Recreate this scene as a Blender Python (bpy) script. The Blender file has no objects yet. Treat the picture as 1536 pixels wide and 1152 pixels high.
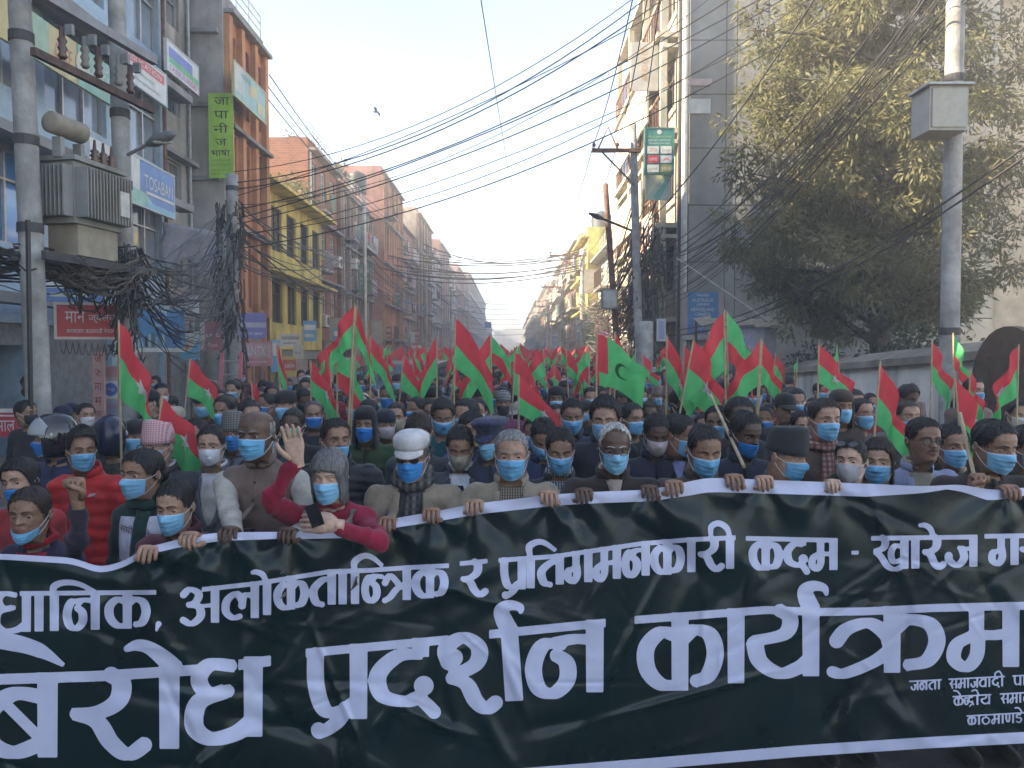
import bpy, bmesh, math, random
import numpy as np
from mathutils import Vector, Matrix, Euler

random.seed(7)
rng = np.random.default_rng(7)
scene = bpy.context.scene
C = scene.collection
R = math.radians

# ------------------------------------------------------------------ camera
F = 1160.0                      # focal length in photograph pixels (1536 wide)
CAMH = 2.1
PITCH = math.atan((576 - 530) / F)
cam_d = bpy.data.cameras.new('camera')
cam_d.sensor_width = 36.0
cam_d.lens = 36.0 * F / 1536.0
cam_d.clip_start = 0.05
cam_d.clip_end = 9000
cam = bpy.data.objects.new('camera', cam_d)
C.objects.link(cam)
cam.location = (0, 0, CAMH)
cam.rotation_euler = (math.pi / 2 - PITCH, 0, 0)
scene.camera = cam

# ------------------------------------------------------------------ sky, sun, exposure
SUN_EL, SUN_AZ = R(31), R(-98)          # sun to the left, behind the left-hand houses
world = bpy.data.worlds.new('World')
scene.world = world
world.use_nodes = True
wn = world.node_tree
sky = wn.nodes.new('ShaderNodeTexSky')
sky.sky_type = 'NISHITA'
sky.sun_disc = False
sky.sun_elevation = SUN_EL
sky.sun_rotation = SUN_AZ
sky.altitude = 1300
sky.air_density = 1.0
sky.dust_density = 0.7
sky.ozone_density = 1.6
bg = wn.nodes['Background']
bg.inputs['Strength'].default_value = 0.085
wn.links.new(sky.outputs['Color'], bg.inputs['Color'])

sun_d = bpy.data.lights.new('sun', 'SUN')
sun_d.energy = 5.0
sun_d.angle = R(0.6)
sun_d.color = (1.0, 0.87, 0.66)
sun = bpy.data.objects.new('sun', sun_d)
C.objects.link(sun)
SUN_DIR = Vector((math.sin(SUN_AZ) * math.cos(SUN_EL), math.cos(SUN_AZ) * math.cos(SUN_EL), math.sin(SUN_EL)))
sun.rotation_euler = SUN_DIR.to_track_quat('Z', 'Y').to_euler()
sun.location = SUN_DIR * 60

vs = scene.view_settings
vs.view_transform = 'Standard'
vs.look = 'None'
vs.exposure = 2.5
vs.gamma = 1.0
vs.use_curve_mapping = False
vs.use_white_balance = True
vs.white_balance_temperature = 6800
cy = scene.cycles
cy.use_denoising = True
cy.max_bounces = 7
cy.diffuse_bounces = 4
cy.glossy_bounces = 3
cy.transmission_bounces = 4
cy.transparent_max_bounces = 12
cy.volume_bounces = 2
cy.caustics_reflective = False
cy.caustics_refractive = False
cy.sample_clamp_indirect = 4.0

# ------------------------------------------------------------------ pixel helpers (planning only: where things stand)
SP, CP = math.sin(PITCH), math.cos(PITCH)
def ray(u, v):
    dx, dy = (u - 768) / F, -(v - 576) / F
    return np.array((dx, CP + dy * SP, -SP + dy * CP))
def at(u, v, Y):
    d = ray(u, v); t = Y / d[1]
    return Vector((d[0] * t, Y, CAMH + d[2] * t))
def onx(u, v, X):
    d = ray(u, v); t = X / d[0]
    return Vector((X, d[1] * t, CAMH + d[2] * t))

# ------------------------------------------------------------------ materials
MATS = {}
def mat(name, col, rough=0.75, var=0.18, scale=6.0, bump=0.0, bscale=30.0, metal=0.0, spec=0.5,
        detail=4.0, streak=0.0, dirt=None, trans=0.0, sheen=0.0, coord='Object', alpha=1.0, coat=0.0):
    key = (name, tuple(round(c, 3) for c in col), rough, var, scale, bump, metal, trans, alpha)
    if key in MATS: return MATS[key]
    m = bpy.data.materials.new(name); m.use_nodes = True
    nt = m.node_tree; n = nt.nodes; l = nt.links
    p = n['Principled BSDF']
    p.inputs['Roughness'].default_value = rough
    p.inputs['Metallic'].default_value = metal
    p.inputs['Specular IOR Level'].default_value = spec
    if coat: p.inputs['Coat Weight'].default_value = coat
    if sheen:
        p.inputs['Sheen Weight'].default_value = sheen
    tc = n.new('ShaderNodeTexCoord')
    no = n.new('ShaderNodeTexNoise'); no.inputs['Scale'].default_value = scale
    no.inputs['Detail'].default_value = detail; no.inputs['Roughness'].default_value = 0.62
    if streak:
        mp = n.new('ShaderNodeMapping'); mp.inputs['Scale'].default_value = (1, 1, streak)
        l.new(tc.outputs[coord], mp.inputs['Vector']); l.new(mp.outputs['Vector'], no.inputs['Vector'])
    else:
        l.new(tc.outputs[coord], no.inputs['Vector'])
    ra = n.new('ShaderNodeValToRGB')
    a = [max(0, c * (1 - var * 1.6)) for c in col]; b = [min(1, c * (1 + var * 1.3)) for c in col]
    ra.color_ramp.elements[0].position = 0.3; ra.color_ramp.elements[1].position = 0.72
    ra.color_ramp.elements[0].color = (*a, 1); ra.color_ramp.elements[1].color = (*b, 1)
    l.new(no.outputs['Fac'], ra.inputs['Fac'])
    outc = ra.outputs['Color']
    if dirt:
        d2 = n.new('ShaderNodeTexNoise'); d2.inputs['Scale'].default_value = dirt[1]; d2.inputs['Detail'].default_value = 6
        mp2 = n.new('ShaderNodeMapping'); mp2.inputs['Scale'].default_value = (1, 1, dirt[3] if len(dirt) > 3 else 0.25)
        l.new(tc.outputs[coord], mp2.inputs['Vector']); l.new(mp2.outputs['Vector'], d2.inputs['Vector'])
        r2 = n.new('ShaderNodeValToRGB'); r2.color_ramp.elements[0].position = 0.48; r2.color_ramp.elements[1].position = 0.7
        l.new(d2.outputs['Fac'], r2.inputs['Fac'])
        mx = n.new('ShaderNodeMixRGB'); mx.inputs['Color2'].default_value = (*dirt[0], 1)
        mu = n.new('ShaderNodeMath'); mu.operation = 'MULTIPLY'; mu.inputs[1].default_value = dirt[2]
        l.new(r2.outputs['Color'], mu.inputs[0]); l.new(mu.outputs[0], mx.inputs['Fac'])
        l.new(outc, mx.inputs['Color1']); outc = mx.outputs['Color']
    l.new(outc, p.inputs['Base Color'])
    if bump:
        bn = n.new('ShaderNodeTexNoise'); bn.inputs['Scale'].default_value = bscale; bn.inputs['Detail'].default_value = 4
        l.new(tc.outputs[coord], bn.inputs['Vector'])
        bu = n.new('ShaderNodeBump'); bu.inputs['Strength'].default_value = bump; bu.inputs['Distance'].default_value = 0.02
        l.new(bn.outputs['Fac'], bu.inputs['Height']); l.new(bu.outputs['Normal'], p.inputs['Normal'])
    if trans:
        t = n.new('ShaderNodeBsdfTranslucent'); l.new(outc, t.inputs['Color'])
        ms = n.new('ShaderNodeMixShader'); ms.inputs['Fac'].default_value = trans
        l.new(p.outputs['BSDF'], ms.inputs[1]); l.new(t.outputs['BSDF'], ms.inputs[2])
        l.new(ms.outputs['Shader'], n['Material Output'].inputs['Surface'])
    if alpha < 1: p.inputs['Alpha'].default_value = alpha
    MATS[key] = m
    return m

def glass_mat(name, col, rough=0.08, alpha=1.0):
    key = ('glass', name)
    if key in MATS: return MATS[key]
    m = mat(name, col, rough=rough, var=0.25, scale=0.7, spec=0.9, bump=0.06, bscale=0.9)
    MATS[key] = m
    return m
def tint(c, k): return tuple(min(1, x * k) for x in c)

# ------------------------------------------------------------------ mesh helpers
class MB:
    """collects vertices and faces for one mesh object"""
    def __init__(s): s.v = []; s.f = []; s.mi = []
    def add(s, vs, fs, mi=0):
        o = len(s.v); s.v.extend([tuple(p) for p in vs]); s.f.extend([tuple(i + o for i in f) for f in fs]); s.mi.extend([mi] * len(fs))
    def box(s, x0, x1, y0, y1, z0, z1, mi=0):
        vs = [(x0, y0, z0), (x1, y0, z0), (x1, y1, z0), (x0, y1, z0), (x0, y0, z1), (x1, y0, z1), (x1, y1, z1), (x0, y1, z1)]
        s.add(vs, [(0, 3, 2, 1), (4, 5, 6, 7), (0, 1, 5, 4), (1, 2, 6, 5), (2, 3, 7, 6), (3, 0, 4, 7)], mi)
    def obox(s, c, ax, ay, az, mi=0):
        c = Vector(c); ax = Vector(ax); ay = Vector(ay); az = Vector(az)
        vs = [c + ax * i + ay * j + az * k for k in (-1, 1) for (i, j) in ((-1, -1), (1, -1), (1, 1), (-1, 1))]
        s.add(vs, [(0, 3, 2, 1), (4, 5, 6, 7), (0, 1, 5, 4), (1, 2, 6, 5), (2, 3, 7, 6), (3, 0, 4, 7)], mi)
    def tube(s, pts, r, seg=8, caps=True, mi=0, sx=1.0):
        """tube along pts with radius r (number or list)"""
        pts = [Vector(p) for p in pts]; n = len(pts)
        rs = r if isinstance(r, (list, tuple)) else [r] * n
        vs = []; prev = None
        for i, p in enumerate(pts):
            d = (pts[min(i + 1, n - 1)] - pts[max(i - 1, 0)])
            if d.length < 1e-9: d = Vector((0, 0, 1))
            d.normalize()
            if prev is None:
                a = Vector((1, 0, 0)) if abs(d.x) < 0.8 else Vector((0, 1, 0))
                a = (a - d * a.dot(d)).normalized()
            else:
                a = (prev - d * prev.dot(d))
                a = a.normalized() if a.length > 1e-6 else d.orthogonal().normalized()
            prev = a; b = d.cross(a)
            for k in range(seg):
                t = 2 * math.pi * k / seg
                vs.append(p + a * math.cos(t) * rs[i] * sx + b * math.sin(t) * rs[i])
        fs = []
        for i in range(n - 1):
            for k in range(seg):
                k2 = (k + 1) % seg
                fs.append((i * seg + k, i * seg + k2, (i + 1) * seg + k2, (i + 1) * seg + k))
        if caps:
            fs.append(tuple(range(seg - 1, -1, -1))); fs.append(tuple(range((n - 1) * seg, n * seg)))
        s.add(vs, fs, mi)
    def grid(s, P, closed=False, mi=0):
        """P: array (rows, cols, 3)"""
        P = np.asarray(P); r, c = P.shape[:2]
        fs = []
        for i in range(r - 1):
            for j in range(c if closed else c - 1):
                j2 = (j + 1) % c
                fs.append((i * c + j, i * c + j2, (i + 1) * c + j2, (i + 1) * c + j))
        s.add(P.reshape(-1, 3).tolist(), fs, mi)
    def ell(s, c, rx, ry, rz, seg=12, rings=8, mi=0, M=None):
        P = []
        for i in range(rings + 1):
            t = math.pi * i / rings
            row = []
            for k in range(seg):
                p = 2 * math.pi * k / seg
                v = Vector((rx * math.sin(t) * math.cos(p), ry * math.sin(t) * math.sin(p), -rz * math.cos(t)))
                if M is not None: v = M @ v
                row.append(v + Vector(c))
            P.append(row)
        s.grid(np.array(P), closed=True, mi=mi)
    def build(s, name, mats, parent=None, smooth=False, loc=None):
        me = bpy.data.meshes.new(name)
        me.from_pydata(s.v, [], s.f)
        return finish(me, name, mats, parent, smooth, s.mi, loc)

def finish(me, name, mats, parent=None, smooth=False, mi=None, loc=None):
    if not isinstance(mats, (list, tuple)): mats = [mats]
    for m in mats: me.materials.append(m)
    if mi is not None and len(mats) > 1: me.polygons.foreach_set('material_index', np.array(mi, dtype=np.int32))
    if smooth: me.polygons.foreach_set('use_smooth', np.ones(len(me.polygons), dtype=bool))
    me.update()
    o = bpy.data.objects.new(name, me); C.objects.link(o)
    if parent is not None: o.parent = parent
    if loc is not None: o.location = loc
    return o
def npmesh(name, V, Fq, mats, parent=None, smooth=True, mi=None):
    """V (n,3), Fq (m,4) or (m,3) numpy"""
    me = bpy.data.meshes.new(name)
    V = np.ascontiguousarray(V, dtype=np.float32); Fq = np.ascontiguousarray(Fq, dtype=np.int32)
    k = Fq.shape[1]
    me.vertices.add(len(V)); me.vertices.foreach_set('co', V.ravel())
    me.loops.add(Fq.size); me.loops.foreach_set('vertex_index', Fq.ravel())
    me.polygons.add(len(Fq))
    me.polygons.foreach_set('loop_start', np.arange(0, Fq.size, k, dtype=np.int32))
    me.polygons.foreach_set('loop_total', np.full(len(Fq), k, dtype=np.int32))
    me.update(calc_edges=True); me.validate()
    return finish(me, name, mats, parent, smooth, mi)

def tag(o, label=None, cat=None, group=None, kind=None):
    if label: o['label'] = label
    if cat: o['category'] = cat
    if group: o['group'] = group
    if kind: o['kind'] = kind
    return o
def thing(name, label, cat, loc=(0, 0, 0), rz=0.0, group=None):
    o = bpy.data.objects.new(name, None); C.objects.link(o)
    o.empty_display_size = 0.2
    o.location = loc; o.rotation_euler = (0, 0, rz)
    return tag(o, label, cat, group)
KIDS = {}
def copy_tree(o, parent=None):
    c = o.copy(); C.objects.link(c)
    if parent is not None: c.parent = parent
    for ch in o.children: copy_tree(ch, c)
    return c

def text_mesh(txt, size=1.0, align='CENTER', extrude=0.0, space=1.0):
    cu = bpy.data.curves.new('lettering', 'FONT'); cu.body = txt; cu.size = size
    cu.align_x = align; cu.align_y = 'CENTER'; cu.resolution_u = 3; cu.space_character = space; cu.extrude = extrude
    ob = bpy.data.objects.new('lettering', cu); C.objects.link(ob)
    bpy.context.view_layer.update()
    me = bpy.data.meshes.new_from_object(ob.evaluated_get(bpy.context.evaluated_depsgraph_get()))
    bpy.data.objects.remove(ob); bpy.data.curves.remove(cu)
    return me

def surface_nets(D, org, h):
    """D: field on grid (nx,ny,nz), negative inside -> V, quads"""
    S = D < 0
    nx, ny, nz = D.shape
    cnt = np.zeros((nx - 1, ny - 1, nz - 1)); acc = np.zeros((nx - 1, ny - 1, nz - 1, 3))
    def sl(o): return tuple(slice(o[k], (nx, ny, nz)[k] - 1 + o[k]) for k in range(3))
    corners = [(i, j, k) for i in (0, 1) for j in (0, 1) for k in (0, 1)]
    for a in corners:
        for ax in range(3):
            if a[ax] == 1: continue
            b = list(a); b[ax] = 1; b = tuple(b)
            da, db = D[sl(a)], D[sl(b)]
            m = (da < 0) != (db < 0)
            t = np.where(m, da / np.where(m, da - db, 1), 0)
            for q in range(3):
                acc[..., q] += np.where(m, a[q] + (t if q == ax else 0), 0)
            cnt += m
    act = cnt > 0
    idx = -np.ones(act.shape, dtype=np.int64); idx[act] = np.arange(act.sum())
    g = np.argwhere(act)
    V = (g + acc[act] / cnt[act][:, None]) * h + np.asarray(org)
    quads = []
    for ax in range(3):
        lo = [slice(None)] * 3; hi = [slice(None)] * 3
        lo[ax] = slice(0, -1); hi[ax] = slice(1, None)
        a, b = S[tuple(lo)], S[tuple(hi)]
        e = np.argwhere(a != b)
        u, w = (ax + 1) % 3, (ax + 2) % 3
        ok = (e[:, u] > 0) & (e[:, w] > 0) & (e[:, u] < D.shape[u] - 1) & (e[:, w] < D.shape[w] - 1)
        e = e[ok]
        if not len(e): continue
        ins = a[tuple(e.T)]
        def ci(du, dw):
            q = e.copy(); q[:, u] -= du; q[:, w] -= dw
            return idx[tuple(q.T)]
        Q = np.stack([ci(1, 1), ci(0, 1), ci(0, 0), ci(1, 0)], 1)
        Q[~ins] = Q[~ins][:, ::-1]
        quads.append(Q)
    return V, np.concatenate(quads)
# ================================================================== setting: ground, road, pavements, hills
ASPH = mat('asphalt', (0.06, 0.058, 0.056), rough=0.9, var=0.35, scale=3, bump=0.4, bscale=60)
DUST = mat('dusty_ground', (0.2, 0.17, 0.13), rough=0.95, var=0.25, scale=0.3)
PAVE = mat('paving', (0.23, 0.21, 0.19), rough=0.9, var=0.25, scale=2, bump=0.3, dirt=((0.1, 0.09, 0.08), 1.5, 0.5, 1))
KERB = mat('kerb_stone', (0.3, 0.29, 0.27), rough=0.9, var=0.3, scale=3, bump=0.3)
WHITEP = mat('road_paint', (0.6, 0.6, 0.56), rough=0.8, var=0.3, scale=5)
def sheet(name, x0, x1, y0, y1, z, m):
    b = MB(); b.add([(x0, y0, z), (x1, y0, z), (x1, y1, z), (x0, y1, z)], [(0, 1, 2, 3)])
    return tag(b.build(name, m), kind='structure')
sheet('ground', -1500, 1500, -60, 1500, -0.02, DUST)
sheet('road', -6.3, 5.3, -30, 620, 0.0, ASPH)
b = MB(); b.box(-12, -6.5, -30, 620, -0.01, 0.13); tag(b.build('left_pavement', PAVE), kind='structure')
b = MB(); b.box(5.5, 12, -30, 620, -0.01, 0.13); tag(b.build('right_pavement', PAVE), kind='structure')
b = MB()
for k in range(60):
    b.box(-6.5, -6.3, -6 + k * 1.5, -6 + k * 1.5 + 1.47, -0.01, 0.14)
    b.box(5.3, 5.5, -6 + k * 1.5, -6 + k * 1.5 + 1.47, -0.01, 0.14)
tag(b.build('kerb', KERB), kind='structure')
b = MB()
for k in range(40): b.box(-0.58, -0.44, 1 + k * 5.0, 3.6 + k * 5.0, 0.003, 0.006)
tag(b.build('lane_marking', WHITEP), kind='structure')
# hills closing the valley
HILL = mat('hill_wood', (0.07, 0.09, 0.06), rough=1, var=0.3, scale=0.01)
xs = np.linspace(-1450, 1450, 90); ys = np.linspace(0, 1, 12)
P = np.zeros((12, 90, 3))
for i, t in enumerate(ys):
    prof = 19 + 6 * np.sin(xs / 310 + 0.8) + 3.5 * np.sin(xs / 120) + 2 * np.sin(xs / 47 + 2)
    P[i, :, 0] = xs; P[i, :, 1] = 700 + 300 * t; P[i, :, 2] = -3 + prof * math.sin(t * math.pi * 0.5) * 0.82
b = MB(); b.grid(P); tag(b.build('hills', HILL, smooth=True), kind='structure')

# ================================================================== buildings
def plaster(name, col, **k):
    a = dict(rough=0.92, var=0.2, scale=1.3, bump=0.25, bscale=22, dirt=(tint(col, 0.35), 1.3, 0.95, 0.2))
    a.update(k); return mat(name, col, **a)
def brick_mat(name, col):
    key = ('brick', name)
    if key in MATS: return MATS[key]
    m = bpy.data.materials.new(name); m.use_nodes = True; nt = m.node_tree; n = nt.nodes; l = nt.links
    tc = n.new('ShaderNodeTexCoord'); mp = n.new('ShaderNodeMapping'); mp.inputs['Rotation'].default_value = (R(90), 0, 0)
    sx = n.new('ShaderNodeSeparateXYZ'); ad = n.new('ShaderNodeMath'); cx = n.new('ShaderNodeCombineXYZ')
    l.new(tc.outputs['Object'], sx.inputs[0]); l.new(sx.outputs['X'], ad.inputs[0]); l.new(sx.outputs['Y'], ad.inputs[1])
    l.new(ad.outputs[0], cx.inputs['X']); l.new(sx.outputs['Z'], cx.inputs['Y'])
    br = n.new('ShaderNodeTexBrick'); br.inputs['Scale'].default_value = 2.2
    br.inputs['Color1'].default_value = (*col, 1); br.inputs['Color2'].default_value = (*tint(col, 0.7), 1)
    br.inputs['Mortar'].default_value = (0.3, 0.26, 0.22, 1); br.inputs['Mortar Size'].default_value = 0.015
    l.new(cx.outputs[0], br.inputs['Vector'])
    no = n.new('ShaderNodeTexNoise'); no.inputs['Scale'].default_value = 1.2; no.inputs['Detail'].default_value = 6
    l.new(tc.outputs['Object'], no.inputs['Vector'])
    mx = n.new('ShaderNodeMixRGB'); mx.blend_type = 'MULTIPLY'; mx.inputs['Fac'].default_value = 0.55
    l.new(br.outputs['Color'], mx.inputs['Color1']); l.new(no.outputs['Fac'], mx.inputs['Color2'])
    p = n['Principled BSDF']; p.inputs['Roughness'].default_value = 0.93
    l.new(mx.outputs['Color'], p.inputs['Base Color'])
    bu = n.new('ShaderNodeBump'); bu.inputs['Strength'].default_value = 0.5; bu.inputs['Distance'].default_value = 0.02
    l.new(br.outputs['Fac'], bu.inputs['Height']); bu.invert = True; l.new(bu.outputs['Normal'], p.inputs['Normal'])
    MATS[key] = m; return m
CONC = plaster('concrete', (0.27, 0.26, 0.25))
GLS = [glass_mat('glass_dark', (0.02, 0.028, 0.035)), glass_mat('glass_grey', (0.06, 0.075, 0.085)), glass_mat('glass_curtain', (0.2, 0.19, 0.17), 0.2)]
GBLUE = glass_mat('glass_blue', (0.10, 0.27, 0.55), 0.1)
GSILV = glass_mat('glass_silver', (0.20, 0.24, 0.30), 0.12)
ALU = mat('aluminium', (0.42, 0.42, 0.42), rough=0.45, metal=0.6, var=0.1)
DWOOD = mat('dark_wood', (0.07, 0.045, 0.03), rough=0.7, var=0.3, scale=4)
WFRAME = mat('white_frame', (0.55, 0.54, 0.5), rough=0.6, var=0.1)
STEEL = mat('galvanised', (0.35, 0.35, 0.34), rough=0.5, metal=0.5, var=0.2)
RUST = mat('rusted_steel', (0.16, 0.08, 0.055), rough=0.85, var=0.35, scale=8, bump=0.3)
SHUT = mat('shutter', (0.2, 0.22, 0.25), rough=0.6, metal=0.3, var=0.2)
GOODS = [mat('goods', c, rough=0.6, var=0.3, scale=9) for c in ((0.4, 0.08, 0.06), (0.5, 0.4, 0.15), (0.1, 0.2, 0.42), (0.5, 0.48, 0.42), (0.12, 0.3, 0.16), (0.08, 0.07, 0.07))]
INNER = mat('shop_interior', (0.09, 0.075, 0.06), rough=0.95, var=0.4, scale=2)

def building(name, label, side, X, y0, y1, H, floors, cols, wall, frame=DWOOD, panes=None, gh=3.1, depth=9.0, winw=0.62,
             sill=0.85, head=0.45, ledge=None, ledge_d=0.5, mull=1, shops=None, rail=True, extra=None, pier=None, side_wall=None, cat='building', grille=False, lab_group=None, balc=0.0):
    L = y1 - y0
    root = thing(name, label, cat, (X, y0, 0) if side == 'L' else (X, y1, 0), R(90) if side == 'L' else R(-90), lab_group)
    panes = panes or GLS
    fh = (H - gh) / floors
    w = MB()
    w.box(0, L, 0.3, depth, gh, H)                 # core
    w.box(0, L, 2.2, depth, 0, gh)                  # ground floor core, set back behind the shop openings
    w.box(0, 0.25, 0, 2.2, 0, gh - 0.45); w.box(L - 0.25, L, 0, 2.2, 0, gh - 0.45)
    ns = shops or max(1, int(round(L / 3.2)))
    for k in range(1, ns): w.box(L * k / ns - 0.15, L * k / ns + 0.15, 0, 2.2, 0, gh - 0.45)
    w.box(0, L, 0, 2.2, gh - 0.45, gh)
    cw = L / cols; ww = cw * winw
    zprev = gh
    for f in range(floors):
        z0 = gh + f * fh
        w.box(0, L, 0, 0.3, zprev, z0 + sill)
        za, zb = z0 + sill, z0 + fh - head
        for c in range(cols + 1):
            xa = 0 if c == 0 else c * cw - (cw - ww) / 2
            xb = L if c == cols else c * cw + (cw - ww) / 2
            w.box(xa, xb, 0, 0.3, za, zb)
        zprev = zb
    w.box(0, L, 0, 0.3, zprev, H)
    wo = w.build('wall', wall, root)
    if pier:
        for c in range(cols + 1):
            p = MB(); x = min(max(c * cw, 0.15), L - 0.15); p.box(x - 0.14, x + 0.14, -0.16, -0.003, gh + 0.1, H - 0.05)
            p.build('pilaster', pier, root)
    # windows: frame with its pane
    hgt = fh - sill - head
    fr = MB(); t = 0.055
    fr.box(0.004, t, 0.08, 0.15, 0.004, hgt - 0.004); fr.box(ww - t, ww - 0.004, 0.08, 0.15, 0.004, hgt - 0.004)
    fr.box(t, ww - t, 0.08, 0.15, 0.004, t); fr.box(t, ww - t, 0.08, 0.15, hgt - t, hgt - 0.004)
    for k in range(1, mull + 1):
        x = ww * k / (mull + 1); fr.box(x - 0.025, x + 0.025, 0.085, 0.145, t, hgt - t)
    fr.box(t, ww - t, 0.09, 0.14, hgt * 0.68 - 0.02, hgt * 0.68 + 0.02)
    if grille:
        for k in range(1, 7): fr.box(ww * k / 7 - 0.008, ww * k / 7 + 0.008, 0.05, 0.066, t, hgt - t)
    first = None; pmesh = []
    for gm in panes:
        pb = MB(); pb.box(0.01, ww - 0.01, 0.16, 0.17, 0.01, hgt - 0.01)
        po = pb.build('pane', gm); pmesh.append(po.data); bpy.data.objects.remove(po)
    for f in range(floors):
        for c in range(cols):
            if first is None:
                o = fr.build('window', frame, root); first = o
            else:
                o = first.copy(); C.objects.link(o)
            o.location = (c * cw + (cw - ww) / 2, 0, gh + f * fh + sill)
            po = bpy.data.objects.new('pane', random.choice(pmesh)); C.objects.link(po); po.parent = o
            if random.random() < 0.25:
                cu = MB(); k = random.random()
                cu.box(ww * 0.06, ww * (0.25 + 0.3 * k), 0.152, 0.156, hgt * 0.1, hgt * 0.95)
    if ledge:
        for f in range(floors):
            z = gh + (f + 1) * fh - head + 0.06
            if f == floors - 1: z = H - 0.03
            lb = MB(); lb.box(-0.02, L + 0.02, -ledge_d, -0.003, z, z + 0.11); lb.build('ledge', ledge, root)
    if balc:
        for f in range(floors):
            c = 0
            while c < cols:
                if random.random() < balc:
                    n_ = min(cols - c, random.choice([1, 1, 2])); xa, xb = c * cw + 0.1, (c + n_) * cw - 0.1; z = gh + f * fh + 0.05; bd_ = ledge_d + random.uniform(0.25, 0.5)
                    part_box(root, 'balcony_slab', CONC, xa, xb, -bd_, -0.004, z - 0.1, z)
                    rb = MB(); rb.box(xa, xb, -bd_ + 0.02, -bd_ + 0.06, z + 0.82, z + 0.87); rb.box(xa, xb, -bd_ + 0.02, -bd_ + 0.06, z + 0.002, z + 0.06)
                    for k in range(int((xb - xa) / 0.18) + 1):
                        x = xa + 0.02 + k * 0.18; rb.box(x, x + 0.025, -bd_ + 0.025, -bd_ + 0.05, z + 0.06, z + 0.82)
                    rb.build('balcony_railing', random.choice([RUST, STEEL, DWOOD, WFRAME]), root)
                    if random.random() < 0.6:
                        x = xa + 0.2
                        while x < xb - 0.5:
                            w_ = random.uniform(0.3, 0.6); lb = MB(); hh_ = random.uniform(0.4, 0.9)
                            P_ = np.zeros((5, 6, 3))
                            for i in range(5):
                                for j in range(6): P_[i, j] = (x + w_ * j / 5, -bd_ - 0.03 + 0.03 * math.sin(j * 2 + i), z + 0.95 - hh_ * i / 4)
                            lb.grid(P_); lb.build('laundry', random.choice(LAUND), root, smooth=True); x += w_ + random.uniform(0.1, 0.9)
                    c += n_
                c += 1
    if random.random() < 0.9:
        x = random.choice([0.12, L - 0.12, L * 0.5]); dp = MB(); dp.tube([(x, -0.09, 0.2), (x, -0.09, H - 0.1)], 0.05, 7); dp.build('drainpipe', random.choice([WFRAME, STEEL, RUST]), root)
    pa = MB()
    pa.box(0, L, 0.0, 0.15, H + 0.002, H + 0.55); pa.box(0, 0.15, 0.15, depth, H + 0.002, H + 0.55); pa.box(L - 0.15, L, 0.15, depth, H + 0.002, H + 0.55)
    pa.build('parapet', side_wall or wall, root)
    if rail:
        rb = MB()
        for k in range(int(L) + 1):
            x = 0.08 + (L - 0.16) * k / max(1, int(L)); rb.tube([(x, 0.07, H + 0.552), (x, 0.07, H + 1.35)], 0.02, 5)
        for z in (0.85, 1.1, 1.35): rb.tube([(0.05, 0.07, H + z), (L - 0.05, 0.07, H + z)], 0.018, 5)
        rb.build('railing', STEEL, root)
    # shops
    for k in range(ns):
        xa, xb = L * k / ns + 0.16, L * (k + 1) / ns - 0.16
        if k == 0: xa = 0.26
        if k == ns - 1: xb = L - 0.26
        r = random.random()
        if r < 0.3:
            sh = MB(); n = 18
            for q in range(n): sh.box(xa, xb, 0.10, 0.14 + 0.02 * (q % 2), 0.14 + q * (gh - 0.6) / n, 0.14 + (q + 1) * (gh - 0.6) / n)
            sh.build('roller_shutter', SHUT, root)
        else:
            sh = MB(); n = 6
            sh.box(xa, xb, 0.1, 0.22, gh - 0.85, gh - 0.452); sh.build('shutter_box', SHUT, root)
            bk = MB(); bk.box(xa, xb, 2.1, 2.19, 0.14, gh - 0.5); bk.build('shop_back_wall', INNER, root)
            gm = MB()
            for row in range(4):
                z = 0.5 + row * 0.5
                gm.box(xa + 0.1, xb - 0.1, 1.7, 2.05, z - 0.04, z - 0.005, 5)
                x = xa + 0.15
                while x < xb - 0.4:
                    ww2 = random.uniform(0.1, 0.35); gm.box(x, x + ww2, 1.72, 1.98, z, z + random.uniform(0.15, 0.42), random.randrange(5)); x += ww2 + random.uniform(0.02, 0.15)
            tag(gm.build('stocked_shelf', GOODS, root), kind='stuff')
            xd = xa + 0.35 * (xb - xa); dmt = random.choice([ALU, DWOOD, RUST])
            for xq in (xa + 0.035, xd, xb - 0.035): part_box(root, 'door_post', dmt, xq - 0.03, xq + 0.03, 0.06, 0.12, 0.14, gh - 0.86)
    return root, fh

LAUND = [mat('laundry_cloth', c, rough=0.9, var=0.15, trans=0.2) for c in ((0.5, 0.48, 0.45), (0.4, 0.08, 0.1), (0.1, 0.2, 0.4), (0.45, 0.35, 0.1), (0.1, 0.3, 0.25), (0.5, 0.3, 0.35))]
def part_box(root, name, m, *a):
    b = MB(); b.box(*a); return b.build(name, m, root)

BLUEP = mat('pale_blue_cladding', (0.30, 0.42, 0.52), rough=0.5, var=0.12, dirt=((0.2, 0.22, 0.24), 1.4, 0.4))
YEL = plaster('yellow_plaster', (0.58, 0.48, 0.14))
ORA = plaster('orange_plaster', (0.48, 0.2, 0.10))
ORA2 = plaster('bright_orange_plaster', (0.52, 0.25, 0.12))
PINK = plaster('pinkish_plaster', (0.42, 0.21, 0.17))
BRK = brick_mat('red_brick', (0.44, 0.15, 0.09))
BRK2 = brick_mat('brown_brick', (0.34, 0.16, 0.10))
BEI = plaster('beige_plaster', (0.40, 0.34, 0.26))
GRY = plaster('grey_plaster', (0.33, 0.31, 0.285))
CRM = plaster('cream_plaster', (0.5, 0.45, 0.35))
GRN = plaster('green_plaster', (0.22, 0.3, 0.22))

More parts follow.
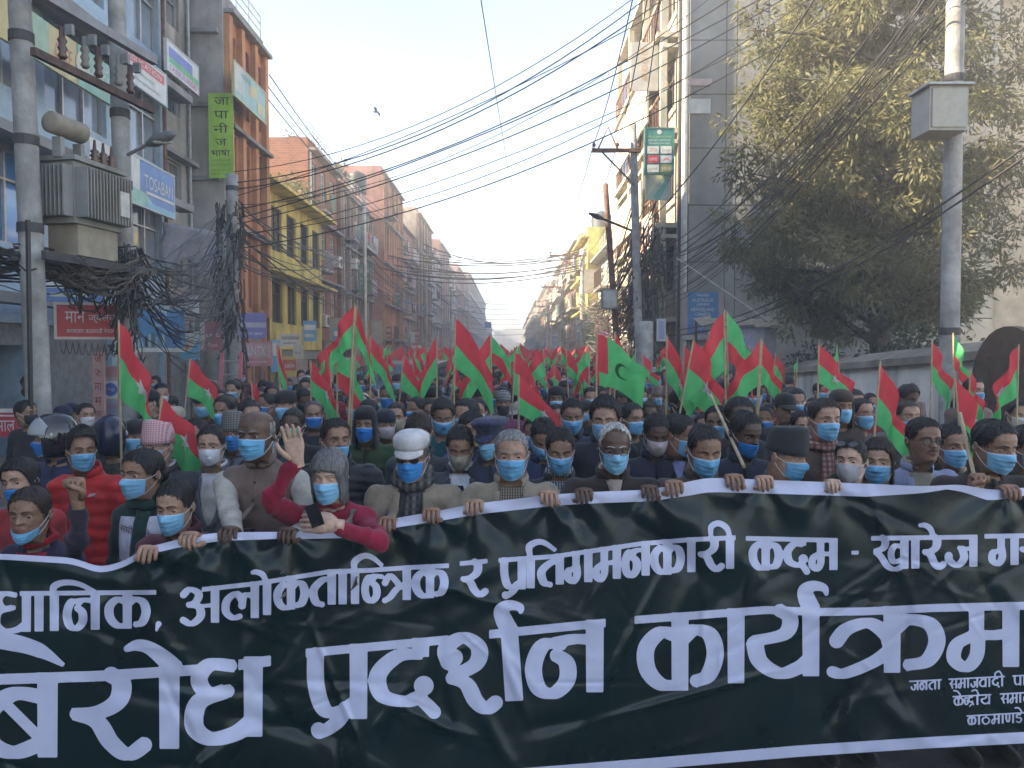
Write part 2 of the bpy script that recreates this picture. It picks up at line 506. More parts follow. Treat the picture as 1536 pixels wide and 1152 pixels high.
# ---- left row
building('unseen_shade_building', 'unseen grey building added beside the glass fronted one to shade the foreground', 'L', -9.2, -26, 6.9, 10.0, 3, 9, GRY, ALU, gh=3.1, ledge=CONC, ledge_d=0.4, shops=7)  # out of view, added to keep the sun off the banner and crowd
g, fhg = building('glass_fronted_building', 'blue and silver glass fronted building behind the transformer poles', 'L', -9.0, 7.0, 20.2, 14.3, 4, 5, BLUEP, ALU, [GSILV, GSILV, GBLUE], gh=3.1, winw=0.86, sill=0.95, head=0.12, ledge=CONC, ledge_d=0.35, mull=2, shops=5)
for f in range(4):
    part_box(g, 'cornice', CONC, -0.02, 13.25, -0.75, -0.36, 3.1 + f * fhg - 0.16, 3.1 + f * fhg + 0.02)
building('concrete_building', 'narrow bare concrete building squeezed beside the glass front', 'L', -9.35, 20.3, 22.6, 12.6, 4, 1, GRY, ALU, gh=3.1, winw=0.55, ledge=CONC, ledge_d=0.3, shops=1)
orange, fho = building('orange_building', 'tall orange building with jutting floors beside the green vertical banner', 'L', -8.35, 22.8, 26.4, 12.0, 3, 3, ORA, DWOOD, gh=3.2, winw=0.5, sill=0.35, ledge=CONC, ledge_d=0.3, pier=ORA2, side_wall=CONC, shops=2)
part_box(orange, 'side_wall', GRY, -0.12, -0.004, 0.0, 9.0, 0.0, 12.3)
for k in range(5): part_box(orange, 'side_ledge', CONC, -0.3, -0.124, 0.1, 2.6, 2.9 + k * 2.1, 3.02 + k * 2.1)
ye, fhy = building('yellow_building', 'low yellow plastered building with sloping eaves and dark framed windows', 'L', -8.9, 26.5, 36.3, 8.1, 2, 5, YEL, DWOOD, gh=2.7, winw=0.66, sill=0.55, head=0.5, ledge=YEL, ledge_d=0.75, grille=True, rail=False, shops=3)
building('brick_building', 'red brick building rising behind the yellow one with plants on its roof', 'L', -9.5, 36.4, 42.2, 11.6, 3, 3, BRK, WFRAME, gh=3.2, winw=0.5, ledge=CONC, ledge_d=0.4, balc=0.3)
building('brown_grey_building', 'brown and grey building with metal balconies under the black water tank', 'L', -9.3, 42.3, 51.3, 10.9, 3, 5, BRK2, ALU, gh=3.2, winw=0.55, ledge=CONC, ledge_d=0.3, pier=GRY, balc=0.55)
building('tall_orange_building', 'bright orange building with vertical strips and a roof railing', 'L', -8.6, 51.4, 60.3, 13.9, 4, 4, PINK, ALU, gh=3.0, winw=0.5, ledge=CONC, ledge_d=0.35, pier=ORA2, balc=0.25)
building('pink_building', 'dull pink house front with a green tin roof behind', 'L', -9.2, 60.4, 71.5, 12.6, 4, 5, PINK, WFRAME, gh=3.0, ledge=CONC, ledge_d=0.4, balc=0.4)
building('tan_building', 'tan house front between the pink and the grey fronts', 'L', -8.8, 71.6, 84, 15.0, 4, 5, BEI, ALU, gh=3.0, ledge=BEI, ledge_d=0.4, pier=BRK2, balc=0.4)
far_l = [('grey_building', 'grey far house front with a flat roof', 84.1, 97, 13.0, GRY), ('brown_building', 'brown brick far house front', 97.1, 112, 15.8, BRK), ('cream_building', 'cream far house front with many windows', 112.1, 130, 14.6, CRM),
         ('rose_building', 'rose coloured far house front', 130.1, 152, 16.5, PINK), ('sand_building', 'sand coloured far house block', 152.1, 190, 17.5, BEI), ('dull_grey_building', 'hazy grey house block far down the left side', 190.1, 260, 18.0, GRY), ('hazy_tan_building', 'hazy tan house block at the far left end of the street', 260.1, 360, 12.8, BEI)]
for (nm, lb, a, c, h, m) in far_l:
    building(nm, lb, 'L', -9.0 + random.uniform(-0.4, 0.5), a, c, h, 4, max(3, int((c - a) / 3.2)), m, random.choice([WFRAME, ALU, DWOOD]), gh=3.0, ledge=CONC, ledge_d=0.4, shops=3, balc=0.35 if a < 135 else 0)
# ---- right row
r1, fhr = building('balcony_building', 'tall beige building of stacked balconies hung with white billboards', 'R', 4.7, 22.2, 31.5, 13.8, 4, 4, BEI, DWOOD, gh=3.1, winw=0.6, ledge=CRM, ledge_d=0.45)
for f in range(4):
    bal = MB(); z = 3.15 + f * fhr
    bal.box(0.1, 9.2, -0.55, -0.49, z, z + 0.08); bal.box(0.1, 9.2, -0.55, -0.49, z + 0.85, z + 0.92)
    for k in range(24): x = 0.15 + k * 0.39; bal.box(x, x + 0.03, -0.54, -0.50, z + 0.08, z + 0.85)
    bal.build('balcony_railing', RUST, r1)
    sl = MB(); sl.box(0, 9.3, -0.6, -0.004, z - 0.14, z - 0.003); sl.build('balcony_slab', CRM, r1)
    for x in (0.15, 3.1, 6.2, 9.15): part_box(r1, 'balcony_post', CRM, x - 0.1, x + 0.1, -0.48, -0.3, z + 0.002, z + fhr - 0.145)
building('white_building', 'low white building with a dark roof tank past the balcony building', 'R', 4.9, 31.6, 44, 7.2, 2, 4, CRM, WFRAME, gh=3.0, ledge=CONC, ledge_d=0.5, balc=0.4)
building('lemon_building', 'lemon yellow building with corner balconies', 'R', 4.3, 44.1, 52, 8.7, 3, 3, YEL, WFRAME, gh=2.9, ledge=YEL, ledge_d=0.4, balc=0.6)
building('brown_house', 'brown brick house with a tiled roof edge on the sunny side', 'R', 4.5, 52.1, 68, 9.6, 3, 5, BRK2, WFRAME, gh=3.0, ledge=CONC, ledge_d=0.4, balc=0.4)
far_r = [('ochre_building', 'ochre house front down the sunny side', 68.1, 84, 10.4, BEI), ('sunlit_cream_building', 'cream sunlit house front down the right side', 84.1, 104, 10.0, CRM), ('brick_terrace', 'brick terrace far down the sunny side', 104.1, 135, 11.2, BRK2), ('faded_building', 'faded beige block far down the right side', 135.1, 185, 11.4, BEI), ('hazy_cream_building', 'hazy cream block at the far right end of the street', 185.1, 300, 11.8, CRM)]
for (nm, lb, a, c, h, m) in far_r:
    building(nm, lb, 'R', 4.6 + random.uniform(-0.2, 0.4), a, c, h, 3, max(3, int((c - a) / 3.4)), m, random.choice([WFRAME, ALU]), gh=3.0, ledge=CONC, ledge_d=0.5, shops=3, balc=0.4 if a < 120 else 0)
# far houses closing the street
for k, (x, y, w_, h, m) in enumerate([(-26, 420, 22, 12, CRM), (-2, 470, 18, 15, GRY), (18, 440, 20, 11, BEI), (34, 500, 22, 16, PINK), (-52, 500, 30, 18, BEI), (6, 560, 24, 21, CRM), (60, 520, 30, 15, GRY)]):
    root = thing('far_house', ['cream', 'grey', 'beige', 'rose', 'broad beige', 'tall cream', 'broad grey'][k] + ' hazy house block closing the end of the street', 'house', (x, y, 0))
    b = MB(); b.box(-w_ / 2, w_ / 2, 0, 12, 0, h); b.build('wall', m, root)
    b = MB(); b.box(-w_ / 2 - 0.5, w_ / 2 + 0.5, -0.5, 12.5, h + 0.01, h + 0.6); b.build('roof', [CONC, RUST, mat('blue_tin', (0.12, 0.25, 0.45), rough=0.5)][k % 3], root)
    for f in range(int(h / 3)):
        for c in range(int(w_ / 4)):
            b = MB(); x0 = -w_ / 2 + 1 + c * 4; b.box(x0, x0 + 1.8, -0.05, -0.01, 1 + f * 3, 2.5 + f * 3); b.build('window', GLS[0], root)

# camera-facing side of the balcony building: separate cladding panels with open joints
PANEL = mat('cladding_panel', (0.25, 0.245, 0.225), rough=0.8, var=0.22, scale=0.8, dirt=((0.13, 0.125, 0.11), 0.9, 0.6, 0.3))
sw = thing('panelled_side_wall', 'grey panelled end wall of the balcony building behind the tree', 'wall', (4.72, 22.18, 0))
part_box(sw, 'backing', mat('joint', (0.06, 0.06, 0.055), var=0.1), 0, 9.0, -0.03, 0.0, 0.0, 14.3)
zs_ = [0, 3.1, 4.7, 6.3, 7.9, 9.4, 10.9, 12.4, 13.9]
xs_ = [0.28, 1.32, 1.62, 2.5, 4.0, 5.5, 7.0, 9.0]
for i in range(len(zs_) - 1):
    for j in range(len(xs_) - 1):
        part_box(sw, 'panel', PANEL, xs_[j] + 0.015, xs_[j + 1] - 0.015, -0.07 - 0.006 * random.random(), -0.034, zs_[i] + 0.015, zs_[i + 1] - 0.015)
b = MB(); b.tube([(4.86, 22.0, 0.1), (4.86, 22.0, 14)], 0.09, 10); tag(b.build('drainpipe', mat('pale_pipe', (0.5, 0.48, 0.44), rough=0.5, var=0.15, dirt=((0.25, 0.22, 0.2), 2, 0.5))), 'pale vertical pipe at the corner of the panelled wall', 'pipe')
# big plain building behind the tree
big = thing('plain_building', 'big plain beige building behind the tree and the white wall', 'building', (9.5, 25, 0))
part_box(big, 'wall', plaster('stained_beige', (0.56, 0.46, 0.33), dirt=((0.3, 0.25, 0.19), 0.6, 0.6, 0.3)), 0, 24, 0, 8, 0, 17)
for k in range(3):
    for f in range(2):
        o = part_box(big, 'window', DWOOD, 14 + k * 3, 15.4 + k * 3, -0.06, -0.002, 5 + f * 4, 6.8 + f * 4)
part_box(big, 'cornice', CONC, -0.2, 24.2, -0.4, -0.004, 13.4, 13.7)

# ---- boundary wall on the right, with its cap, and dark arched gate
WALLW = mat('whitewash', (0.80, 0.76, 0.68), rough=0.9, var=0.1, scale=1.5, bump=0.2, dirt=((0.25, 0.24, 0.22), 2.4, 0.75, 0.12))
CAPM = plaster('wall_cap', (0.3, 0.26, 0.2))
bw = thing('boundary_wall', 'whitewashed street wall with a grey cap below the tree', 'wall', (6.5, 0, 0))
def wall_z(y): return np.interp(y, [4, 9.8, 19.7, 22], [2.28, 2.05, 1.55, 1.5])
n = 12; P0 = []
yy = np.linspace(9.2, 21.5, n)
m_ = MB()
for i in range(n - 1):
    a, c = yy[i], yy[i + 1]
    vs_ = [(0, a, 0), (0.3, a, 0), (0.3, c, 0), (0, c, 0), (0, a, wall_z(a)), (0.3, a, wall_z(a)), (0.3, c, wall_z(c)), (0, c, wall_z(c))]
    m_.add(vs_, [(0, 3, 2, 1), (4, 5, 6, 7), (0, 1, 5, 4), (1, 2, 6, 5), (2, 3, 7, 6), (3, 0, 4, 7)])
m_.build('wall', WALLW, bw)
for i in range(n - 1):
    a, c = yy[i] + 0.008, yy[i + 1] - 0.008; cp = MB()
    za, zc = wall_z(a) + 0.003, wall_z(c) + 0.003
    cp.add([(-0.1, a, za), (0.4, a, za), (0.4, c, zc), (-0.1, c, zc), (-0.1, a, za + 0.12), (0.4, a, za + 0.3), (0.4, c, zc + 0.3), (-0.1, c, zc + 0.12)], [(0, 3, 2, 1), (4, 5, 6, 7), (0, 1, 5, 4), (1, 2, 6, 5), (2, 3, 7, 6), (3, 0, 4, 7)])
    cp.build('cap_stone', CAPM, bw)
# earth bank and hedge behind the wall
gt = thing('arched_gate', 'dark brown round topped gate in the street wall', 'gate', (6.36, 9.95, 0))
gm = MB(); pr = [(-0.75, 0.0)] + [(-0.75, 1.7)] + [(0.75 * math.cos(t), 1.7 + 0.75 * math.sin(t)) for t in np.linspace(math.pi, 0, 16)] + [(0.75, 0.0)]
nn = len(pr)
gm.add([(0, p[0], p[1]) for p in pr] + [(0.12, p[0], p[1]) for p in pr], [tuple(range(nn)), tuple(range(2 * nn - 1, nn - 1, -1))] + [(i, (i + 1) % nn, (i + 1) % nn + nn, i + nn) for i in range(nn)])
gm.build('leaf', mat('gate_brown', (0.09, 0.055, 0.035), rough=0.7, var=0.25), gt)
for s in (-0.35, 0.0, 0.35): part_box(gt, 'batten', DWOOD, -0.035, -0.003, s - 0.03, s + 0.03, 0.1, 2.05)
part_box(gt, 'gate_backing', WALLW, 0.125, 0.137, -0.9, 0.9, 0, 2.0)
# earth bank behind the wall
P = np.zeros((6, 16, 3))
for i in range(6):
    for j in range(16):
        P[i, j] = (6.85 + i * 1.1, 9.5 + j * 0.9, 1.35 + 0.35 * math.sin(j * 0.9 + i) * 0.4 + 0.22 * min(i, 3))
b = MB(); b.grid(P); tag(b.build('earth_bank', mat('bank_soil', (0.12, 0.095, 0.06), rough=1, var=0.4, scale=3, bump=0.6, bscale=9), smooth=True), kind='structure')

# ================================================================== tree on the right
BARK = mat('bark', (0.10, 0.08, 0.06), rough=0.95, var=0.35, scale=7, bump=0.6, bscale=18)
def leaf_mat(name, col, tr=0.45): return mat(name, col, rough=0.6, var=0.35, scale=1.1, trans=tr)
def leaf_cloud(centres, per, size, spread, droop=0.35, seed=1, wid=0.22):
    r = np.random.default_rng(seed); N = len(centres) * per
    c = np.repeat(np.asarray(centres), per, 0)
    d = r.normal(size=(N, 3)); d /= np.linalg.norm(d, axis=1)[:, None]
    rad = spread * r.random((N, 1)) ** 0.6
    p = c + d * rad * np.array([1, 1, 0.75])
    ax = d + r.normal(size=(N, 3)) * 0.5; ax[:, 2] -= droop; ax /= np.linalg.norm(ax, axis=1)[:, None]
    sd = np.cross(ax, r.normal(size=(N, 3))); sd /= np.linalg.norm(sd, axis=1)[:, None]
    ln = size * (0.35 + 1.1 * r.random((N, 1)) ** 1.5); wd = ln * wid
    V = np.stack([p, p + ax * ln * 0.5 + sd * wd, p + ax * ln, p + ax * ln * 0.5 - sd * wd], 1).reshape(-1, 3)
    return V, np.arange(N * 4).reshape(-1, 4)
tree = thing('feathery_tree', 'large feathery leaved tree standing behind the white street wall', 'tree', (8.15, 17.2, 0.9))
tm = MB()
tm.tube([(0, 0, 0.0), (0.05, 0, 1.5), (-0.05, 0.1, 3.2), (0.1, 0, 5.2), (0, 0.1, 7.5), (0.1, 0, 10.5)], [0.26, 0.22, 0.2, 0.16, 0.11, 0.04], 10)
cent = []
rr = random.Random(11)
for k in range(74):
    z = rr.uniform(1.7, 11.0); a = rr.uniform(0, 2 * math.pi)
    prof = np.interp(z, [1.5, 2.6, 4.5, 7.5, 9.5, 11.5], [2.4, 3.7, 3.9, 3.7, 3.2, 1.6])
    ln = prof * rr.uniform(0.6, 1.0)
    ln *= 0.72 if math.cos(a) > 0 else 0.92
    p0 = Vector((0, 0, z - 0.5)); p1 = Vector((math.cos(a) * ln, math.sin(a) * ln * 0.8, z + rr.uniform(-0.1, 0.9)))
    mid = (p0 + p1) * 0.5 + Vector((0, 0, 0.25))
    tm.tube([p0, mid, p1], [0.06, 0.04, 0.012], 5)
    for t in np.linspace(0.35, 1.0, 9):
        q = p0 * (1 - t) ** 2 + mid * 2 * t * (1 - t) + p1 * t * t
        cent.append((q.x + rr.gauss(0, 0.22), q.y + rr.gauss(0, 0.22), q.z + rr.gauss(0, 0.2)))
for k in range(330):
    z = rr.uniform(1.9, 11.5); a = rr.uniform(0, 2 * math.pi); q_ = np.interp(z, [1.5, 2.6, 4.5, 7.5, 9.5, 11.5], [2.0, 3.5, 3.8, 3.6, 3.1, 1.6]) * math.sqrt(rr.random()) * (0.75 if math.cos(a) > 0 else 0.9)
    cent.append((math.cos(a) * q_, math.sin(a) * q_ * 0.8, z + 0.3 * math.sin(3 * a + z)))
tm.build('trunk', BARK, tree, smooth=True)
V, Q = leaf_cloud(cent, 165, 0.165, 0.42, 0.6, 3, 0.13)
npmesh('crown', V, Q, leaf_mat('feathery_leaf', (0.175, 0.165, 0.075), 0.52), tree, smooth=False)
def shrub(name, label, loc, rx, rz, n, size, col, seed, group=None, cat='shrub'):
    t = thing(name, label, cat, loc, 0, group); r2 = random.Random(seed); cs = []; st = MB()
    for k in range(n):
        a = r2.uniform(0, 6.28); z = r2.uniform(0.25, 1) * rz; q = rx * math.sqrt(r2.random()) * (1.1 - 0.4 * z / rz)
        cs.append((math.cos(a) * q, math.sin(a) * q, z))
        if k % 3 == 0: st.tube([(math.cos(a) * q * 0.15, math.sin(a) * q * 0.15, 0), (math.cos(a) * q * 0.5, math.sin(a) * q * 0.5, z * 0.5), (math.cos(a) * q, math.sin(a) * q, z)], [0.03, 0.02, 0.006], 4)
    st.build('stem', BARK, t)
    V, Q = leaf_cloud(cs, 60, size, rx * 0.35, 0.2, seed)
    npmesh('crown', V, Q, leaf_mat('shrub_leaf', col, 0.35), t, smooth=False)
shrub('hedge_bush', 'dark bush on the bank behind the wall beside the tree trunk', (7.6, 14.5, 1.35), 1.0, 1.1, 26, 0.12, (0.05, 0.07, 0.03), 5)
shrub('hedge_bush', 'dusty bush on the bank behind the concrete pole', (8.0, 11.6, 1.35), 0.9, 0.8, 20, 0.12, (0.075, 0.08, 0.035), 6)
shrub('hedge_bush', 'low bush on the bank near the end of the white wall', (7.4, 18.6, 1.35), 0.9, 0.9, 20, 0.12, (0.05, 0.07, 0.03), 7)
shrub('roof_plant', 'creeping roof plants on the yellow building beside the brick wall', (-9.8, 33.5, 8.1), 1.3, 1.5, 26, 0.16, (0.10, 0.13, 0.045), 8, cat='plant')
shrub('roof_plant', 'bushy pot plants on the brick building roof', (-10.4, 38.5, 11.6), 0.9, 1.3, 18, 0.16, (0.12, 0.13, 0.05), 9, cat='plant')
shrub('roof_plant', 'pale roof plants on the brown and grey building', (-10.0, 44.0, 11.6), 0.8, 1.2, 16, 0.18, (0.13, 0.14, 0.06), 10, cat='plant')
# weathered second tree by the plain building
t2 = thing('bare_climber_tree', 'thin dark tree against the big plain building', 'tree', (13.2, 22.5, 0.1))
b = MB(); b.tube([(0, 0, 0), (0.2, 0, 3), (0.1, 0, 6), (0.5, 0, 10), (0.9, 0, 13)], [0.2, 0.16, 0.14, 0.1, 0.05], 8)
cs = []
for k in range(14):
    z = 3 + k * 0.75; a = rr.uniform(-0.9, 0.9) + (0 if k % 2 else math.pi); b.tube([(0.15 + 0.05 * z * 0.5, 0, z), (0.3 + math.cos(a) * 1.3, 0.5 * math.sin(a), z + 0.7)], [0.05, 0.015], 5)
    for q in range(4): cs.append((0.3 + math.cos(a) * rr.uniform(0.5, 1.4), rr.gauss(0, 0.3), z + 0.5 + rr.gauss(0, 0.3)))
b.build('trunk', BARK, t2, smooth=True)
V, Q = leaf_cloud(cs, 40, 0.18, 0.45, 0.7, 31); npmesh('crown', V, Q, leaf_mat('dusty_leaf', (0.10, 0.10, 0.05), 0.4), t2, smooth=False)
# ================================================================== poles, transformer, street furniture
POLE = mat('pole_concrete', (0.33, 0.32, 0.30), rough=0.85, var=0.22, scale=5, bump=0.35, bscale=25, dirt=((0.14, 0.13, 0.12), 3, 0.7, 0.3))
DARKM = mat('dark_iron', (0.06, 0.055, 0.055), rough=0.7, var=0.25)
CABLE = mat('black_cable', (0.032, 0.029, 0.027), rough=0.6, var=0.2)
CABLE2 = mat('dusty_cable', (0.10, 0.085, 0.07), rough=0.8, var=0.3)
PORC = mat('porcelain', (0.10, 0.05, 0.035), rough=0.25, var=0.1)
TGREY = mat('transformer_grey', (0.24, 0.24, 0.22), rough=0.6, var=0.16, scale=3, dirt=((0.16, 0.13, 0.1), 3, 0.65, 0.2))
def pole(label, x, y, h, r0, r1, lean=(0, 0), name='utility_pole', bands=(), m=POLE, cat='pole', arms=()):
    t = thing(name, label, cat, (x, y, 0.0))
    b = MB(); n = 8
    b.tube([(lean[0] * k / n, lean[1] * k / n, h * k / n) for k in range(n + 1)], [r0 + (r1 - r0) * k / n for k in range(n + 1)], 16)
    b.build('shaft', m, t, smooth=True)
    for z in bands:
        q = MB(); k = z / h; rr_ = r0 + (r1 - r0) * k + 0.012
        q.tube([(lean[0] * k, lean[1] * k, z - 0.05), (lean[0] * k, lean[1] * k, z + 0.05)], rr_, 16); q.build('clamp_band', DARKM, t)
    for (z, x0, x1, tri) in arms:
        q = MB(); k = z / h; c = lean[0] * k
        q.box(c + x0, c + x1, -r0 - 0.09, -r0 - 0.003, z - 0.05, z + 0.05); q.build('crossarm', RUST, t)
        q = MB(); q.tube([(c + x0 * 0.75, -r0 - 0.04, z - 0.051), (c, -r0 * 0.9, z - 0.9)], 0.025, 5); q.build('brace', RUST, t)
        for xx in (x0 + 0.06, x0 * 0.4, x1 - 0.06):
            q = MB(); zz = z + 0.051
            q.tube([(c + xx, -r0 - 0.045, zz), (c + xx, -r0 - 0.045, zz + 0.05), (c + xx, -r0 - 0.045, zz + 0.06), (c + xx, -r0 - 0.045, zz + 0.12), (c + xx, -r0 - 0.045, zz + 0.16)], [0.02, 0.02, 0.05, 0.05, 0.025], 8); q.build('insulator', PORC, t)
        if tri:
            q = MB(); q.tube([(c + x0 * 0.85, -r0 - 0.045, z + 0.052), (c + x0 * 0.62, -r0 - 0.045, z + 0.62), (c + x0 * 0.4, -r0 - 0.045, z + 0.052)], 0.025, 5); q.build('peak_bracket', RUST, t)
    return t
p1 = pole('weathered concrete pole holding the left end of the transformer', -4.93, 8.1, 9.5, 0.125, 0.095, (-0.22, 0), bands=(3.4, 4.3, 5.35))
p2 = pole('concrete pole holding the right end of the transformer', -4.70, 9.5, 9.5, 0.115, 0.09, (-0.1, 0), bands=(3.2, 4.15, 5.0))
pole('wire wrapped concrete pole with the pink ladder leaning on it', -6.0, 16.6, 5.9, 0.14, 0.12, (0.05, 0), bands=(4.6, 5.6))
pole('slim pale metal pole in front of the brown and grey building', -7.2, 38.0, 9.5, 0.11, 0.09, m=STEEL)
pole('concrete pole by the pink house front', -6.9, 62.0, 9.0, 0.15, 0.12, arms=((8.6, -1.2, 1.2, False),))
pole('concrete pole by the grey far front', -6.9, 88.0, 9.0, 0.15, 0.12, arms=((8.6, -1.2, 1.2, False),))
pole('concrete pole far along the left pavement', -6.9, 122.0, 9.0, 0.15, 0.12, arms=((8.6, -1.2, 1.2, False),))
pr2 = pole('concrete pole with a crossarm in front of the balcony building', 3.55, 21.2, 8.3, 0.13, 0.1, (-0.28, 0), arms=((7.55, -1.15, 0.18, True),))
pole('leaning brown pole buried in wires by the balcony building', 3.25, 22.6, 7.0, 0.1, 0.08, (-0.55, 0), m=RUST)
pole('concrete pole with a crossarm by the white building', 4.0, 44.0, 8.0, 0.16, 0.13, arms=((7.6, -1.9, 0.2, True),))
pole('concrete pole with a crossarm by the brown house', 3.9, 60.0, 8.0, 0.15, 0.12, arms=((7.2, -1.7, 0.2, True),))
pole('concrete pole far along the right pavement', 3.9, 84.0, 8.0, 0.15, 0.12, arms=((7.2, -1.5, 0.2, True),))
pr0 = pole('thick grey pole carrying a meter box before the white wall', 6.0, 10.6, 10.5, 0.125, 0.11, (-0.05, 0), bands=(2.4, 5.8))
pole('short square pale post among the flags', 2.9, 17.0, 2.8, 0.2, 0.2, name='gate_post')

# transformer on its two poles
tr = thing('pole_transformer', 'grey finned transformer with oil drum slung between two concrete poles', 'transformer', (-4.75, 8.8, 0))
ax = Vector((-4.66 + 4.9, 9.5 - 8.1, 0)).normalized(); ay = Vector((-ax.y, ax.x, 0))     # along the poles, and to the side
out = Vector((ax.y, -ax.x, 0))                                                            # towards the street
def tb(nm, m, ca, cb, cz, ha, hb, hz):
    q = MB(); q.obox(ax * ca + out * cb + Vector((0, 0, cz)), ax * ha, out * hb, Vector((0, 0, hz))); return q.build(nm, m, tr)
zt = at(105, 250, 8.6).z; zb_ = at(105, 340, 8.6).z
tb('tank', TGREY, -0.08, -0.06, (zt + zb_) / 2, 0.38, 0.22, (zt - zb_) / 2)
tb('lid', TGREY, -0.08, -0.06, zt + 0.03, 0.42, 0.27, 0.025)
for k in range(15): tb('cooling_fin', TGREY, -0.43 + k * 0.05, 0.235, (zt + zb_) / 2, 0.008, 0.072, (zt - zb_) / 2 - 0.06)
for k in range(9): tb('cooling_fin', TGREY, -0.53, -0.26 + k * 0.05, (zt + zb_) / 2, 0.068, 0.008, (zt - zb_) / 2 - 0.06)
tb('base_box', mat('cabinet_beige', (0.3, 0.265, 0.2), rough=0.6, var=0.15, dirt=((0.2, 0.14, 0.09), 3, 0.6, 0.2)), -0.06, -0.05, zb_ - 0.17, 0.32, 0.18, 0.165)
pl = tb('name_plate', mat('plate', (0.55, 0.54, 0.5), rough=0.4), 0.15, 0.315, zt - 0.36, 0.075, 0.006, 0.14)
for s in (-1, 1): tb('support_beam', DARKM, 0, -0.02 + s * 0.18, zb_ - 0.40, 0.9, 0.03, 0.045)
q = MB(); zc = at(90, 195, 8.5).z
q.tube([ax * -0.62 + out * 0.02 + Vector((0, 0, zc)), ax * -0.60 + out * 0.02 + Vector((0, 0, zc)), ax * -0.16 + out * 0.02 + Vector((0, 0, zc)), ax * -0.14 + out * 0.02 + Vector((0, 0, zc))], [0.08, 0.115, 0.115, 0.08], 18)
q.build('oil_conservator', mat('drum_tan', (0.27, 0.235, 0.18), rough=0.6, var=0.15), tr, smooth=True)
for a_ in (-0.5, -0.2): tb('drum_bracket', TGREY, a_, 0.02, (zt + zc) / 2 - 0.05, 0.03, 0.05, (zc - zt) / 2 - 0.08)
for k in range(3):
    q = MB(); base = ax * (0.05 + 0.14 * k) + out * 0.02; z = zt + 0.056
    prof = [(0.03, 0), (0.05, 0.02), (0.03, 0.05), (0.055, 0.07), (0.03, 0.1), (0.055, 0.12), (0.03, 0.15), (0.05, 0.17), (0.02, 0.2), (0.012, 0.3)]
    q.tube([base + Vector((0, 0, z + p[1])) for p in prof], [p[0] for p in prof], 12); q.build('bushing', PORC, tr, smooth=True)
# crossarm with switchgear between the poles
sg = thing('switchgear_beam', 'rusty steel beam with insulators bolted between the transformer poles', 'beam', (-4.78, 8.75, 0))
for z, dd in ((at(110, 130, 8.8).z, 0.05),):
    q = MB(); q.obox(out * 0.2 + Vector((0, 0, z)), ax * 0.95, out * 0.03, Vector((0, 0, 0.04))); q.build('beam', mat('dark_rust', (0.09, 0.055, 0.045), rough=0.85, var=0.3, scale=8), sg)
    q = MB(); q.obox(out * 0.2 + Vector((0, 0, z + 0.62)), ax * 1.0, out * 0.04, Vector((0, 0, 0.05))); q.build('upper_beam', mat('beam_grey', (0.25, 0.25, 0.26), rough=0.6), sg)
    for k in range(5):
        c = ax * (-0.55 + 0.27 * k) + out * (0.2 + 0.05 * (k % 2))
        q = MB(); pf = [(0.03, 0.07), (0.05, 0.1), (0.03, 0.14), (0.05, 0.18), (0.03, 0.22), (0.05, 0.26), (0.03, 0.3), (0.03, 0.4)]
        q.tube([c + Vector((0, 0, z + p[1])) for p in pf], [p[0] for p in pf], 10); q.build('insulator', TGREY if k % 2 else PORC, sg, smooth=True)
        q = MB(); q.obox(c + out * 0.09 + Vector((0, 0, z + 0.36)), ax * 0.022, out * 0.04, Vector((0, 0, 0.055))); q.build('fuse_carrier', mat('fuse_grey', (0.2, 0.2, 0.2), rough=0.5), sg)
# street lamp on the second pole
sl = thing('street_lamp', 'grey street lamp reaching over the road from the transformer pole', 'street lamp', (-4.6, 9.4, 0))
a0 = at(192, 232, 9.3); a1 = at(222, 216, 9.1); a2 = at(262, 200, 8.9); o_ = Vector((-4.6, 9.4, 0))
q = MB(); q.tube([a0 - o_, a1 - o_], 0.022, 8); q.build('arm', STEEL, sl)
q = MB(); q.tube([a1 - o_, a1.lerp(a2, 0.3) - o_, a1.lerp(a2, 0.8) - o_, a2 - o_], [0.035, 0.07, 0.06, 0.025], 12); q.build('lamp_head', mat('lamp_grey', (0.16, 0.16, 0.16), rough=0.45), sl, smooth=True)
q = MB(); q.ell(a1.lerp(a2, 0.55) - o_ - Vector((0, 0, 0.045)), 0.12, 0.045, 0.03); q.build('lens', mat('lamp_lens', (0.5, 0.5, 0.46), rough=0.2), sl, smooth=True)
# ladder
ld = thing('ladder', 'pink ladder with pale rungs leaning against the wire wrapped pole', 'ladder', (-5.9, 16.1, 0))
PNK = mat('ladder_pink', (0.62, 0.18, 0.2), rough=0.5, var=0.12)
for s in (-1, 1):
    q = MB(); q.obox(Vector((s * 0.2, 0.05, 1.12)), (0.036, 0, 0), (0, 0.02, 0), (0, 0.14, 1.0)); q.build('rail', PNK, ld)
for k in range(7):
    z = 0.2 + 0.29 * k; q = MB(); q.tube([(-0.162, 0.05 + 0.14 * (z - 1.12), z), (0.162, 0.05 + 0.14 * (z - 1.12), z)], 0.02, 6); q.build('rung', ALU, ld)
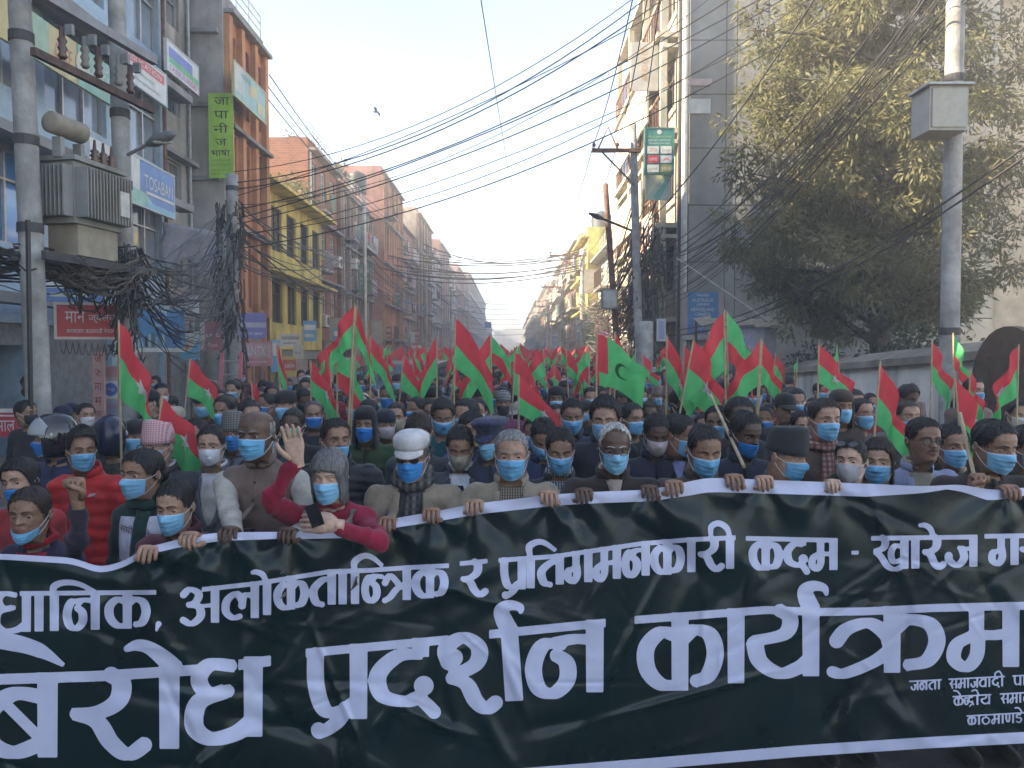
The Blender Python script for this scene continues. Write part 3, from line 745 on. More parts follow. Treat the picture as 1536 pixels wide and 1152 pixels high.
# meter box on right pole
mb = thing('meter_box', 'pale metal meter box strapped to the thick grey pole', 'box', (5.6, 10.4, 0))
z0, z1 = at(1400, 205, 10.4).z, at(1400, 140, 10.4).z
part_box(mb, 'case', mat('box_pale', (0.3, 0.28, 0.24), rough=0.5, var=0.1, dirt=((0.25, 0.22, 0.18), 3, 0.5)), -0.22, 0.28, -0.3, 0.15, z0, z1)
part_box(mb, 'door', mat('box_pale2', (0.34, 0.32, 0.27), rough=0.5, var=0.1), -0.19, 0.25, -0.32, -0.303, z0 + 0.04, z1 - 0.04)
part_box(mb, 'rain_hood', STEEL, -0.27, 0.33, -0.36, 0.16, z1 + 0.002, z1 + 0.03)
sb = thing('junction_box', 'small grey junction box on the leaning brown pole', 'box', (2.75, 22.2, 0)); zj = at(945, 448, 22.2).z
part_box(sb, 'case', TGREY, -0.2, 0.25, -0.2, 0.1, zj - 0.3, zj + 0.25); part_box(sb, 'door', STEEL, -0.16, 0.21, -0.215, -0.203, zj - 0.26, zj + 0.21)
# bracket lamp on the right
q = MB(); lp = thing('street_lamp', 'long armed street lamp on the leaning brown pole', 'street lamp', (2.9, 22.4, 0))
A0, A1 = at(958, 350, 22.4), at(884, 320, 20.8); o_ = Vector((2.9, 22.4, 0))
q.tube([A0 - o_, A0.lerp(A1, 0.75) - o_], 0.035, 6); q.build('arm', RUST, lp)
q = MB(); q.tube([A0.lerp(A1, 0.75) - o_, A0.lerp(A1, 0.85) - o_, A1 - o_], [0.04, 0.08, 0.03], 8); q.build('lamp_head', DARKM, lp)
# roof furniture
def tank(label, x, y, z, r, h, col):
    t = thing('water_tank', label, 'water tank', (x, y, z)); m = mat('tank_plastic', col, rough=0.5, var=0.1)
    q = MB(); pts = [(0, 0, 0.6)] + [(0, 0, 0.6 + h * k / 8) for k in range(9)] + [(0, 0, 0.6 + h * 1.12), (0, 0, 0.6 + h * 1.18)]
    q.tube(pts, [r * 0.9] + [r * (1 + 0.03 * (k % 2)) for k in range(9)] + [r * 0.45, r * 0.3], 20); q.build('drum', m, t, smooth=True)
    for (a, c) in ((-1, -1), (1, -1), (-1, 1), (1, 1)): part_box(t, 'leg', STEEL, a * r * 0.6 - 0.04, a * r * 0.6 + 0.04, c * r * 0.6 - 0.04, c * r * 0.6 + 0.04, 0, 0.598)
tank('black ribbed water tank on a stand on the brown and grey roof', -9.8, 49.5, 11.6, 0.55, 1.2, (0.03, 0.035, 0.035))
tank('blue water tank on the white building roof', 5.6, 37.5, 7.2, 0.6, 1.1, (0.05, 0.12, 0.3))
tank('dark water tank on the tan roof', -9.9, 78.0, 11.6, 0.6, 1.3, (0.03, 0.035, 0.035))
tank('dark water tank on the lemon roof', 5.5, 48, 8.7, 0.6, 1.3, (0.04, 0.045, 0.05))
def ac(label, loc, rz):
    t = thing('air_conditioner', label, 'air conditioner', loc, rz)
    part_box(t, 'case', mat('ac_white', (0.55, 0.54, 0.5), rough=0.5, var=0.08), -0.4, 0.4, -0.42, -0.1, 0, 0.58)
    q = MB(); q.tube([(0.1, -0.428, 0.29), (0.1, -0.422, 0.29)], 0.22, 20); q.build('fan_grille', DARKM, t)
    for x in (-0.3, 0.3): part_box(t, 'bracket', RUST, x - 0.02, x + 0.02, -0.4, 0.05, -0.05, -0.003)
ac('white air conditioner under a brick building window', (-9.45, 41.0, 6.6), R(90)); ac('white air conditioner on the brown and grey building', (-9.25, 44.5, 6.9), R(90)); ac('white air conditioner low on the brick building', (-9.45, 38.0, 3.4), R(90)); ac('grey air conditioner on the balcony building', (4.62, 23.6, 5.5), R(-90))
# tin roof on the pink building
t = thing('tin_roof', 'green tin roof shed on the pink house', 'roof', (-9.2, 62, 12.6)); q = MB()
for k in range(10): q.obox(Vector((-0.1 - 0.25 * k, 2.5, 1.7 - 0.10 * k)), (0.122, 0, -0.05), (0, 2.6, 0), (0, 0, 0.02))
q.build('sheeting', mat('green_tin', (0.16, 0.34, 0.22), rough=0.5, var=0.15), t)
for x, y in ((-0.2, 0.3), (-0.2, 4.8), (-2.2, 0.3), (-2.2, 4.8)): part_box(t, 'post', RUST, x - 0.05, x + 0.05, y - 0.05, y + 0.05, 0, 1.6 + 0.4 * (x + 0.2))
# bird
bd = MB(); c = at(564, 168, 30)
sp = 0.35
bd.tube([(-0.02, -0.18, 0), (0, -0.08, 0.02), (0, 0.06, 0.01), (0, 0.2, 0)], [0.015, 0.05, 0.05, 0.02], 8)
for s in (-1, 1):
    bd.add([(0, -0.07, 0.02), (s * 0.2, -0.1, 0.12), (s * 0.42, 0.0, 0.02), (s * 0.2, 0.06, 0.11), (0, 0.08, 0.02), (0, 0, -0.01), (s * 0.2, -0.02, 0.1)], [(0, 1, 6), (1, 2, 6), (2, 3, 6), (3, 4, 6), (0, 6, 5), (6, 4, 5)])
o = bd.build('bird', mat('bird_black', (0.03, 0.03, 0.035), rough=0.8)); o.location = c; o.scale = (0.72, 0.72, 0.72); o.rotation_euler = (R(10), R(25), R(70)); tag(o, 'dark bird flying over the street with wings raised', 'bird')

U = random.uniform
# ================================================================== wires
def cat_pts(a, b_, sag, n=18, j=0.0):
    a = Vector(a); b_ = Vector(b_); out_ = []
    for k in range(n + 1):
        t = k / n; p = a.lerp(b_, t); p.z -= sag * 4 * t * (1 - t)
        if j and 0 < k < n: p += Vector((random.gauss(0, j), random.gauss(0, j), random.gauss(0, j)))
        out_.append(p)
    return out_
def wire(label, a, b_, sag, r=0.012, group=None, m=CABLE, n=18):
    q = MB(); q.tube(cat_pts(a, b_, sag, n), r, 5); return tag(q.build('overhead_cable', m), label, 'cable', group)
G1 = 'cables slung across the street from the ladder pole'
for k in range(11):
    wire('black cable slung from the ladder pole up to the upper right', at(350 + U(-6, 6), 262 + 11 * k + U(-5, 5), 16.6), at(1090 + 16 * k, -125 + 15 * k + U(-12, 12), U(13, 16)), U(0.4, 1.3), random.choice([0.007, 0.009, 0.013]), G1)
G2 = 'thin power lines running down the right side'
for (dx, ue, vt) in ((-1.1, 968, 0), (-0.45, 985, 0), (0.1, 1000, -30)):
    wire('thin power line running down the right side between crossarms', (3.3 + dx, 21.05, 7.75), (4.0 + dx * 1.6, 43.8, 7.8), 0.7, 0.011, G2)
    wire('thin power line from the right crossarm towards the viewer', at(ue, -90, 12), (3.3 + dx, 21.05, 7.75), 0.3, 0.011, 'thin power lines overhead on the right')
    wire('thin power line between the far right crossarms', (4.0 + dx * 1.6, 43.8, 7.8), (3.9 + dx * 1.4, 59.8, 7.4), 0.4, 0.012, 'thin power lines between the far crossarms')
wire('single thin line hanging high over the middle of the street', at(712, -60, 9), at(784, 378, 60), 0.25, 0.007)
for k in range(3): wire('line along the left roofs from the orange parapet', at(404 - 6 * k, 112 + 12 * k, 26.5), at(600 + 10 * k, 330 + 12 * k, 58), 0.9, 0.02, 'lines along the left roofs')
for k in range(14):
    wire('sagging cable crossing the street further down', at(640 - random.uniform(0, 80), 366 + k * 3.5, 44 + random.uniform(0, 16)), at(872, 372 + k * 2.5, 44), random.uniform(0.3, 1.0), random.choice([0.02, 0.026, 0.035]), 'cables crossing further down the street')
for k in range(7):
    wire('faint cable crossing the far street', at(700 - k * 3, 450 + k * 8, 95 + 6 * k), at(832, 448 + k * 8, 80 + 6 * k), 0.6, 0.03, 'faint far cables')
for k in range(16):
    wire('cable strung along the left house fronts', at(355 + random.uniform(-8, 8), random.uniform(290, 450), 16.6), at(545, random.uniform(330, 470), 38), random.uniform(0.2, 1.3), random.choice([0.012, 0.016, 0.02]), 'cables along the left house fronts')
for k in range(12):
    wire('cable strung along the far left house fronts', at(545, random.uniform(345, 460), 38), at(648, random.uniform(400, 480), 62), random.uniform(0.3, 1.0), 0.02, 'cables along the far left house fronts')
G3 = 'black cables running past the tree'
for k in range(17):
    wire('black cable running past the tree to the right hand pole', at(985 + random.uniform(-12, 12), 380 + 5 * k + random.uniform(-8, 8), 21.3), at(1400 + random.uniform(-40, 70), -40 + random.uniform(-30, 40), 10.4), random.uniform(0.3, 1.0), random.choice([0.007, 0.009, 0.012]), G3)
for k in range(2): wire('thick cable sagging low past the tree', at(1000, 495 + 8 * k, 21.3), at(1600, 175 + 16 * k, 8), 0.55, 0.014, 'thick low cables')
wire('lone cable above the tree top', at(975, 330, 21.3), at(1265, -70, 12), 0.3, 0.016)
wire('pale stay rod by the blue destination sign', at(1012, 385, 21.5), at(1165, 490, 19.5), 0.0, 0.025, m=mat('pale_rod', (0.5, 0.47, 0.42), rough=0.6))
# tangles: nobody could count these
def tangle(label, n, pick, r=(0.006, 0.014), m=CABLE, pts=12):
    q = MB()
    for k in range(n):
        a, b_, sag = pick()
        q.tube(cat_pts(a, b_, sag, pts, 0.012), random.uniform(*r), 4, caps=False)
    return tag(q.build('cable_tangle', [m]), label, 'cables', kind='stuff')
U = random.uniform
tangle('thick tangle of black cables slung between the transformer poles', 62, lambda: (at(U(-60, 40), U(362, 420), U(7.7, 8.4)), at(U(150, 215), U(365, 430), U(9.2, 9.8)), U(-0.05, 0.18)))
tangle('dusty loops of cable drooping below the transformer', 48, lambda: (at(U(60, 130), U(385, 425), U(8.2, 8.7)), at(U(120, 215), U(385, 440), U(8.7, 9.6)), U(0.02, 0.22)), m=CABLE2)
tangle('cables fanning from the transformer poles to the ladder pole', 48, lambda: (at(U(180, 215), U(370, 470), U(9.3, 9.8)), at(U(325, 360), U(300, 470), U(16.4, 16.8)), U(0.1, 1.3)), pts=16)
def coil(cu, cv, Y, n, ru, rv):
    def f():
        a = U(0, 6.28); p = at(cu + ru * U(-1, 1), cv + rv * U(-1, 1), Y + U(-0.25, 0.15)); d = Vector((U(-0.2, 0.2), U(-0.25, 0.1), -U(0.1, 0.9)))
        return p, p + d, U(0.0, 0.35)
    return f
tangle('mass of cables bound to the ladder pole', 120, coil(345, 400, 16.6, 0, 22, 105), r=(0.01, 0.022))
tangle('mass of cables bound to the second transformer pole', 50, coil(192, 405, 9.4, 0, 14, 45), r=(0.008, 0.016))
tangle('mass of cables bound to the right hand pole', 200, coil(972, 455, 21.4, 0, 26, 120), r=(0.012, 0.028), m=mat('sunbleached_cable', (0.075, 0.065, 0.05), rough=0.8))
tangle('fan of dusty cables between the right hand pole and the white building', 70, lambda: (at(U(950, 985), U(300, 480), 21.4), at(U(862, 885), U(440, 520), 44), U(0.2, 1.6)), r=(0.012, 0.02), m=CABLE2, pts=14)
tangle('cables hanging in front of the red shop sign', 12, lambda: (at(U(80, 180), U(420, 440), 9.6), at(U(90, 190), U(420, 440), 9.9), U(0.1, 0.4)))
for k in range(9):
    wire('string light loop hanging below the red shop sign', at(90 + 9.5 * k, 512 + 0.6 * k, 9.95), at(99.5 + 9.5 * k, 512 + 0.6 * k, 9.98), 0.16, 0.006, 'string light loops', m=CABLE2, n=10)
wire('dark cable running down the first transformer pole', at(42, 330, 7.8), at(47, 640, 7.85), -0.0, 0.025)

# ================================================================== signboards
def cm(c, rough=0.5): return mat('sign_paint', c, rough=rough, var=0.10, scale=4, dirt=(tint(c, 0.6), 2.5, 0.35, 0.3))
def sign(label, loc, rz, w, h, base, items=(), name='signboard', depth=0.06, frame=None, cat='sign', tilt=0.0, group=None):
    """local x along the board, -y towards the reader, origin at lower left"""
    t = thing(name, label, cat, loc, rz, group)
    if tilt: t.rotation_euler = (tilt, 0, rz)
    part_box(t, 'board', cm(base), 0, w, 0, depth, 0, h)
    if frame:
        q = MB(); f = 0.035
        q.box(-f, w + f, -0.012, depth + 0.01, -f, -0.001); q.box(-f, w + f, -0.012, depth + 0.01, h + 0.001, h + f); q.box(-f, -0.001, -0.012, depth + 0.01, -0.001, h + 0.001); q.box(w + 0.001, w + f, -0.012, depth + 0.01, -0.001, h + 0.001)
        q.build('frame', cm(frame), t)
    lay = 0
    for it in items:
        lay += 1; y = -0.003 * lay
        if it[0] == 'r':
            _, x0, x1, z0_, z1_, c = it; q = MB(); q.add([(x0 * w, y, z0_ * h), (x1 * w, y, z0_ * h), (x1 * w, y, z1_ * h), (x0 * w, y, z1_ * h)], [(0, 1, 2, 3)]); q.build('colour_field', cm(c), t)
        elif it[0] == 'c':
            _, x, z, r, c = it; q = MB(); q.add([(x * w + r * h * math.cos(a), y, z * h + r * h * math.sin(a)) for a in np.linspace(0, 2 * math.pi, 25)[:-1]], [tuple(range(24))]); q.build('emblem', cm(c), t)
        elif it[0] == 'p':
            _, pts, c = it; q = MB(); q.add([(p[0] * w, y, p[1] * h) for p in pts], [tuple(range(len(pts)))]); q.build('colour_field', cm(c), t)
        elif it[0] == 't':
            _, s, x, z, hh, c = it[:6]; me = text_mesh(s, 1.0)
            if not len(me.vertices): continue
            co = np.empty(len(me.vertices) * 3, np.float32); me.vertices.foreach_get('co', co); co = co.reshape(-1, 3)
            x0, x1, y0, y1 = co[:, 0].min(), co[:, 0].max(), co[:, 1].min(), co[:, 1].max()
            sc_ = hh * h / max(1e-6, y1 - y0); sx_ = sc_
            mw = (it[6] if len(it) > 6 else 0.92) * w
            if len(it) > 6 or (x1 - x0) * sx_ > mw: sx_ = mw / (x1 - x0)
            cc = np.empty_like(co); cc[:, 0] = x * w + (co[:, 0] - (x0 + x1) / 2) * sx_; cc[:, 1] = y; cc[:, 2] = z * h + (co[:, 1] - (y0 + y1) / 2) * sc_
            me.vertices.foreach_set('co', cc.ravel()); me.materials.clear()
            finish(me, 'lettering', cm(c), t)
    return t
def psign(label, X, u0, u1, vt, vb, base, items=(), off=0.12, **k):
    """a board on the left-hand street front: u0<u1 its near and far edge, vt/vb its top and bottom at the near edge"""
    a = onx(u0, vb, X); b_ = onx(u1, vb, X); zt_ = onx(u0, vt, X).z
    return sign(label, (X, a.y, a.z), R(90), b_.y - a.y, zt_ - a.z, base, items, **k)
def csign(label, u0, u1, vt, vb, Y, base, items=(), **k):
    a = at(u0, vb, Y); b_ = at(u1, vt, Y)
    return sign(label, a, k.pop('rz', 0.0), b_.x - a.x, b_.z - a.z, base, items, **k)
WH, BK = (0.6, 0.6, 0.58), (0.02, 0.02, 0.02)
XL = -8.2
psign('long cream and green hoarding above the switchgear', XL, -60, 168, -60, 18, (0.5, 0.42, 0.2), [('r', 0, 0.33, 0, 1, (0.5, 0.42, 0.18)), ('r', 0.33, 0.5, 0, 1, (0.3, 0.42, 0.3)), ('t', 'CAFE', 0.6, 0.5, 0.4, (0.5, 0.16, 0.08), 0.12), ('r', 0.7, 1.0, 0, 1, (0.2, 0.4, 0.32)), ('c', 0.74, 0.55, 0.3, (0.5, 0.5, 0.4)), ('t', 'CANADA', 0.87, 0.55, 0.22, WH, 0.18), ('t', 'AUSTRALIA', 0.87, 0.82, 0.16, WH, 0.18), ('t', 'JAPAN UK', 0.87, 0.25, 0.16, (0.6, 0.55, 0.3), 0.18)])
psign('white hoarding with a red heading beside the second pole', XL, 184, 249, 62, 112, WH, [('r', 0.02, 0.95, 0.62, 0.92, (0.55, 0.1, 0.08)), ('t', 'EDUCATION', 0.5, 0.77, 0.17, WH, 0.75), ('t', 'consultancy', 0.4, 0.42, 0.16, (0.25, 0.4, 0.3), 0.6), ('t', 'Putalisadak', 0.55, 0.2, 0.1, (0.25, 0.35, 0.4), 0.6)], frame=(0.35, 0.45, 0.45))
psign('white blue and green hoarding above the concrete building', -8.4, 251, 297, 60, 103, (0.55, 0.58, 0.6), [('r', 0.05, 0.8, 0.5, 0.85, (0.15, 0.2, 0.5)), ('r', 0.05, 1.0, 0.3, 0.5, (0.15, 0.42, 0.2)), ('t', 'LANGUAGE', 0.5, 0.15, 0.18, (0.5, 0.1, 0.35), 0.85)], frame=(0.5, 0.5, 0.48))
psign('white and green hoarding with a leaf behind the street lamp', XL, 136, 196, 205, 275, WH, [('r', 0, 1, 0, 0.25, (0.2, 0.4, 0.28)), ('c', 0.35, 0.55, 0.22, (0.2, 0.42, 0.25)), ('t', 'HOSPITAL', 0.55, 0.12, 0.12, WH, 0.6)])
psign('blue hoarding lettered TOSABAN under the first floor', XL, 198, 261, 233, 302, (0.10, 0.22, 0.5), [('r', 0, 0.18, 0.3, 1, WH), ('p', [(0, 0), (0.6, 0), (0.3, 0.3), (0, 0.35)], (0.25, 0.5, 0.42)), ('t', 'TOSABAN', 0.62, 0.58, 0.3, WH, 0.68), ('r', 0.3, 0.98, 0.3, 0.36, WH), ('r', 0.3, 1, 0.0, 0.12, (0.2, 0.45, 0.6))], frame=(0.45, 0.5, 0.5))
psign('teal and cream hoarding on the orange building', -7.7, 352, 398, 92, 142, (0.25, 0.42, 0.40), [('r', 0.0, 0.3, 0.2, 1, (0.45, 0.5, 0.45)), ('r', 0.45, 0.7, 0.45, 0.8, (0.5, 0.42, 0.2)), ('r', 0.7, 0.95, 0.12, 0.45, (0.5, 0.45, 0.25)), ('t', 'HOME', 0.35, 0.8, 0.2, (0.25, 0.35, 0.3), 0.3)], frame=(0.5, 0.42, 0.22))
# green hanging banner, facing the viewer
a = at(314, 267, 22.3); b_ = at(350, 140, 22.3)
sign('lime green vertical banner hanging on the orange building', a, R(-3), b_.x - a.x, b_.z - a.z, (0.33, 0.55, 0.06), [('t', 'जा', 0.55, 0.905, 0.09, BK, 0.6), ('t', 'पा', 0.52, 0.745, 0.09, BK, 0.58), ('t', 'नी', 0.5, 0.59, 0.115, BK, 0.6), ('t', 'ज', 0.5, 0.42, 0.08, BK, 0.45), ('t', 'भाषा', 0.48, 0.29, 0.07, BK, 0.75), ('t', 'सिकाई', 0.5, 0.205, 0.035, (0.15, 0.3, 0.05), 0.75), ('t', 'सम्पर्क', 0.5, 0.145, 0.035, (0.15, 0.3, 0.05), 0.8), ('t', '9841 4242', 0.5, 0.09, 0.03, (0.15, 0.3, 0.05), 0.8), ('t', '9841 4231', 0.5, 0.045, 0.03, (0.15, 0.3, 0.05), 0.8)], name='hanging_banner', cat='banner', depth=0.015)
# red jeweller's sign facing the viewer at an angle
a = at(86, 505, 10.2)
sign('red shop sign with white lettering under the transformer', a, R(14), 0.80, 0.42, (0.48, 0.05, 0.05), [('t', 'मान', 0.27, 0.62, 0.34, WH, 0.3), ('t', 'ज्वेलस', 0.68, 0.60, 0.34, WH, 0.42), ('t', 'बागबजार काठमाडौं नेपाल', 0.5, 0.2, 0.17, WH, 0.72)], frame=(0.6, 0.5, 0.45))
csign('red and white shop board lettered in white near the helmet', -30, 24, 613, 655, 9.0, (0.5, 0.04, 0.06), [('r', 0, 1, 0.72, 0.78, WH), ('r', 0, 1, 0.86, 1, WH), ('t', 'माल', 0.72, 0.38, 0.4, WH, 0.5)])
csign('small green poster on the weathered pole', 52, 75, 628, 655, 7.88, WH, [('r', 0.12, 0.85, 0.2, 0.9, (0.06, 0.5, 0.1)), ('r', 0.3, 0.7, 0.6, 0.72, (0.03, 0.2, 0.05))], depth=0.01, cat='poster', name='poster')
csign('pink vertical shop sign with brown letters on the door jamb', 141, 155, 528, 665, 11.6, (0.5, 0.3, 0.28), [('t', s, 0.5, 0.93 - 0.155 * k, 0.085, (0.28, 0.05, 0.05), 0.62) for k, s in enumerate(['ज', 'रे', 'मा', 'म', 'ग्या', 'म'])], depth=0.05)
csign('small shop poster stack beside the pink vertical sign', 156, 178, 548, 625, 11.9, (0.42, 0.36, 0.34), [('r', 0.05, 0.9, 0.78, 0.97, (0.45, 0.2, 0.2)), ('r', 0.05, 0.9, 0.35, 0.7, WH), ('c', 0.48, 0.53, 0.13, (0.08, 0.14, 0.45)), ('t', 'Vings', 0.48, 0.53, 0.08, WH, 0.5), ('r', 0.05, 0.9, 0.02, 0.3, (0.3, 0.35, 0.5)), ('t', 'FRESH', 0.48, 0.2, 0.09, (0.6, 0.1, 0.1), 0.7)])
a = at(203, 528, 13.0)
sign('blue drinks hoarding with bottles and a round emblem', a, R(14), 0.78, 0.72, (0.10, 0.27, 0.48), [('r', 0.36, 0.64, 0.6, 0.98, (0.45, 0.55, 0.6)), ('c', 0.5, 0.79, 0.15, (0.08, 0.2, 0.45)), ('r', 0.42, 0.58, 0.76, 0.82, WH), ('r', 0, 1, 0, 0.1, WH), ('p', [(0.02, 0.12), (0.04, 0.5), (0.2, 0.12)], (0.3, 0.45, 0.55)), ('p', [(0.68, 0.12), (0.9, 0.85), (0.97, 0.3), (0.97, 0.12)], (0.15, 0.33, 0.55))] + [('r', 0.2 + 0.07 * k, 0.25 + 0.07 * k, 0.12, 0.36 + 0.1 * ((k * 7) % 3) / 2, [(0.05, 0.05, 0.06), (0.45, 0.5, 0.5), (0.1, 0.2, 0.15), (0.4, 0.45, 0.5), (0.15, 0.3, 0.5), (0.5, 0.5, 0.5)][k]) for k in range(6)] + [('p', [(0.75, 0.2), (0.88, 0.7), (0.94, 0.2)], (0.05, 0.12, 0.3))])
a = at(270, 540, 13.6)
sign('small blue and orange advert board beside the drinks hoarding', a, R(14), 0.32, 0.5, (0.12, 0.36, 0.55), [('p', [(0, 0.3), (0.6, 0.35), (1, 0.8), (1, 1), (0, 1)], (0.6, 0.58, 0.55)), ('c', 0.3, 0.45, 0.12, (0.6, 0.25, 0.05)), ('t', 'fresh', 0.4, 0.65, 0.12, (0.5, 0.08, 0.06), 0.6)])
a = at(300, 526, 16.0)
sign('faded maroon board lettered Life Fun behind the ladder pole', a, R(8), 0.42, 0.6, (0.32, 0.11, 0.12), [('r', 0.02, 0.25, 0.02, 0.98, (0.45, 0.38, 0.36)), ('t', 'Life G', 0.62, 0.55, 0.14, WH, 0.6), ('t', 'Fun', 0.62, 0.2, 0.14, WH, 0.4)])
a = at(357, 507, 19.0)
sign('violet shop board above the pale red one', a, R(14), 0.66, 0.62, (0.2, 0.18, 0.42), [('r', 0.0, 1, 0.42, 0.62, (0.42, 0.42, 0.5)), ('t', 'fashion wear', 0.5, 0.2, 0.14, WH, 0.8)])
a = at(357, 549, 19.0)
sign('pale red shop board lettered FLNTK', a, R(10), 0.82, 0.62, (0.5, 0.2, 0.19), [('r', 0.04, 0.96, 0.32, 0.9, (0.52, 0.32, 0.3)), ('t', 'FLNTK', 0.5, 0.6, 0.36, WH, 0.62), ('t', 'readymade', 0.5, 0.16, 0.12, WH, 0.7)])
a = at(407, 558, 20.5)
sign('light blue sheet sign beside the pale red shop board', a, R(10), 0.22, 0.85, (0.15, 0.4, 0.6), [('r', 0.1, 0.9, 0.5, 0.9, WH)])
a = at(424, 565, 24)
sign('orange and yellow shop sheet with white lettering', a, R(10), 0.42, 0.62, (0.55, 0.38, 0.1), [('r', 0, 1, 0.3, 0.85, (0.5, 0.12, 0.07)), ('t', 'sale', 0.5, 0.58, 0.25, WH, 0.7)])
a = at(444, 566, 25)
sign('faded pink shop sheet at the corner of the yellow building', a, R(10), 0.36, 0.6, (0.42, 0.28, 0.22), [('r', 0.1, 0.9, 0.1, 0.4, (0.45, 0.4, 0.3))])
a = at(440, 545, 26)
sign('small white notice hanging below the yellow windows', a, R(4), 0.32, 0.62, (0.5, 0.46, 0.4), [('r', 0.2, 0.8, 0.5, 0.6, (0.3, 0.3, 0.3))], cat='notice')
a = at(576, 546, 46); sign('small yellow square sign before the tall orange building', a, R(5), 0.6, 0.75, (0.5, 0.38, 0.06), [('r', 0.3, 0.7, 0.3, 0.6, (0.35, 0.2, 0.05))])
a = at(573, 568, 44); sign('blue grey shop board above the parked van', a, R(5), 0.85, 0.75, (0.15, 0.2, 0.32), [('t', 'GOLD', 0.5, 0.6, 0.2, WH, 0.6)])
a = at(545, 560, 40); sign('yellow and red card sign behind the tall flag', a, R(10), 0.45, 1.1, (0.55, 0.45, 0.2), [('r', 0.1, 0.9, 0.1, 0.25, (0.5, 0.06, 0.05)), ('t', 'X', 0.5, 0.65, 0.2, (0.5, 0.06, 0.05), 0.5)])
csign('blue flag shaped board sticking out far down the left row', 727, 737, 483, 492, 110, (0.06, 0.16, 0.45), [('r', 0.2, 0.8, 0.4, 0.6, (0.1, 0.25, 0.55))])
# draped white sheet between concrete and orange building
P = np.zeros((10, 14, 3))
for i in range(10):
    for j in range(14):
        p = at(242 + 92 * j / 13, (332 + 18 * j / 13 - 30 * math.sin(j / 13 * 3.1) * 0) + (62 + 14 * math.sin(j * 0.9)) * i / 9, 18.6); P[i, j] = p + Vector((0, 0.12 * math.sin(i * 0.8 + j * 1.1), 0))
b = MB(); b.grid(P); o = b.build('cloth_sheet', mat('faded_sheet', (0.5, 0.46, 0.5), rough=0.9, var=0.2, scale=3, trans=0.3), smooth=True); o.modifiers.new('t', 'SOLIDIFY').thickness = 0.006
tag(o, 'faded whitish sheet slung behind the cables beside the concrete building', 'cloth')
# right side boards
csign('green board of six company logos on the panelled corner', 968, 1010, 193, 260, 21.6, (0.04, 0.22, 0.18), [('c', 0.5, 0.93, 0.055, WH), ('t', 'OPEN ACADEMY NETWORK', 0.5, 0.82, 0.04, (0.45, 0.5, 0.2), 0.9), ('t', 'HEAD OFFICE', 0.5, 0.74, 0.04, WH, 0.8), ('t', 'TRAINING PARTNERS', 0.5, 0.67, 0.035, WH, 0.8)] +
      [('r', 0.06 + 0.48 * (k % 2), 0.48 + 0.46 * (k % 2), 0.44 - 0.21 * (k // 2), 0.61 - 0.21 * (k // 2), c) for k, c in enumerate([WH, WH, (0.5, 0.06, 0.08), (0.5, 0.55, 0.58), WH, (0.25, 0.25, 0.08)])] + [('t', s, 0.27 + 0.48 * (k % 2), 0.52 - 0.21 * (k // 2), 0.07, c, 0.3) for k, (s, c) in enumerate([('ZETA', (0.45, 0.06, 0.06)), ('Grow', (0.2, 0.2, 0.2)), ('NIMS', WH), ('A', (0.6, 0.1, 0.08)), ('boost', (0.2, 0.2, 0.22)), ('MILE', WH)])], frame=(0.08, 0.2, 0.16))
csign('tall blue destination board listing JAPAN and CANADA', 1022, 1086, 438, 510, 21.9, (0.36, 0.27, 0.27), [('r', 0.14, 0.88, 0.14, 1.0, (0.06, 0.2, 0.42))] + [('t', s, 0.5, 0.93 - 0.098 * k, 0.07, WH, w_) for k, (s, w_) in enumerate([('Study', 0.3), ('AUSTRALIA', 0.5), ('JAPAN', 0.3), ('NEWZELAND', 0.55), ('CANADA', 0.38), ('USA', 0.22), ('GERMANY', 0.42), ('DENMARK', 0.42)])] + [('r', 0.02, 0.8, 0.01, 0.1, (0.4, 0.42, 0.4))])
csign('pale blue and white shop hoarding lettered Common Centre', 1062, 1165, 488, 532, 19.5, (0.25, 0.27, 0.33), [('r', 0.0, 0.28, 0.1, 0.95, (0.5, 0.45, 0.36)), ('r', 0.3, 0.82, 0.02, 0.98, (0.36, 0.4, 0.6)), ('t', 'Common Centre', 0.6, 0.66, 0.24, WH, 0.42), ('t', 'Sikai', 0.55, 0.28, 0.2, WH, 0.2)])
part = thing('tin_awning', 'ragged tin awning over the pale blue hoarding', 'awning', at(1050, 482, 19.3)); q = MB()
for k in range(9): q.obox(Vector((0.13 + 0.22 * k, 0.35, 0.03 * math.sin(k * 1.7))), (0.108, 0, 0.01), (0, 0.5, 0.12), (0, 0, 0.01))
q.build('sheeting', mat('old_tin', (0.35, 0.31, 0.25), rough=0.6, var=0.3, scale=4), part)
for x in (0.1, 1.9): part_box(part, 'prop', RUST, x - 0.03, x + 0.03, 0.8, 0.86, -2.7, 0.05)
# billboards on the balcony building front (facing the street)
def rsign(label, X, y0, y1, z0, z1, base, items=(), **k): return sign(label, (X, y1, z0), R(-90), y1 - y0, z1 - z0, base, items, **k)
csign('grey white billboard with orange letters standing over the balcony', 946, 988, 63, 136, 22.7, (0.45, 0.42, 0.37), [('t', s, 0.5, 0.8 - 0.17 * k, 0.12, (0.5, 0.28, 0.1), 0.22) for k, s in enumerate('EDGE')])
rsign('long white billboard along the upper balcony', 4.02, 23.4, 30.5, 9.0, 10.6, (0.55, 0.52, 0.42), [('t', 'COLLEGE OF IT', 0.5, 0.5, 0.4, (0.4, 0.38, 0.3), 0.8)])
rsign('cream billboard along the middle balcony', 4.02, 24.4, 31, 6.2, 7.5, (0.55, 0.5, 0.36), [('t', 'INSTITUTE', 0.5, 0.5, 0.4, (0.35, 0.33, 0.25), 0.7)])
rsign('pale board with a pink corner along the lower balcony', 4.0, 22.3, 24.0, 4.9, 6.2, (0.52, 0.42, 0.36), [('p', [(0, 0), (0.8, 0), (0, 0.6)], (0.5, 0.16, 0.15))])
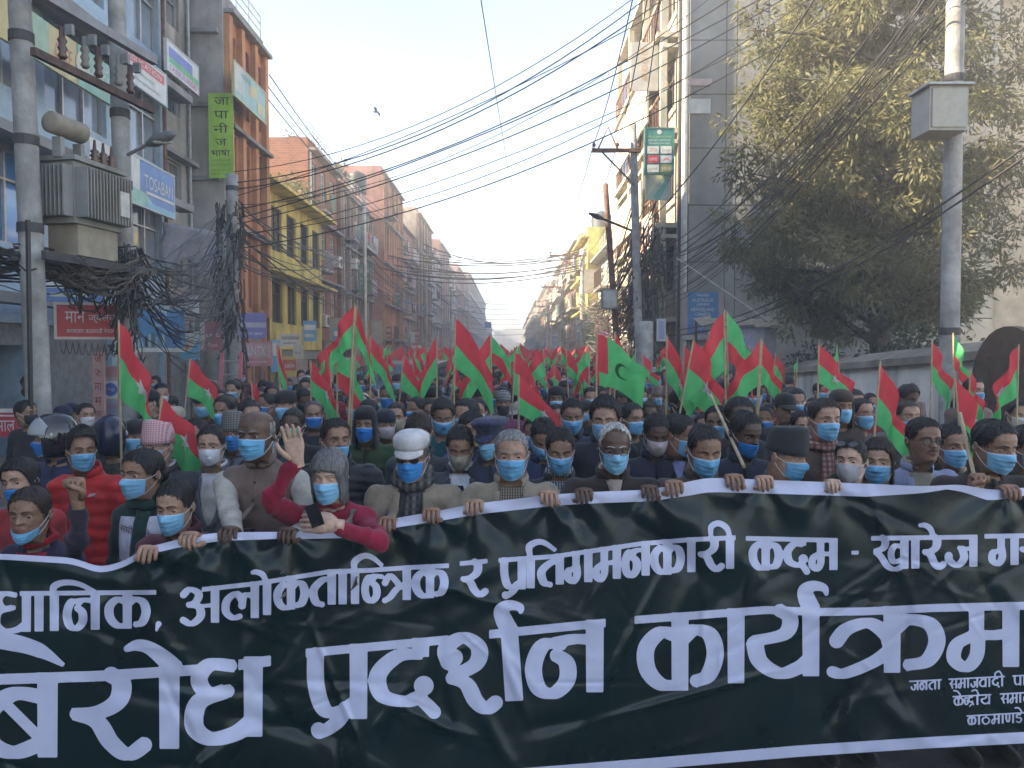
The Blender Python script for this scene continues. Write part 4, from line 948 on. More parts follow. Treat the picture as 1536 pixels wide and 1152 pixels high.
csign('small white vertical shop sign beside the pole', 985, 999, 478, 512, 21.0, (0.5, 0.5, 0.52), [('r', 0.2, 0.8, 0.1, 0.9, (0.3, 0.33, 0.5))])
csign('green and white striped awning board below the company board', 968, 1005, 262, 300, 21.75, (0.35, 0.42, 0.35), [('p', [(0.0, 0.1), (0.3, 0.4), (0.8, 1), (0.5, 1)], (0.5, 0.5, 0.3)), ('p', [(0.3, 0.1), (0.9, 0.9), (1, 0.8), (0.6, 0.0)], (0.12, 0.32, 0.26))])
csign('torn white strip poster on the panelled wall', 1026, 1066, 148, 170, 22.05, (0.5, 0.5, 0.46), [], depth=0.01, cat='poster', name='poster')
csign('faded pink strip board on the panelled wall', 1024, 1068, 118, 128, 22.05, (0.42, 0.3, 0.3), [('c', 0.15, 0.5, 0.4, WH)], depth=0.02)
rsign('red vertical fascia far down the sunny side', 3.9, 76, 77, 3, 9, (0.5, 0.1, 0.08), [('t', 'Z', 0.5, 0.7, 0.1, WH)])
for k, (u, v, Y, w_, h_, c, lb) in enumerate([(480, 548, 33, 0.9, 0.55, (0.5, 0.1, 0.08), 'red board below the brick building windows'), (505, 556, 36, 0.8, 0.6, (0.55, 0.53, 0.5), 'white board with grey lettering by the brick corner'), (500, 520, 36, 0.6, 0.9, (0.1, 0.25, 0.5), 'upright blue board on the brick building'),
        (528, 566, 40, 0.9, 0.5, (0.55, 0.42, 0.1), 'amber board below the brown and grey building'), (598, 556, 52, 0.9, 0.8, (0.5, 0.12, 0.1), 'red board below the tall orange building'), (618, 540, 58, 0.7, 1.1, (0.55, 0.53, 0.5), 'white upright board beyond the tall orange building'), (455, 512, 30, 0.5, 0.8, (0.12, 0.3, 0.5), 'blue poster board under the yellow eaves'), (420, 520, 27, 0.7, 0.45, (0.58, 0.55, 0.5), 'white strip board on the yellow front'), (246, 470, 19, 0.8, 0.45, (0.5, 0.5, 0.52), 'pale board above the drinks hoarding'), (62, 452, 12.5, 0.9, 0.4, (0.12, 0.2, 0.42), 'blue fascia strip beside the red shop sign')]):
    sign(lb, at(u, v, Y), R(12), w_, h_, c, [('r', 0.08, 0.92, 0.55, 0.8, tint(c, 0.55) if sum(c) > 1.2 else WH), ('r', 0.15, 0.8, 0.2, 0.35, tint(c, 0.6) if sum(c) > 1.2 else (0.5, 0.5, 0.4))])
# a few more fascia boards on both rows
cols_ = [(0.45, 0.08, 0.08), (0.08, 0.2, 0.42), (0.5, 0.45, 0.38), (0.1, 0.33, 0.18), (0.5, 0.36, 0.08), (0.3, 0.1, 0.3)]
cn_ = ['red', 'blue', 'cream', 'green', 'amber', 'purple']
k = 0
for (y, lbl) in ((37, 'below the brick building'), (40, 'at the brick building corner'), (44, 'below the brown and grey building'), (48, 'under the water tank house'), (53, 'below the tall orange building'), (57, 'at the far end of the tall orange building'), (63, 'below the pink house'), (68, 'by the pink house corner'), (74, 'below the tan front'), (80, 'at the tan front corner'), (88, 'below the grey far front'), (100, 'below the brown far front'), (118, 'below the cream far front')):
    for z in (2.7, 5.6):
        c = (k * 5 + 2) % 6; k += 1; h_ = U(0.8, 1.7)
        if z > 3 and k % 3: continue
        sign(cn_[c] + ' projecting shop sign ' + ('low ' if z < 3 else 'high ') + lbl, (-8.75, y + U(-0.5, 0.5), z), 0.0, U(0.5, 0.8), h_, tint(cols_[c], 0.75), [('r', 0.1, 0.9, 0.72, 0.9, (0.4, 0.38, 0.34)), ('r', 0.15, 0.85, 0.45, 0.55, (0.36, 0.34, 0.3)), ('r', 0.15, 0.7, 0.28, 0.36, (0.36, 0.34, 0.3))])
for (y, lbl) in ((34, 'on the white building'), (40, 'at the white building corner'), (46, 'on the lemon building'), (54, 'on the brown house'), (62, 'at the brown house end'), (72, 'on the ochre front'), (90, 'on the sunlit cream front'), (110, 'on the brick terrace')):
    for z in (2.8, 5.2):
        c = (k * 5 + 1) % 6; k += 1
        if z > 3 and k % 3: continue
        sign(cn_[c] + ' projecting street board ' + ('low ' if z < 3 else 'high ') + lbl, (3.75, y, z), 0.0, U(0.5, 0.75), U(0.8, 1.5), tint(cols_[c], 0.75), [('r', 0.1, 0.9, 0.72, 0.9, (0.4, 0.38, 0.34)), ('r', 0.15, 0.85, 0.4, 0.5, (0.36, 0.34, 0.3))])
# parked van behind the crowd on the left
vn = thing('parked_van', 'dark van roof and windscreen showing behind the helmets', 'van', (-2.6, 19.5, 0))
VB = mat('van_paint', (0.10, 0.11, 0.13), rough=0.3, var=0.08, coat=0.5)
q = MB(); pr_ = [(-2.0, 0.4), (-2.0, 1.0), (-1.55, 1.15), (-1.0, 1.85), (2.0, 1.9), (2.1, 1.2), (2.1, 0.4)]
nn = len(pr_)
q.add([(-0.82, p[0], p[1]) for p in pr_] + [(0.82, p[0], p[1]) for p in pr_], [tuple(range(nn - 1, -1, -1)), tuple(range(nn, 2 * nn))] + [(i, (i + 1) % nn, (i + 1) % nn + nn, i + nn) for i in range(nn)])
q.build('body', VB, vn)
q = MB(); q.add([(-0.72, -1.53, 1.19), (0.72, -1.53, 1.19), (0.68, -1.05, 1.80), (-0.68, -1.05, 1.80)], [(0, 1, 2, 3)]); o = q.build('windscreen', GLS[1], vn); o.location = (0, -0.012, 0.012)
for s in (-1, 1):
    for y in (-1.3, 1.4):
        q = MB(); q.tube([(s * 0.72, y, 0.33), (s * 0.86, y, 0.33)], 0.33, 18); q.build('wheel', DARKM, vn)
    part_box(vn, 'headlight', mat('lamp_glass', (0.5, 0.5, 0.48), rough=0.1), min(s * 0.5, s * 0.75), max(s * 0.5, s * 0.75), -2.03, -2.002, 0.75, 0.95)
    for y in (-0.7, 0.6): part_box(vn, 'side_window', GLS[0], min(s * 0.824, s * 0.832), max(s * 0.824, s * 0.832), y, y + 1.0, 1.25, 1.75)
# haze: one closed box of air
hz = MB(); hz.box(-1550, 1550, -70, 1560, -4.5, 25)
hm = bpy.data.materials.new('haze'); hm.use_nodes = True
hn = hm.node_tree.nodes; hn.remove(hn['Principled BSDF']); pv = hn.new('ShaderNodeVolumePrincipled')
pv.inputs['Color'].default_value = (0.97, 0.975, 0.985, 1); pv.inputs['Density'].default_value = 0.0042; pv.inputs['Anisotropy'].default_value = 0.1
hm.node_tree.links.new(pv.outputs['Volume'], hn['Material Output'].inputs['Volume'])
tag(hz.build('haze', hm), kind='stuff')
# ================================================================== people
PROF = np.array([
 # z     front  back   half-w taper
 [-0.62, 0.20, 0.36, 0.36, 0.0], [-0.40, 0.13, 0.35, 0.275, 0.0], [-0.20, 0.13, 0.33, 0.255, 0.0], [-0.06, 0.17, 0.325, 0.255, 0.0], [-0.02, 0.30, 0.325, 0.255, 0.1],
 [0.0, 0.345, 0.325, 0.26, 0.2], [0.04, 0.385, 0.33, 0.275, 0.22], [0.10, 0.40, 0.335, 0.295, 0.2], [0.18, 0.412, 0.35, 0.31, 0.16], [0.27, 0.42, 0.375, 0.322, 0.12], [0.36, 0.42, 0.405, 0.33, 0.08],
 [0.5, 0.41, 0.445, 0.335, 0.04], [0.6, 0.425, 0.46, 0.34, 0.03], [0.72, 0.415, 0.465, 0.34, 0.0], [0.82, 0.37, 0.44, 0.315, 0.0], [0.9, 0.295, 0.38, 0.26, 0.0], [0.96, 0.19, 0.27, 0.175, 0.0], [0.99, 0.09, 0.14, 0.085, 0.0], [1.0, 0.005, 0.03, 0.01, 0.0]])
def head_raw(phi, z, face=True):
    """head surface in head units; phi 0 = straight ahead, returns x (right), y (forward), z"""
    f = np.interp(z, PROF[:, 0], PROF[:, 1]); b = np.interp(z, PROF[:, 0], PROF[:, 2]); w = np.interp(z, PROF[:, 0], PROF[:, 3]); tp = np.interp(z, PROF[:, 0], PROF[:, 4])
    c, s = np.cos(phi), np.sin(phi)
    cc = np.sign(c) * np.abs(c) ** 0.9; ss = np.sign(s) * np.abs(s) ** 0.9
    y = np.where(cc > 0, f * cc, b * cc); x = w * ss * (1 - tp * np.clip(c, 0, 1) ** 1.3)
    if face:
        fr = np.clip(c, 0, 1) ** 0.5; ax = np.abs(x)
        n = np.where(z >= 0.385, np.clip((0.6 - z) / 0.215, 0, 1) ** 1.15, np.clip((z - 0.335) / 0.05, 0, 1))
        y = y + fr * 0.135 * n * np.exp(-(x / (0.032 + 0.04 * n)) ** 2)
        y = y - fr * 0.05 * np.exp(-((ax - 0.145) / 0.08) ** 2 - ((z - 0.5) / 0.055) ** 2)
        y = y + fr * 0.022 * np.exp(-((z - 0.585) / 0.04) ** 2) * np.exp(-((ax - 0.13) / 0.12) ** 2)
        y = y + fr * 0.022 * np.exp(-((ax - 0.2) / 0.08) ** 2 - ((z - 0.36) / 0.08) ** 2)
        y = y + fr * 0.03 * np.exp(-(x / 0.1) ** 2) * (np.exp(-((z - 0.25) / 0.022) ** 2) + np.exp(-((z - 0.2) / 0.026) ** 2))
        y = y + fr * 0.025 * np.exp(-(x / 0.1) ** 2 - ((z - 0.07) / 0.06) ** 2)
    return x, y, z + 0 * phi
PHI_HI = np.concatenate([np.linspace(-75, 75, 45), np.linspace(83, 277, 24)]) * math.pi / 180
PHI_LO = np.concatenate([np.linspace(-75, 75, 21), np.linspace(88, 272, 13)]) * math.pi / 180
Z_HI = np.concatenate([np.linspace(-0.55, -0.07, 6), np.linspace(-0.04, 0.62, 44), np.linspace(0.66, 0.9, 10), [0.93, 0.96, 0.98, 0.99, 1.0]])
Z_LO = np.concatenate([np.linspace(-0.55, -0.07, 4), np.linspace(-0.03, 0.62, 22), np.linspace(0.68, 0.9, 5), [0.95, 0.985, 1.0]])

def rotm(yaw, pitch, roll):
    return np.array(Matrix.Rotation(yaw, 3, 'Z') @ Matrix.Rotation(pitch, 3, 'X') @ Matrix.Rotation(roll, 3, 'Y'))
SK = {'dark': (0.105, 0.058, 0.038), 'brown': (0.27, 0.15, 0.096), 'mid': (0.37, 0.22, 0.15), 'fair': (0.48, 0.31, 0.23)}
def skin_mat(t):
    key = ('skin', t)
    if key not in MATS:
        c = SK[t]; m = mat('skin_' + t, c, rough=0.48, var=0.24, scale=24, bump=0.22, bscale=120, spec=0.45)
        p = m.node_tree.nodes['Principled BSDF']; p.inputs['Subsurface Weight'].default_value = 0.12; p.inputs['Subsurface Radius'].default_value = (0.012, 0.005, 0.003); MATS[key] = m
    return MATS[key]
LIP = {k: mat('lip', (v[0] * 0.8, v[1] * 0.55, v[2] * 0.6), rough=0.45, var=0.1) for k, v in SK.items()}
EYEW = mat('eye_white', (0.55, 0.52, 0.48), rough=0.2, var=0.05); EYED = mat('iris', (0.012, 0.008, 0.006), rough=0.1, var=0.1)
def hair_mat(c, soft=False):
    key = ('hair', c, soft)
    if key in MATS: return MATS[key]
    m = bpy.data.materials.new('hair'); m.use_nodes = True; n = m.node_tree.nodes; l = m.node_tree.links; p = n['Principled BSDF']
    tc = n.new('ShaderNodeTexCoord'); mp = n.new('ShaderNodeMapping'); mp.inputs['Scale'].default_value = (140, 60, 16)
    no = n.new('ShaderNodeTexNoise'); no.inputs['Scale'].default_value = 1.0; no.inputs['Detail'].default_value = 5
    l.new(tc.outputs['Object'], mp.inputs['Vector']); l.new(mp.outputs['Vector'], no.inputs['Vector'])
    ra = n.new('ShaderNodeValToRGB'); ra.color_ramp.elements[0].color = (*tint(c, 0.45), 1); ra.color_ramp.elements[1].color = (*tint(c, 1.6), 1); ra.color_ramp.elements[0].position = 0.3; ra.color_ramp.elements[1].position = 0.7
    l.new(no.outputs['Fac'], ra.inputs['Fac']); l.new(ra.outputs['Color'], p.inputs['Base Color'])
    bu = n.new('ShaderNodeBump'); bu.inputs['Strength'].default_value = 0.6; bu.inputs['Distance'].default_value = 0.006
    l.new(no.outputs['Fac'], bu.inputs['Height']); l.new(bu.outputs['Normal'], p.inputs['Normal'])
    p.inputs['Roughness'].default_value = 0.55; p.inputs['Specular IOR Level'].default_value = 0.35
    if soft:                                # strands thin out towards the hairline
        at_ = n.new('ShaderNodeAttribute'); at_.attribute_name = 'edge'
        n2 = n.new('ShaderNodeTexNoise'); n2.inputs['Scale'].default_value = 1.0; n2.inputs['Detail'].default_value = 3
        m2 = n.new('ShaderNodeMapping'); m2.inputs['Scale'].default_value = (420, 300, 70); l.new(tc.outputs['Object'], m2.inputs['Vector']); l.new(m2.outputs['Vector'], n2.inputs['Vector'])
        su = n.new('ShaderNodeMath'); su.operation = 'SUBTRACT'; l.new(at_.outputs['Fac'], su.inputs[0]); l.new(n2.outputs['Fac'], su.inputs[1])
        mu = n.new('ShaderNodeMath'); mu.operation = 'MULTIPLY_ADD'; mu.use_clamp = True; mu.inputs[1].default_value = 5.0; mu.inputs[2].default_value = 0.9; l.new(su.outputs[0], mu.inputs[0]); l.new(mu.outputs[0], p.inputs['Alpha'])
    MATS[key] = m; return m
HBLK, HBRN, HGRY, HWHT, HMIX = (0.014, 0.012, 0.011), (0.03, 0.02, 0.015), (0.2, 0.195, 0.19), (0.42, 0.41, 0.39), (0.09, 0.085, 0.085)
def cloth(c, var=0.2, sc=12, rough=0.9, bump=0.22, bs=160): return mat('cloth', c, rough=rough, var=var, scale=sc, bump=bump, bscale=bs, spec=0.3, sheen=0.12)
def plaid(c1, c2, c3, s=38):
    key = ('plaid', c1, c2)
    if key in MATS: return MATS[key]
    m = bpy.data.materials.new('plaid_cloth'); m.use_nodes = True; n = m.node_tree.nodes; l = m.node_tree.links; p = n['Principled BSDF']; p.inputs['Roughness'].default_value = 0.9
    tc = n.new('ShaderNodeTexCoord'); w = []
    for d in ('X', 'Z'):
        q = n.new('ShaderNodeTexWave'); q.bands_direction = d; q.inputs['Scale'].default_value = s / 6.28 * 1.0; l.new(tc.outputs['Object'], q.inputs['Vector']); w.append(q)
    r = []
    for q in w:
        a = n.new('ShaderNodeValToRGB'); a.color_ramp.elements[0].position = 0.5; a.color_ramp.elements[1].position = 0.6; l.new(q.outputs['Fac'], a.inputs['Fac']); r.append(a)
    m1 = n.new('ShaderNodeMixRGB'); m1.inputs['Color1'].default_value = (*c1, 1); m1.inputs['Color2'].default_value = (*c2, 1); l.new(r[0].outputs['Color'], m1.inputs['Fac'])
    m2 = n.new('ShaderNodeMixRGB'); m2.inputs['Color2'].default_value = (*c3, 1); l.new(m1.outputs['Color'], m2.inputs['Color1'])
    mu = n.new('ShaderNodeMath'); mu.operation = 'MULTIPLY'; mu.inputs[1].default_value = 0.6; l.new(r[1].outputs['Color'], mu.inputs[0]); l.new(mu.outputs[0], m2.inputs['Fac'])
    l.new(m2.outputs['Color'], p.inputs['Base Color']); MATS[key] = m; return m
MB_BLUE, MB_DEEP, MB_TEAL, MB_WHITE, MB_BEIGE, MB_GREY, MB_BLACK = (0.16, 0.40, 0.60), (0.03, 0.20, 0.52), (0.06, 0.42, 0.36), (0.5, 0.52, 0.54), (0.34, 0.28, 0.2), (0.32, 0.30, 0.32), (0.03, 0.03, 0.035)
def mask_mat(c): return mat('mask_fabric', c, rough=0.75, var=0.09, scale=25, spec=0.25)

def seg_sd(P, a, b, ra, rb):
    a = np.asarray(a); b = np.asarray(b); ab = b - a; t = np.clip(((P - a) @ ab) / max(1e-9, ab @ ab), 0, 1)
    return np.linalg.norm(P - a - t[..., None] * ab, axis=-1) - (ra + (rb - ra) * t)
def smin(a, b, k): h = np.clip(0.5 + 0.5 * (b - a) / k, 0, 1); return b + (a - b) * h - k * h * (1 - h)

def hand_mesh(b, W, Yd, Zd, flip, curl, size=1.0, thumb='side', mi=0, seg=7):
    """five-fingered hand: W wrist, Yd along the hand, Zd out of the back of the hand; thumb on +X (or -X with flip)"""
    Yd = Vector(Yd).normalized(); Zd = Vector(Zd); Zd = (Zd - Yd * Zd.dot(Yd)).normalized(); Xd = Yd.cross(Zd) * (-1 if flip else 1); W = Vector(W)
    def T(x, y, z): return W + (Xd * x + Yd * y + Zd * z) * size
    rings = []
    for (y, hw, th, xo) in ((-0.03, 0.026, 0.021, 0), (0.0, 0.027, 0.019, 0), (0.03, 0.036, 0.02, 0.002), (0.06, 0.042, 0.018, 0.0), (0.088, 0.041, 0.014, 0.0), (0.1, 0.035, 0.008, 0), (0.101, 0.001, 0.0005, 0)):
        rings.append([T(xo + hw * math.cos(t) , y, th * math.sin(t)) for t in np.linspace(0, 2 * math.pi, 13)[:-1]])
    b.grid(np.array(rings), closed=True, mi=mi)
    for k, (x, l, c) in enumerate(((0.031, 0.072, 0.0), (0.011, 0.081, 0.02), (-0.010, 0.075, 0.03), (-0.030, 0.059, 0.05))):
        ang = 0; p = Vector((x, 0.086, 0.0)); pts = [Vector((x, 0.07, 0.0)), p.copy()]; spread = x * (2.0 if sum(curl) < 0.9 else 0.3)
        for q, (fr, cu) in enumerate(zip((0.45, 0.31, 0.24), curl)):
            ang += cu + c * (0.5 if sum(curl) > 0.5 else 0.1); d = Vector((math.sin(spread) * math.cos(ang), math.cos(ang), -math.sin(ang)))
            m_ = p + d * l * fr * 0.5; p = p + d * l * fr; pts += [m_, p.copy()]
        rad = [0.0095, 0.0098, 0.0088, 0.0094, 0.0082, 0.0086, 0.0074, 0.0052]
        b.tube([T(*q) for q in pts], [r_ * size for r_ in rad], seg, mi=mi)
    if thumb == 'side': tp = [(0.022, 0.01, -0.004), (0.043, 0.032, -0.012), (0.060, 0.056, -0.018), (0.066, 0.078, -0.022), (0.066, 0.092, -0.024)]
    elif thumb == 'fold': tp = [(0.024, 0.015, -0.008), (0.042, 0.042, -0.022), (0.040, 0.066, -0.040), (0.018, 0.078, -0.052), (0.004, 0.08, -0.054)]
    else: tp = [(0.022, 0.01, -0.006), (0.040, 0.035, -0.02), (0.044, 0.06, -0.035), (0.04, 0.08, -0.045), (0.036, 0.09, -0.048)]
    b.tube([T(*q) for q in tp], [0.014 * size, 0.0135 * size, 0.0115 * size, 0.0105 * size, 0.0065 * size], seg, mi=mi)

class Person:
    pass
def ik(S, W, l1, l2, hint):
    S = Vector(S); W = Vector(W); d = W - S; L = min(d.length, (l1 + l2) * 0.995); dn = d.normalized()
    a = (l1 * l1 - l2 * l2 + L * L) / (2 * L); h = math.sqrt(max(0, l1 * l1 - a * a)); hv = Vector(hint); hv = hv - dn * hv.dot(dn)
    hv = hv.normalized() if hv.length > 1e-6 else dn.orthogonal().normalized()
    return S + dn * a + hv * h, S + dn * L
def person(label, u, vtop, Y, hs=1.0, yaw=0, pitch=0, roll=0, skin='brown', hair=('short', HBLK), mask=('blue', 0), top=None, sdrop=0.235, sw=0.225, belly=1.0,
           hands=(None, None), hi=True, group=None, glasses=None, cap=None, loc=None, lean=0.0, low=False, eyes_closed=False, extras=None, moustache=False, name='person', trousers=(0.03, 0.032, 0.04), fat=1.0, headfwd=0.06):
    """u, vtop, Y: where the crown of the head is; hands: (image-left, image-right) pose tuples"""
    hh = 0.235 * hs
    hp = at(u, vtop, Y) if loc is None else Vector(loc)
    root = thing(name, label, 'person', (hp.x, hp.y + headfwd, 0.0), 0, group)
    O = Vector((hp.x, hp.y + headfwd, 0.0))
    zt_ = hp.z; zs = zt_ - hh - sdrop + 0.235 - 0.0 + (0.0)
    zs = zt_ - (sdrop + 0.028 if sdrop < 0.28 else sdrop) - 0.03 * (hs - 1)
    Rm = rotm(R(yaw), R(pitch), R(roll))
    hc = np.array((0.0, -headfwd, zt_ - hh * 0.5 - hh * 0.04 * math.sin(abs(R(pitch)))))
    nb = np.array((0.0, 0.015, zs - 0.02))
    sv = math.sin(u * 1.7 + vtop); sv2 = math.sin(u * 0.61 + 2.3 * vtop)
    fx_ = 0.955 + 0.045 * sv
    def hx(x, y, z):                       # head units -> person space; every face a little broader or narrower
        zq = np.clip(z, 0, 1); L = np.stack([x * (fx_ + 0.05 * sv2 * (0.5 - zq)), -y * (1 + 0.02 * sv2), z - 0.5], -1) * hh
        return L @ Rm.T + hc
    PHI, Z = (PHI_HI, Z_HI) if hi else (PHI_LO, Z_LO)
    ph, zz = np.meshgrid(PHI, Z)
    x, y, z = head_raw(ph, zz)
    P = hx(x, y, np.maximum(z, -0.08))
    # neck blends down to the shoulders
    k = np.clip((0.02 - z) / 0.5, 0, 1); k = (k * k * (3 - 2 * k))[..., None]
    tgt = np.stack([x * 1.06 * hh, -(y + 0.1) * hh, z * 0], -1) + nb + np.array((0, 0, 0.035)) * (1 - np.clip(-z / 0.55, 0, 1))[..., None]
    P = np.where((z < 0.02)[..., None], P * (1 - k) + tgt * k, P)
    # torso rings continue below the neck, inside the clothes
    rows = [P]
    tor = []
    for (dz, rx, ry) in ((-0.05, 0.1, 0.07), (-0.12, 0.135, 0.085), (-0.3, 0.135, 0.095), (-0.5, 0.125, 0.09), (-0.62, 0.12, 0.085)):
        tor.append(np.stack([rx * np.sin(PHI), -ry * np.cos(PHI) + 0.01, np.full_like(PHI, zs + dz)], -1))
    G = np.concatenate([np.array(tor[::-1]), P], 0)
    b = MB(); b.grid(G[:, ::-1], closed=True)
    nt_ = len(tor); ncol = len(PHI)
    # lips
    if hi and not low:
        for i in range(len(b.f)):
            r_, c_ = divmod(i, ncol)
            if r_ < nt_: continue
            zi = Z[min(r_ - nt_, len(Z) - 1)]
            xi = x[min(r_ - nt_, len(Z) - 1), ncol - 1 - c_]
            if 0.175 < zi < 0.268 and abs(xi) < 0.115 * (1 - ((zi - 0.222) / 0.075) ** 2) ** 0.5 and math.cos(PHI[ncol - 1 - c_]) > 0.5: b.mi[i] = 1
    # ears
    if not (hair and hair[0] in ('bob', 'long')):
        for s in (-1, 1):
            E = []
            for i, t in enumerate(np.linspace(0, 1, 5)):
                r_ = [0.0, 0.6, 1.0, 0.75, 0.2][i]; ring = []
                for a in np.linspace(0, 2 * math.pi, 11)[:-1]:
                    ring.append((s * (0.325 + [0.0, 0.03, 0.065, 0.075, 0.05][i]), -0.045 - 0.03 * i * 0.6 + 0.062 * r_ * math.cos(a), 0.455 + 0.115 * r_ * math.sin(a)))
                E.append(ring)
            E = np.array(E); b.grid(hx(E[..., 0], E[..., 1], E[..., 2]), closed=True)
    # eyes
    if not low:
        for s in (-1, 1):
            ex, ey, ez = s * 0.145, 0.315, 0.492
            n1, n2 = (10, 14) if hi else (6, 8)
            T, Q = np.meshgrid(np.linspace(0, math.pi, n1), np.linspace(0, 2 * math.pi, n2 + 1)[:-1], indexing='ij')
            r_ = 0.052
            o0 = len(b.f); X = ex + r_ * 1.12 * np.sin(T) * np.cos(Q); Zc = ez + r_ * 0.8 * np.sin(T) * np.sin(Q); Yc = ey + r_ * 0.95 * np.cos(T)
            b.grid(hx(X, Yc, Zc), closed=True, mi=2)
            for i in range(o0, len(b.f)):
                if (i - o0) // n2 < (3 if hi else 2): b.mi[i] = 3
            # upper and lower lids
            for (z0_, z1_, kk) in (((0.1, 1.35, 1) if not eyes_closed else (-0.55, 1.35, 1)), (-1.3, -0.62, 1)):
                A, E2 = np.meshgrid(np.linspace(-1.15, 1.15, 9), np.linspace(z0_, z1_, 5), indexing='ij')
                r2 = r_ * 1.17
                b.grid(hx(ex + r2 * 1.12 * np.sin(A) * np.cos(E2), ey + r2 * 0.98 * np.cos(A) * np.cos(E2), ez + r2 * 0.86 * np.sin(E2)))
    bmats = [skin_mat(skin), LIP[skin], EYEW, EYED]
    # ---- arms
    Ar = []
    L1, L2 = 0.285, 0.25
    for s, hd in ((-1, hands[0]), (1, hands[1])):
        S = Vector((s * (sw - 0.06), 0.02, zs - 0.085))
        if hd is None:
            W = S + Vector((s * 0.05, -0.10, -0.50)); E, W = ik(S, W, L1, L2, (s * 0.5, 0.8, 0)); Yd = (W - E); Zd = Vector((s, 0.1, 0)); curl = (0.35, 0.4, 0.3); th = 'near'; flip = s > 0
        else:
            kind = hd[0]; tgtp = Vector(hd[1]) - O
            if kind == 'grip':
                W = tgtp + Vector((0, 0.084, -0.034)); Yd = Vector((hd[2] if len(hd) > 2 else 0, -0.86, 0.5)); Zd = Vector((0, 0.5, 0.86)); curl = (0.95, 1.05, 0.5); th = 'near'; flip = s > 0
            elif kind == 'open': W = tgtp; Yd = Vector((s * 0.15, -0.12, 1)); Zd = Vector((0.1 * s, 0.95, 0.1)); curl = (0.12, 0.16, 0.12); th = 'side'; flip = s < 0; flip = not flip if len(hd) > 2 else flip
            elif kind == 'fist': W = tgtp; Yd = Vector((0, -0.1, 1)); Zd = Vector((0.1 * s, 0.95, 0.0)); curl = (1.45, 1.65, 1.0); th = 'fold'; flip = s > 0
            elif kind == 'pole': W = tgtp + Vector((s * 0.03, 0.07, -0.03)); Yd = Vector((-s * 0.25, -0.9, 0.2)); Zd = Vector((s * 0.9, -0.2, 0.1)); curl = (1.0, 1.3, 0.9); th = 'near'; flip = s > 0
            elif kind == 'across': W = tgtp; Yd = Vector((-s * 0.95, -0.25, 0.15)); Zd = Vector((0, -0.9, 0.35)); curl = (0.35, 0.45, 0.3); th = 'near'; flip = s < 0
            E, W = ik(S, W, L1, L2, hd[3] if len(hd) > 3 and hd[3] else (s * 0.6, 0.75, -0.7))
        b.tube([E.lerp(W, 0.15), E.lerp(W, 0.6), W.lerp(E, 0.02), W + Yd.normalized() * 0.012], [0.030, 0.028, 0.025, 0.025], 10)
        hand_mesh(b, W, Yd, Zd, flip, curl, 1.1 * min(1.05, hs), th, seg=7 if hi else 5)
        Ar.append((s, S, E, W))
    body = b.build('body', bmats, root, smooth=True)
    # ---- clothes by distance field
    top = top or {}
    kind = top.get('kind', 'coat'); col = top.get('col', (0.03, 0.03, 0.035))
    seed = (u * 13.7 + vtop * 3.1) % 6.28
    amp = top.get('wr', 0.0035)
    def sdf(Pt, only=None):
        q = Pt * np.array((1 / (1.18 * fat), 1.12 / belly, 1.0))
        d = seg_sd(q, (0, 0.012, zs - 0.17), (0, 0.0, zs - 0.62), 0.132, 0.142)
        sn = sw - (0.075 if only != 'torso' else 0.115)
        sh = seg_sd(Pt, (-sn, 0.022, zs - 0.078), (sn, 0.022, zs - 0.078), 0.073, 0.073)
        d = smin(d, sh, 0.07)
        d = smin(d, seg_sd(Pt, (0, 0.028, zs - 0.07), (0, 0.022, zs + top.get('coll', -0.005)), 0.08, 0.062), 0.075)
        if only == 'arms': d = np.full(Pt.shape[:-1], 9.0)
        if only == 'torso': d = d - 0.006
        if only != 'torso':
            for (s, S, E, W) in Ar:
                k_ = (1.12 if kind == 'puffer' else 1.0) * min(1.05, sw / 0.24)
                a_ = np.minimum(seg_sd(Pt, S, E, 0.060 * k_, 0.049 * k_), seg_sd(Pt, E, E.lerp(W, 0.9), 0.050 * k_, 0.038 * k_))
                d = smin(d, a_, 0.035)
        X, Yv, Zv = Pt[..., 0], Pt[..., 1], Pt[..., 2]
        d = d + amp * (np.sin(31 * X + 23 * Zv + seed) * np.sin(14 * Zv - 19 * X + 2 * seed) + 0.6 * np.sin(47 * Zv + 21 * Yv + 15 * X + seed * 3))
        for (s, S, E, W) in Ar:      # creases gather at the elbows
            ee = np.linalg.norm(Pt - np.array(E), axis=-1); d = d + 0.008 * np.exp(-(ee / 0.10) ** 2) * np.sin(ee * 150 + 25 * X + seed)
        d = d + 0.0045 * np.sin(26 * (Zv + 0.9 * np.abs(X)) + seed) * np.clip((np.abs(X) - 0.07) / 0.1, 0, 1)
        if kind == 'puffer': d = d - 0.014 * np.abs(np.cos(math.pi * (Zv + 0.15 * np.abs(X)) / top.get('ch', 0.075)))
        return np.maximum(d, (zs - 0.66) - Zv)
    h = 0.0152 if hi else 0.025
    pts = [Vector((0, 0, zs - 0.66)), Vector((0, 0, zs + 0.1))] + [p for a in Ar for p in a[1:]]
    lo = np.array([min(-0.29, min(p.x for p in pts) - 0.1), min(-0.24 * belly, min(p.y for p in pts) - 0.1), zs - 0.68]); hi_ = np.array([max(0.29, max(p.x for p in pts) + 0.1), max(0.24, max(p.y for p in pts) + 0.1), max(zs + 0.13, max(p.z for p in pts) + 0.1)])
    nx = np.ceil((hi_ - lo) / h).astype(int) + 2
    gx = [lo[i] + h * np.arange(nx[i]) for i in range(3)]
    Gp = np.stack(np.meshgrid(*gx, indexing='ij'), -1)
    D = sdf(Gp)
    # open the collar so the neck shows
    nk = seg_sd(Gp, (0, -0.02, zs + 0.16), (0, 0.0, zs - 0.015), 0.075, 0.058)
    D = np.maximum(D, -nk)
    V, Q = surface_nets(D, lo, h)
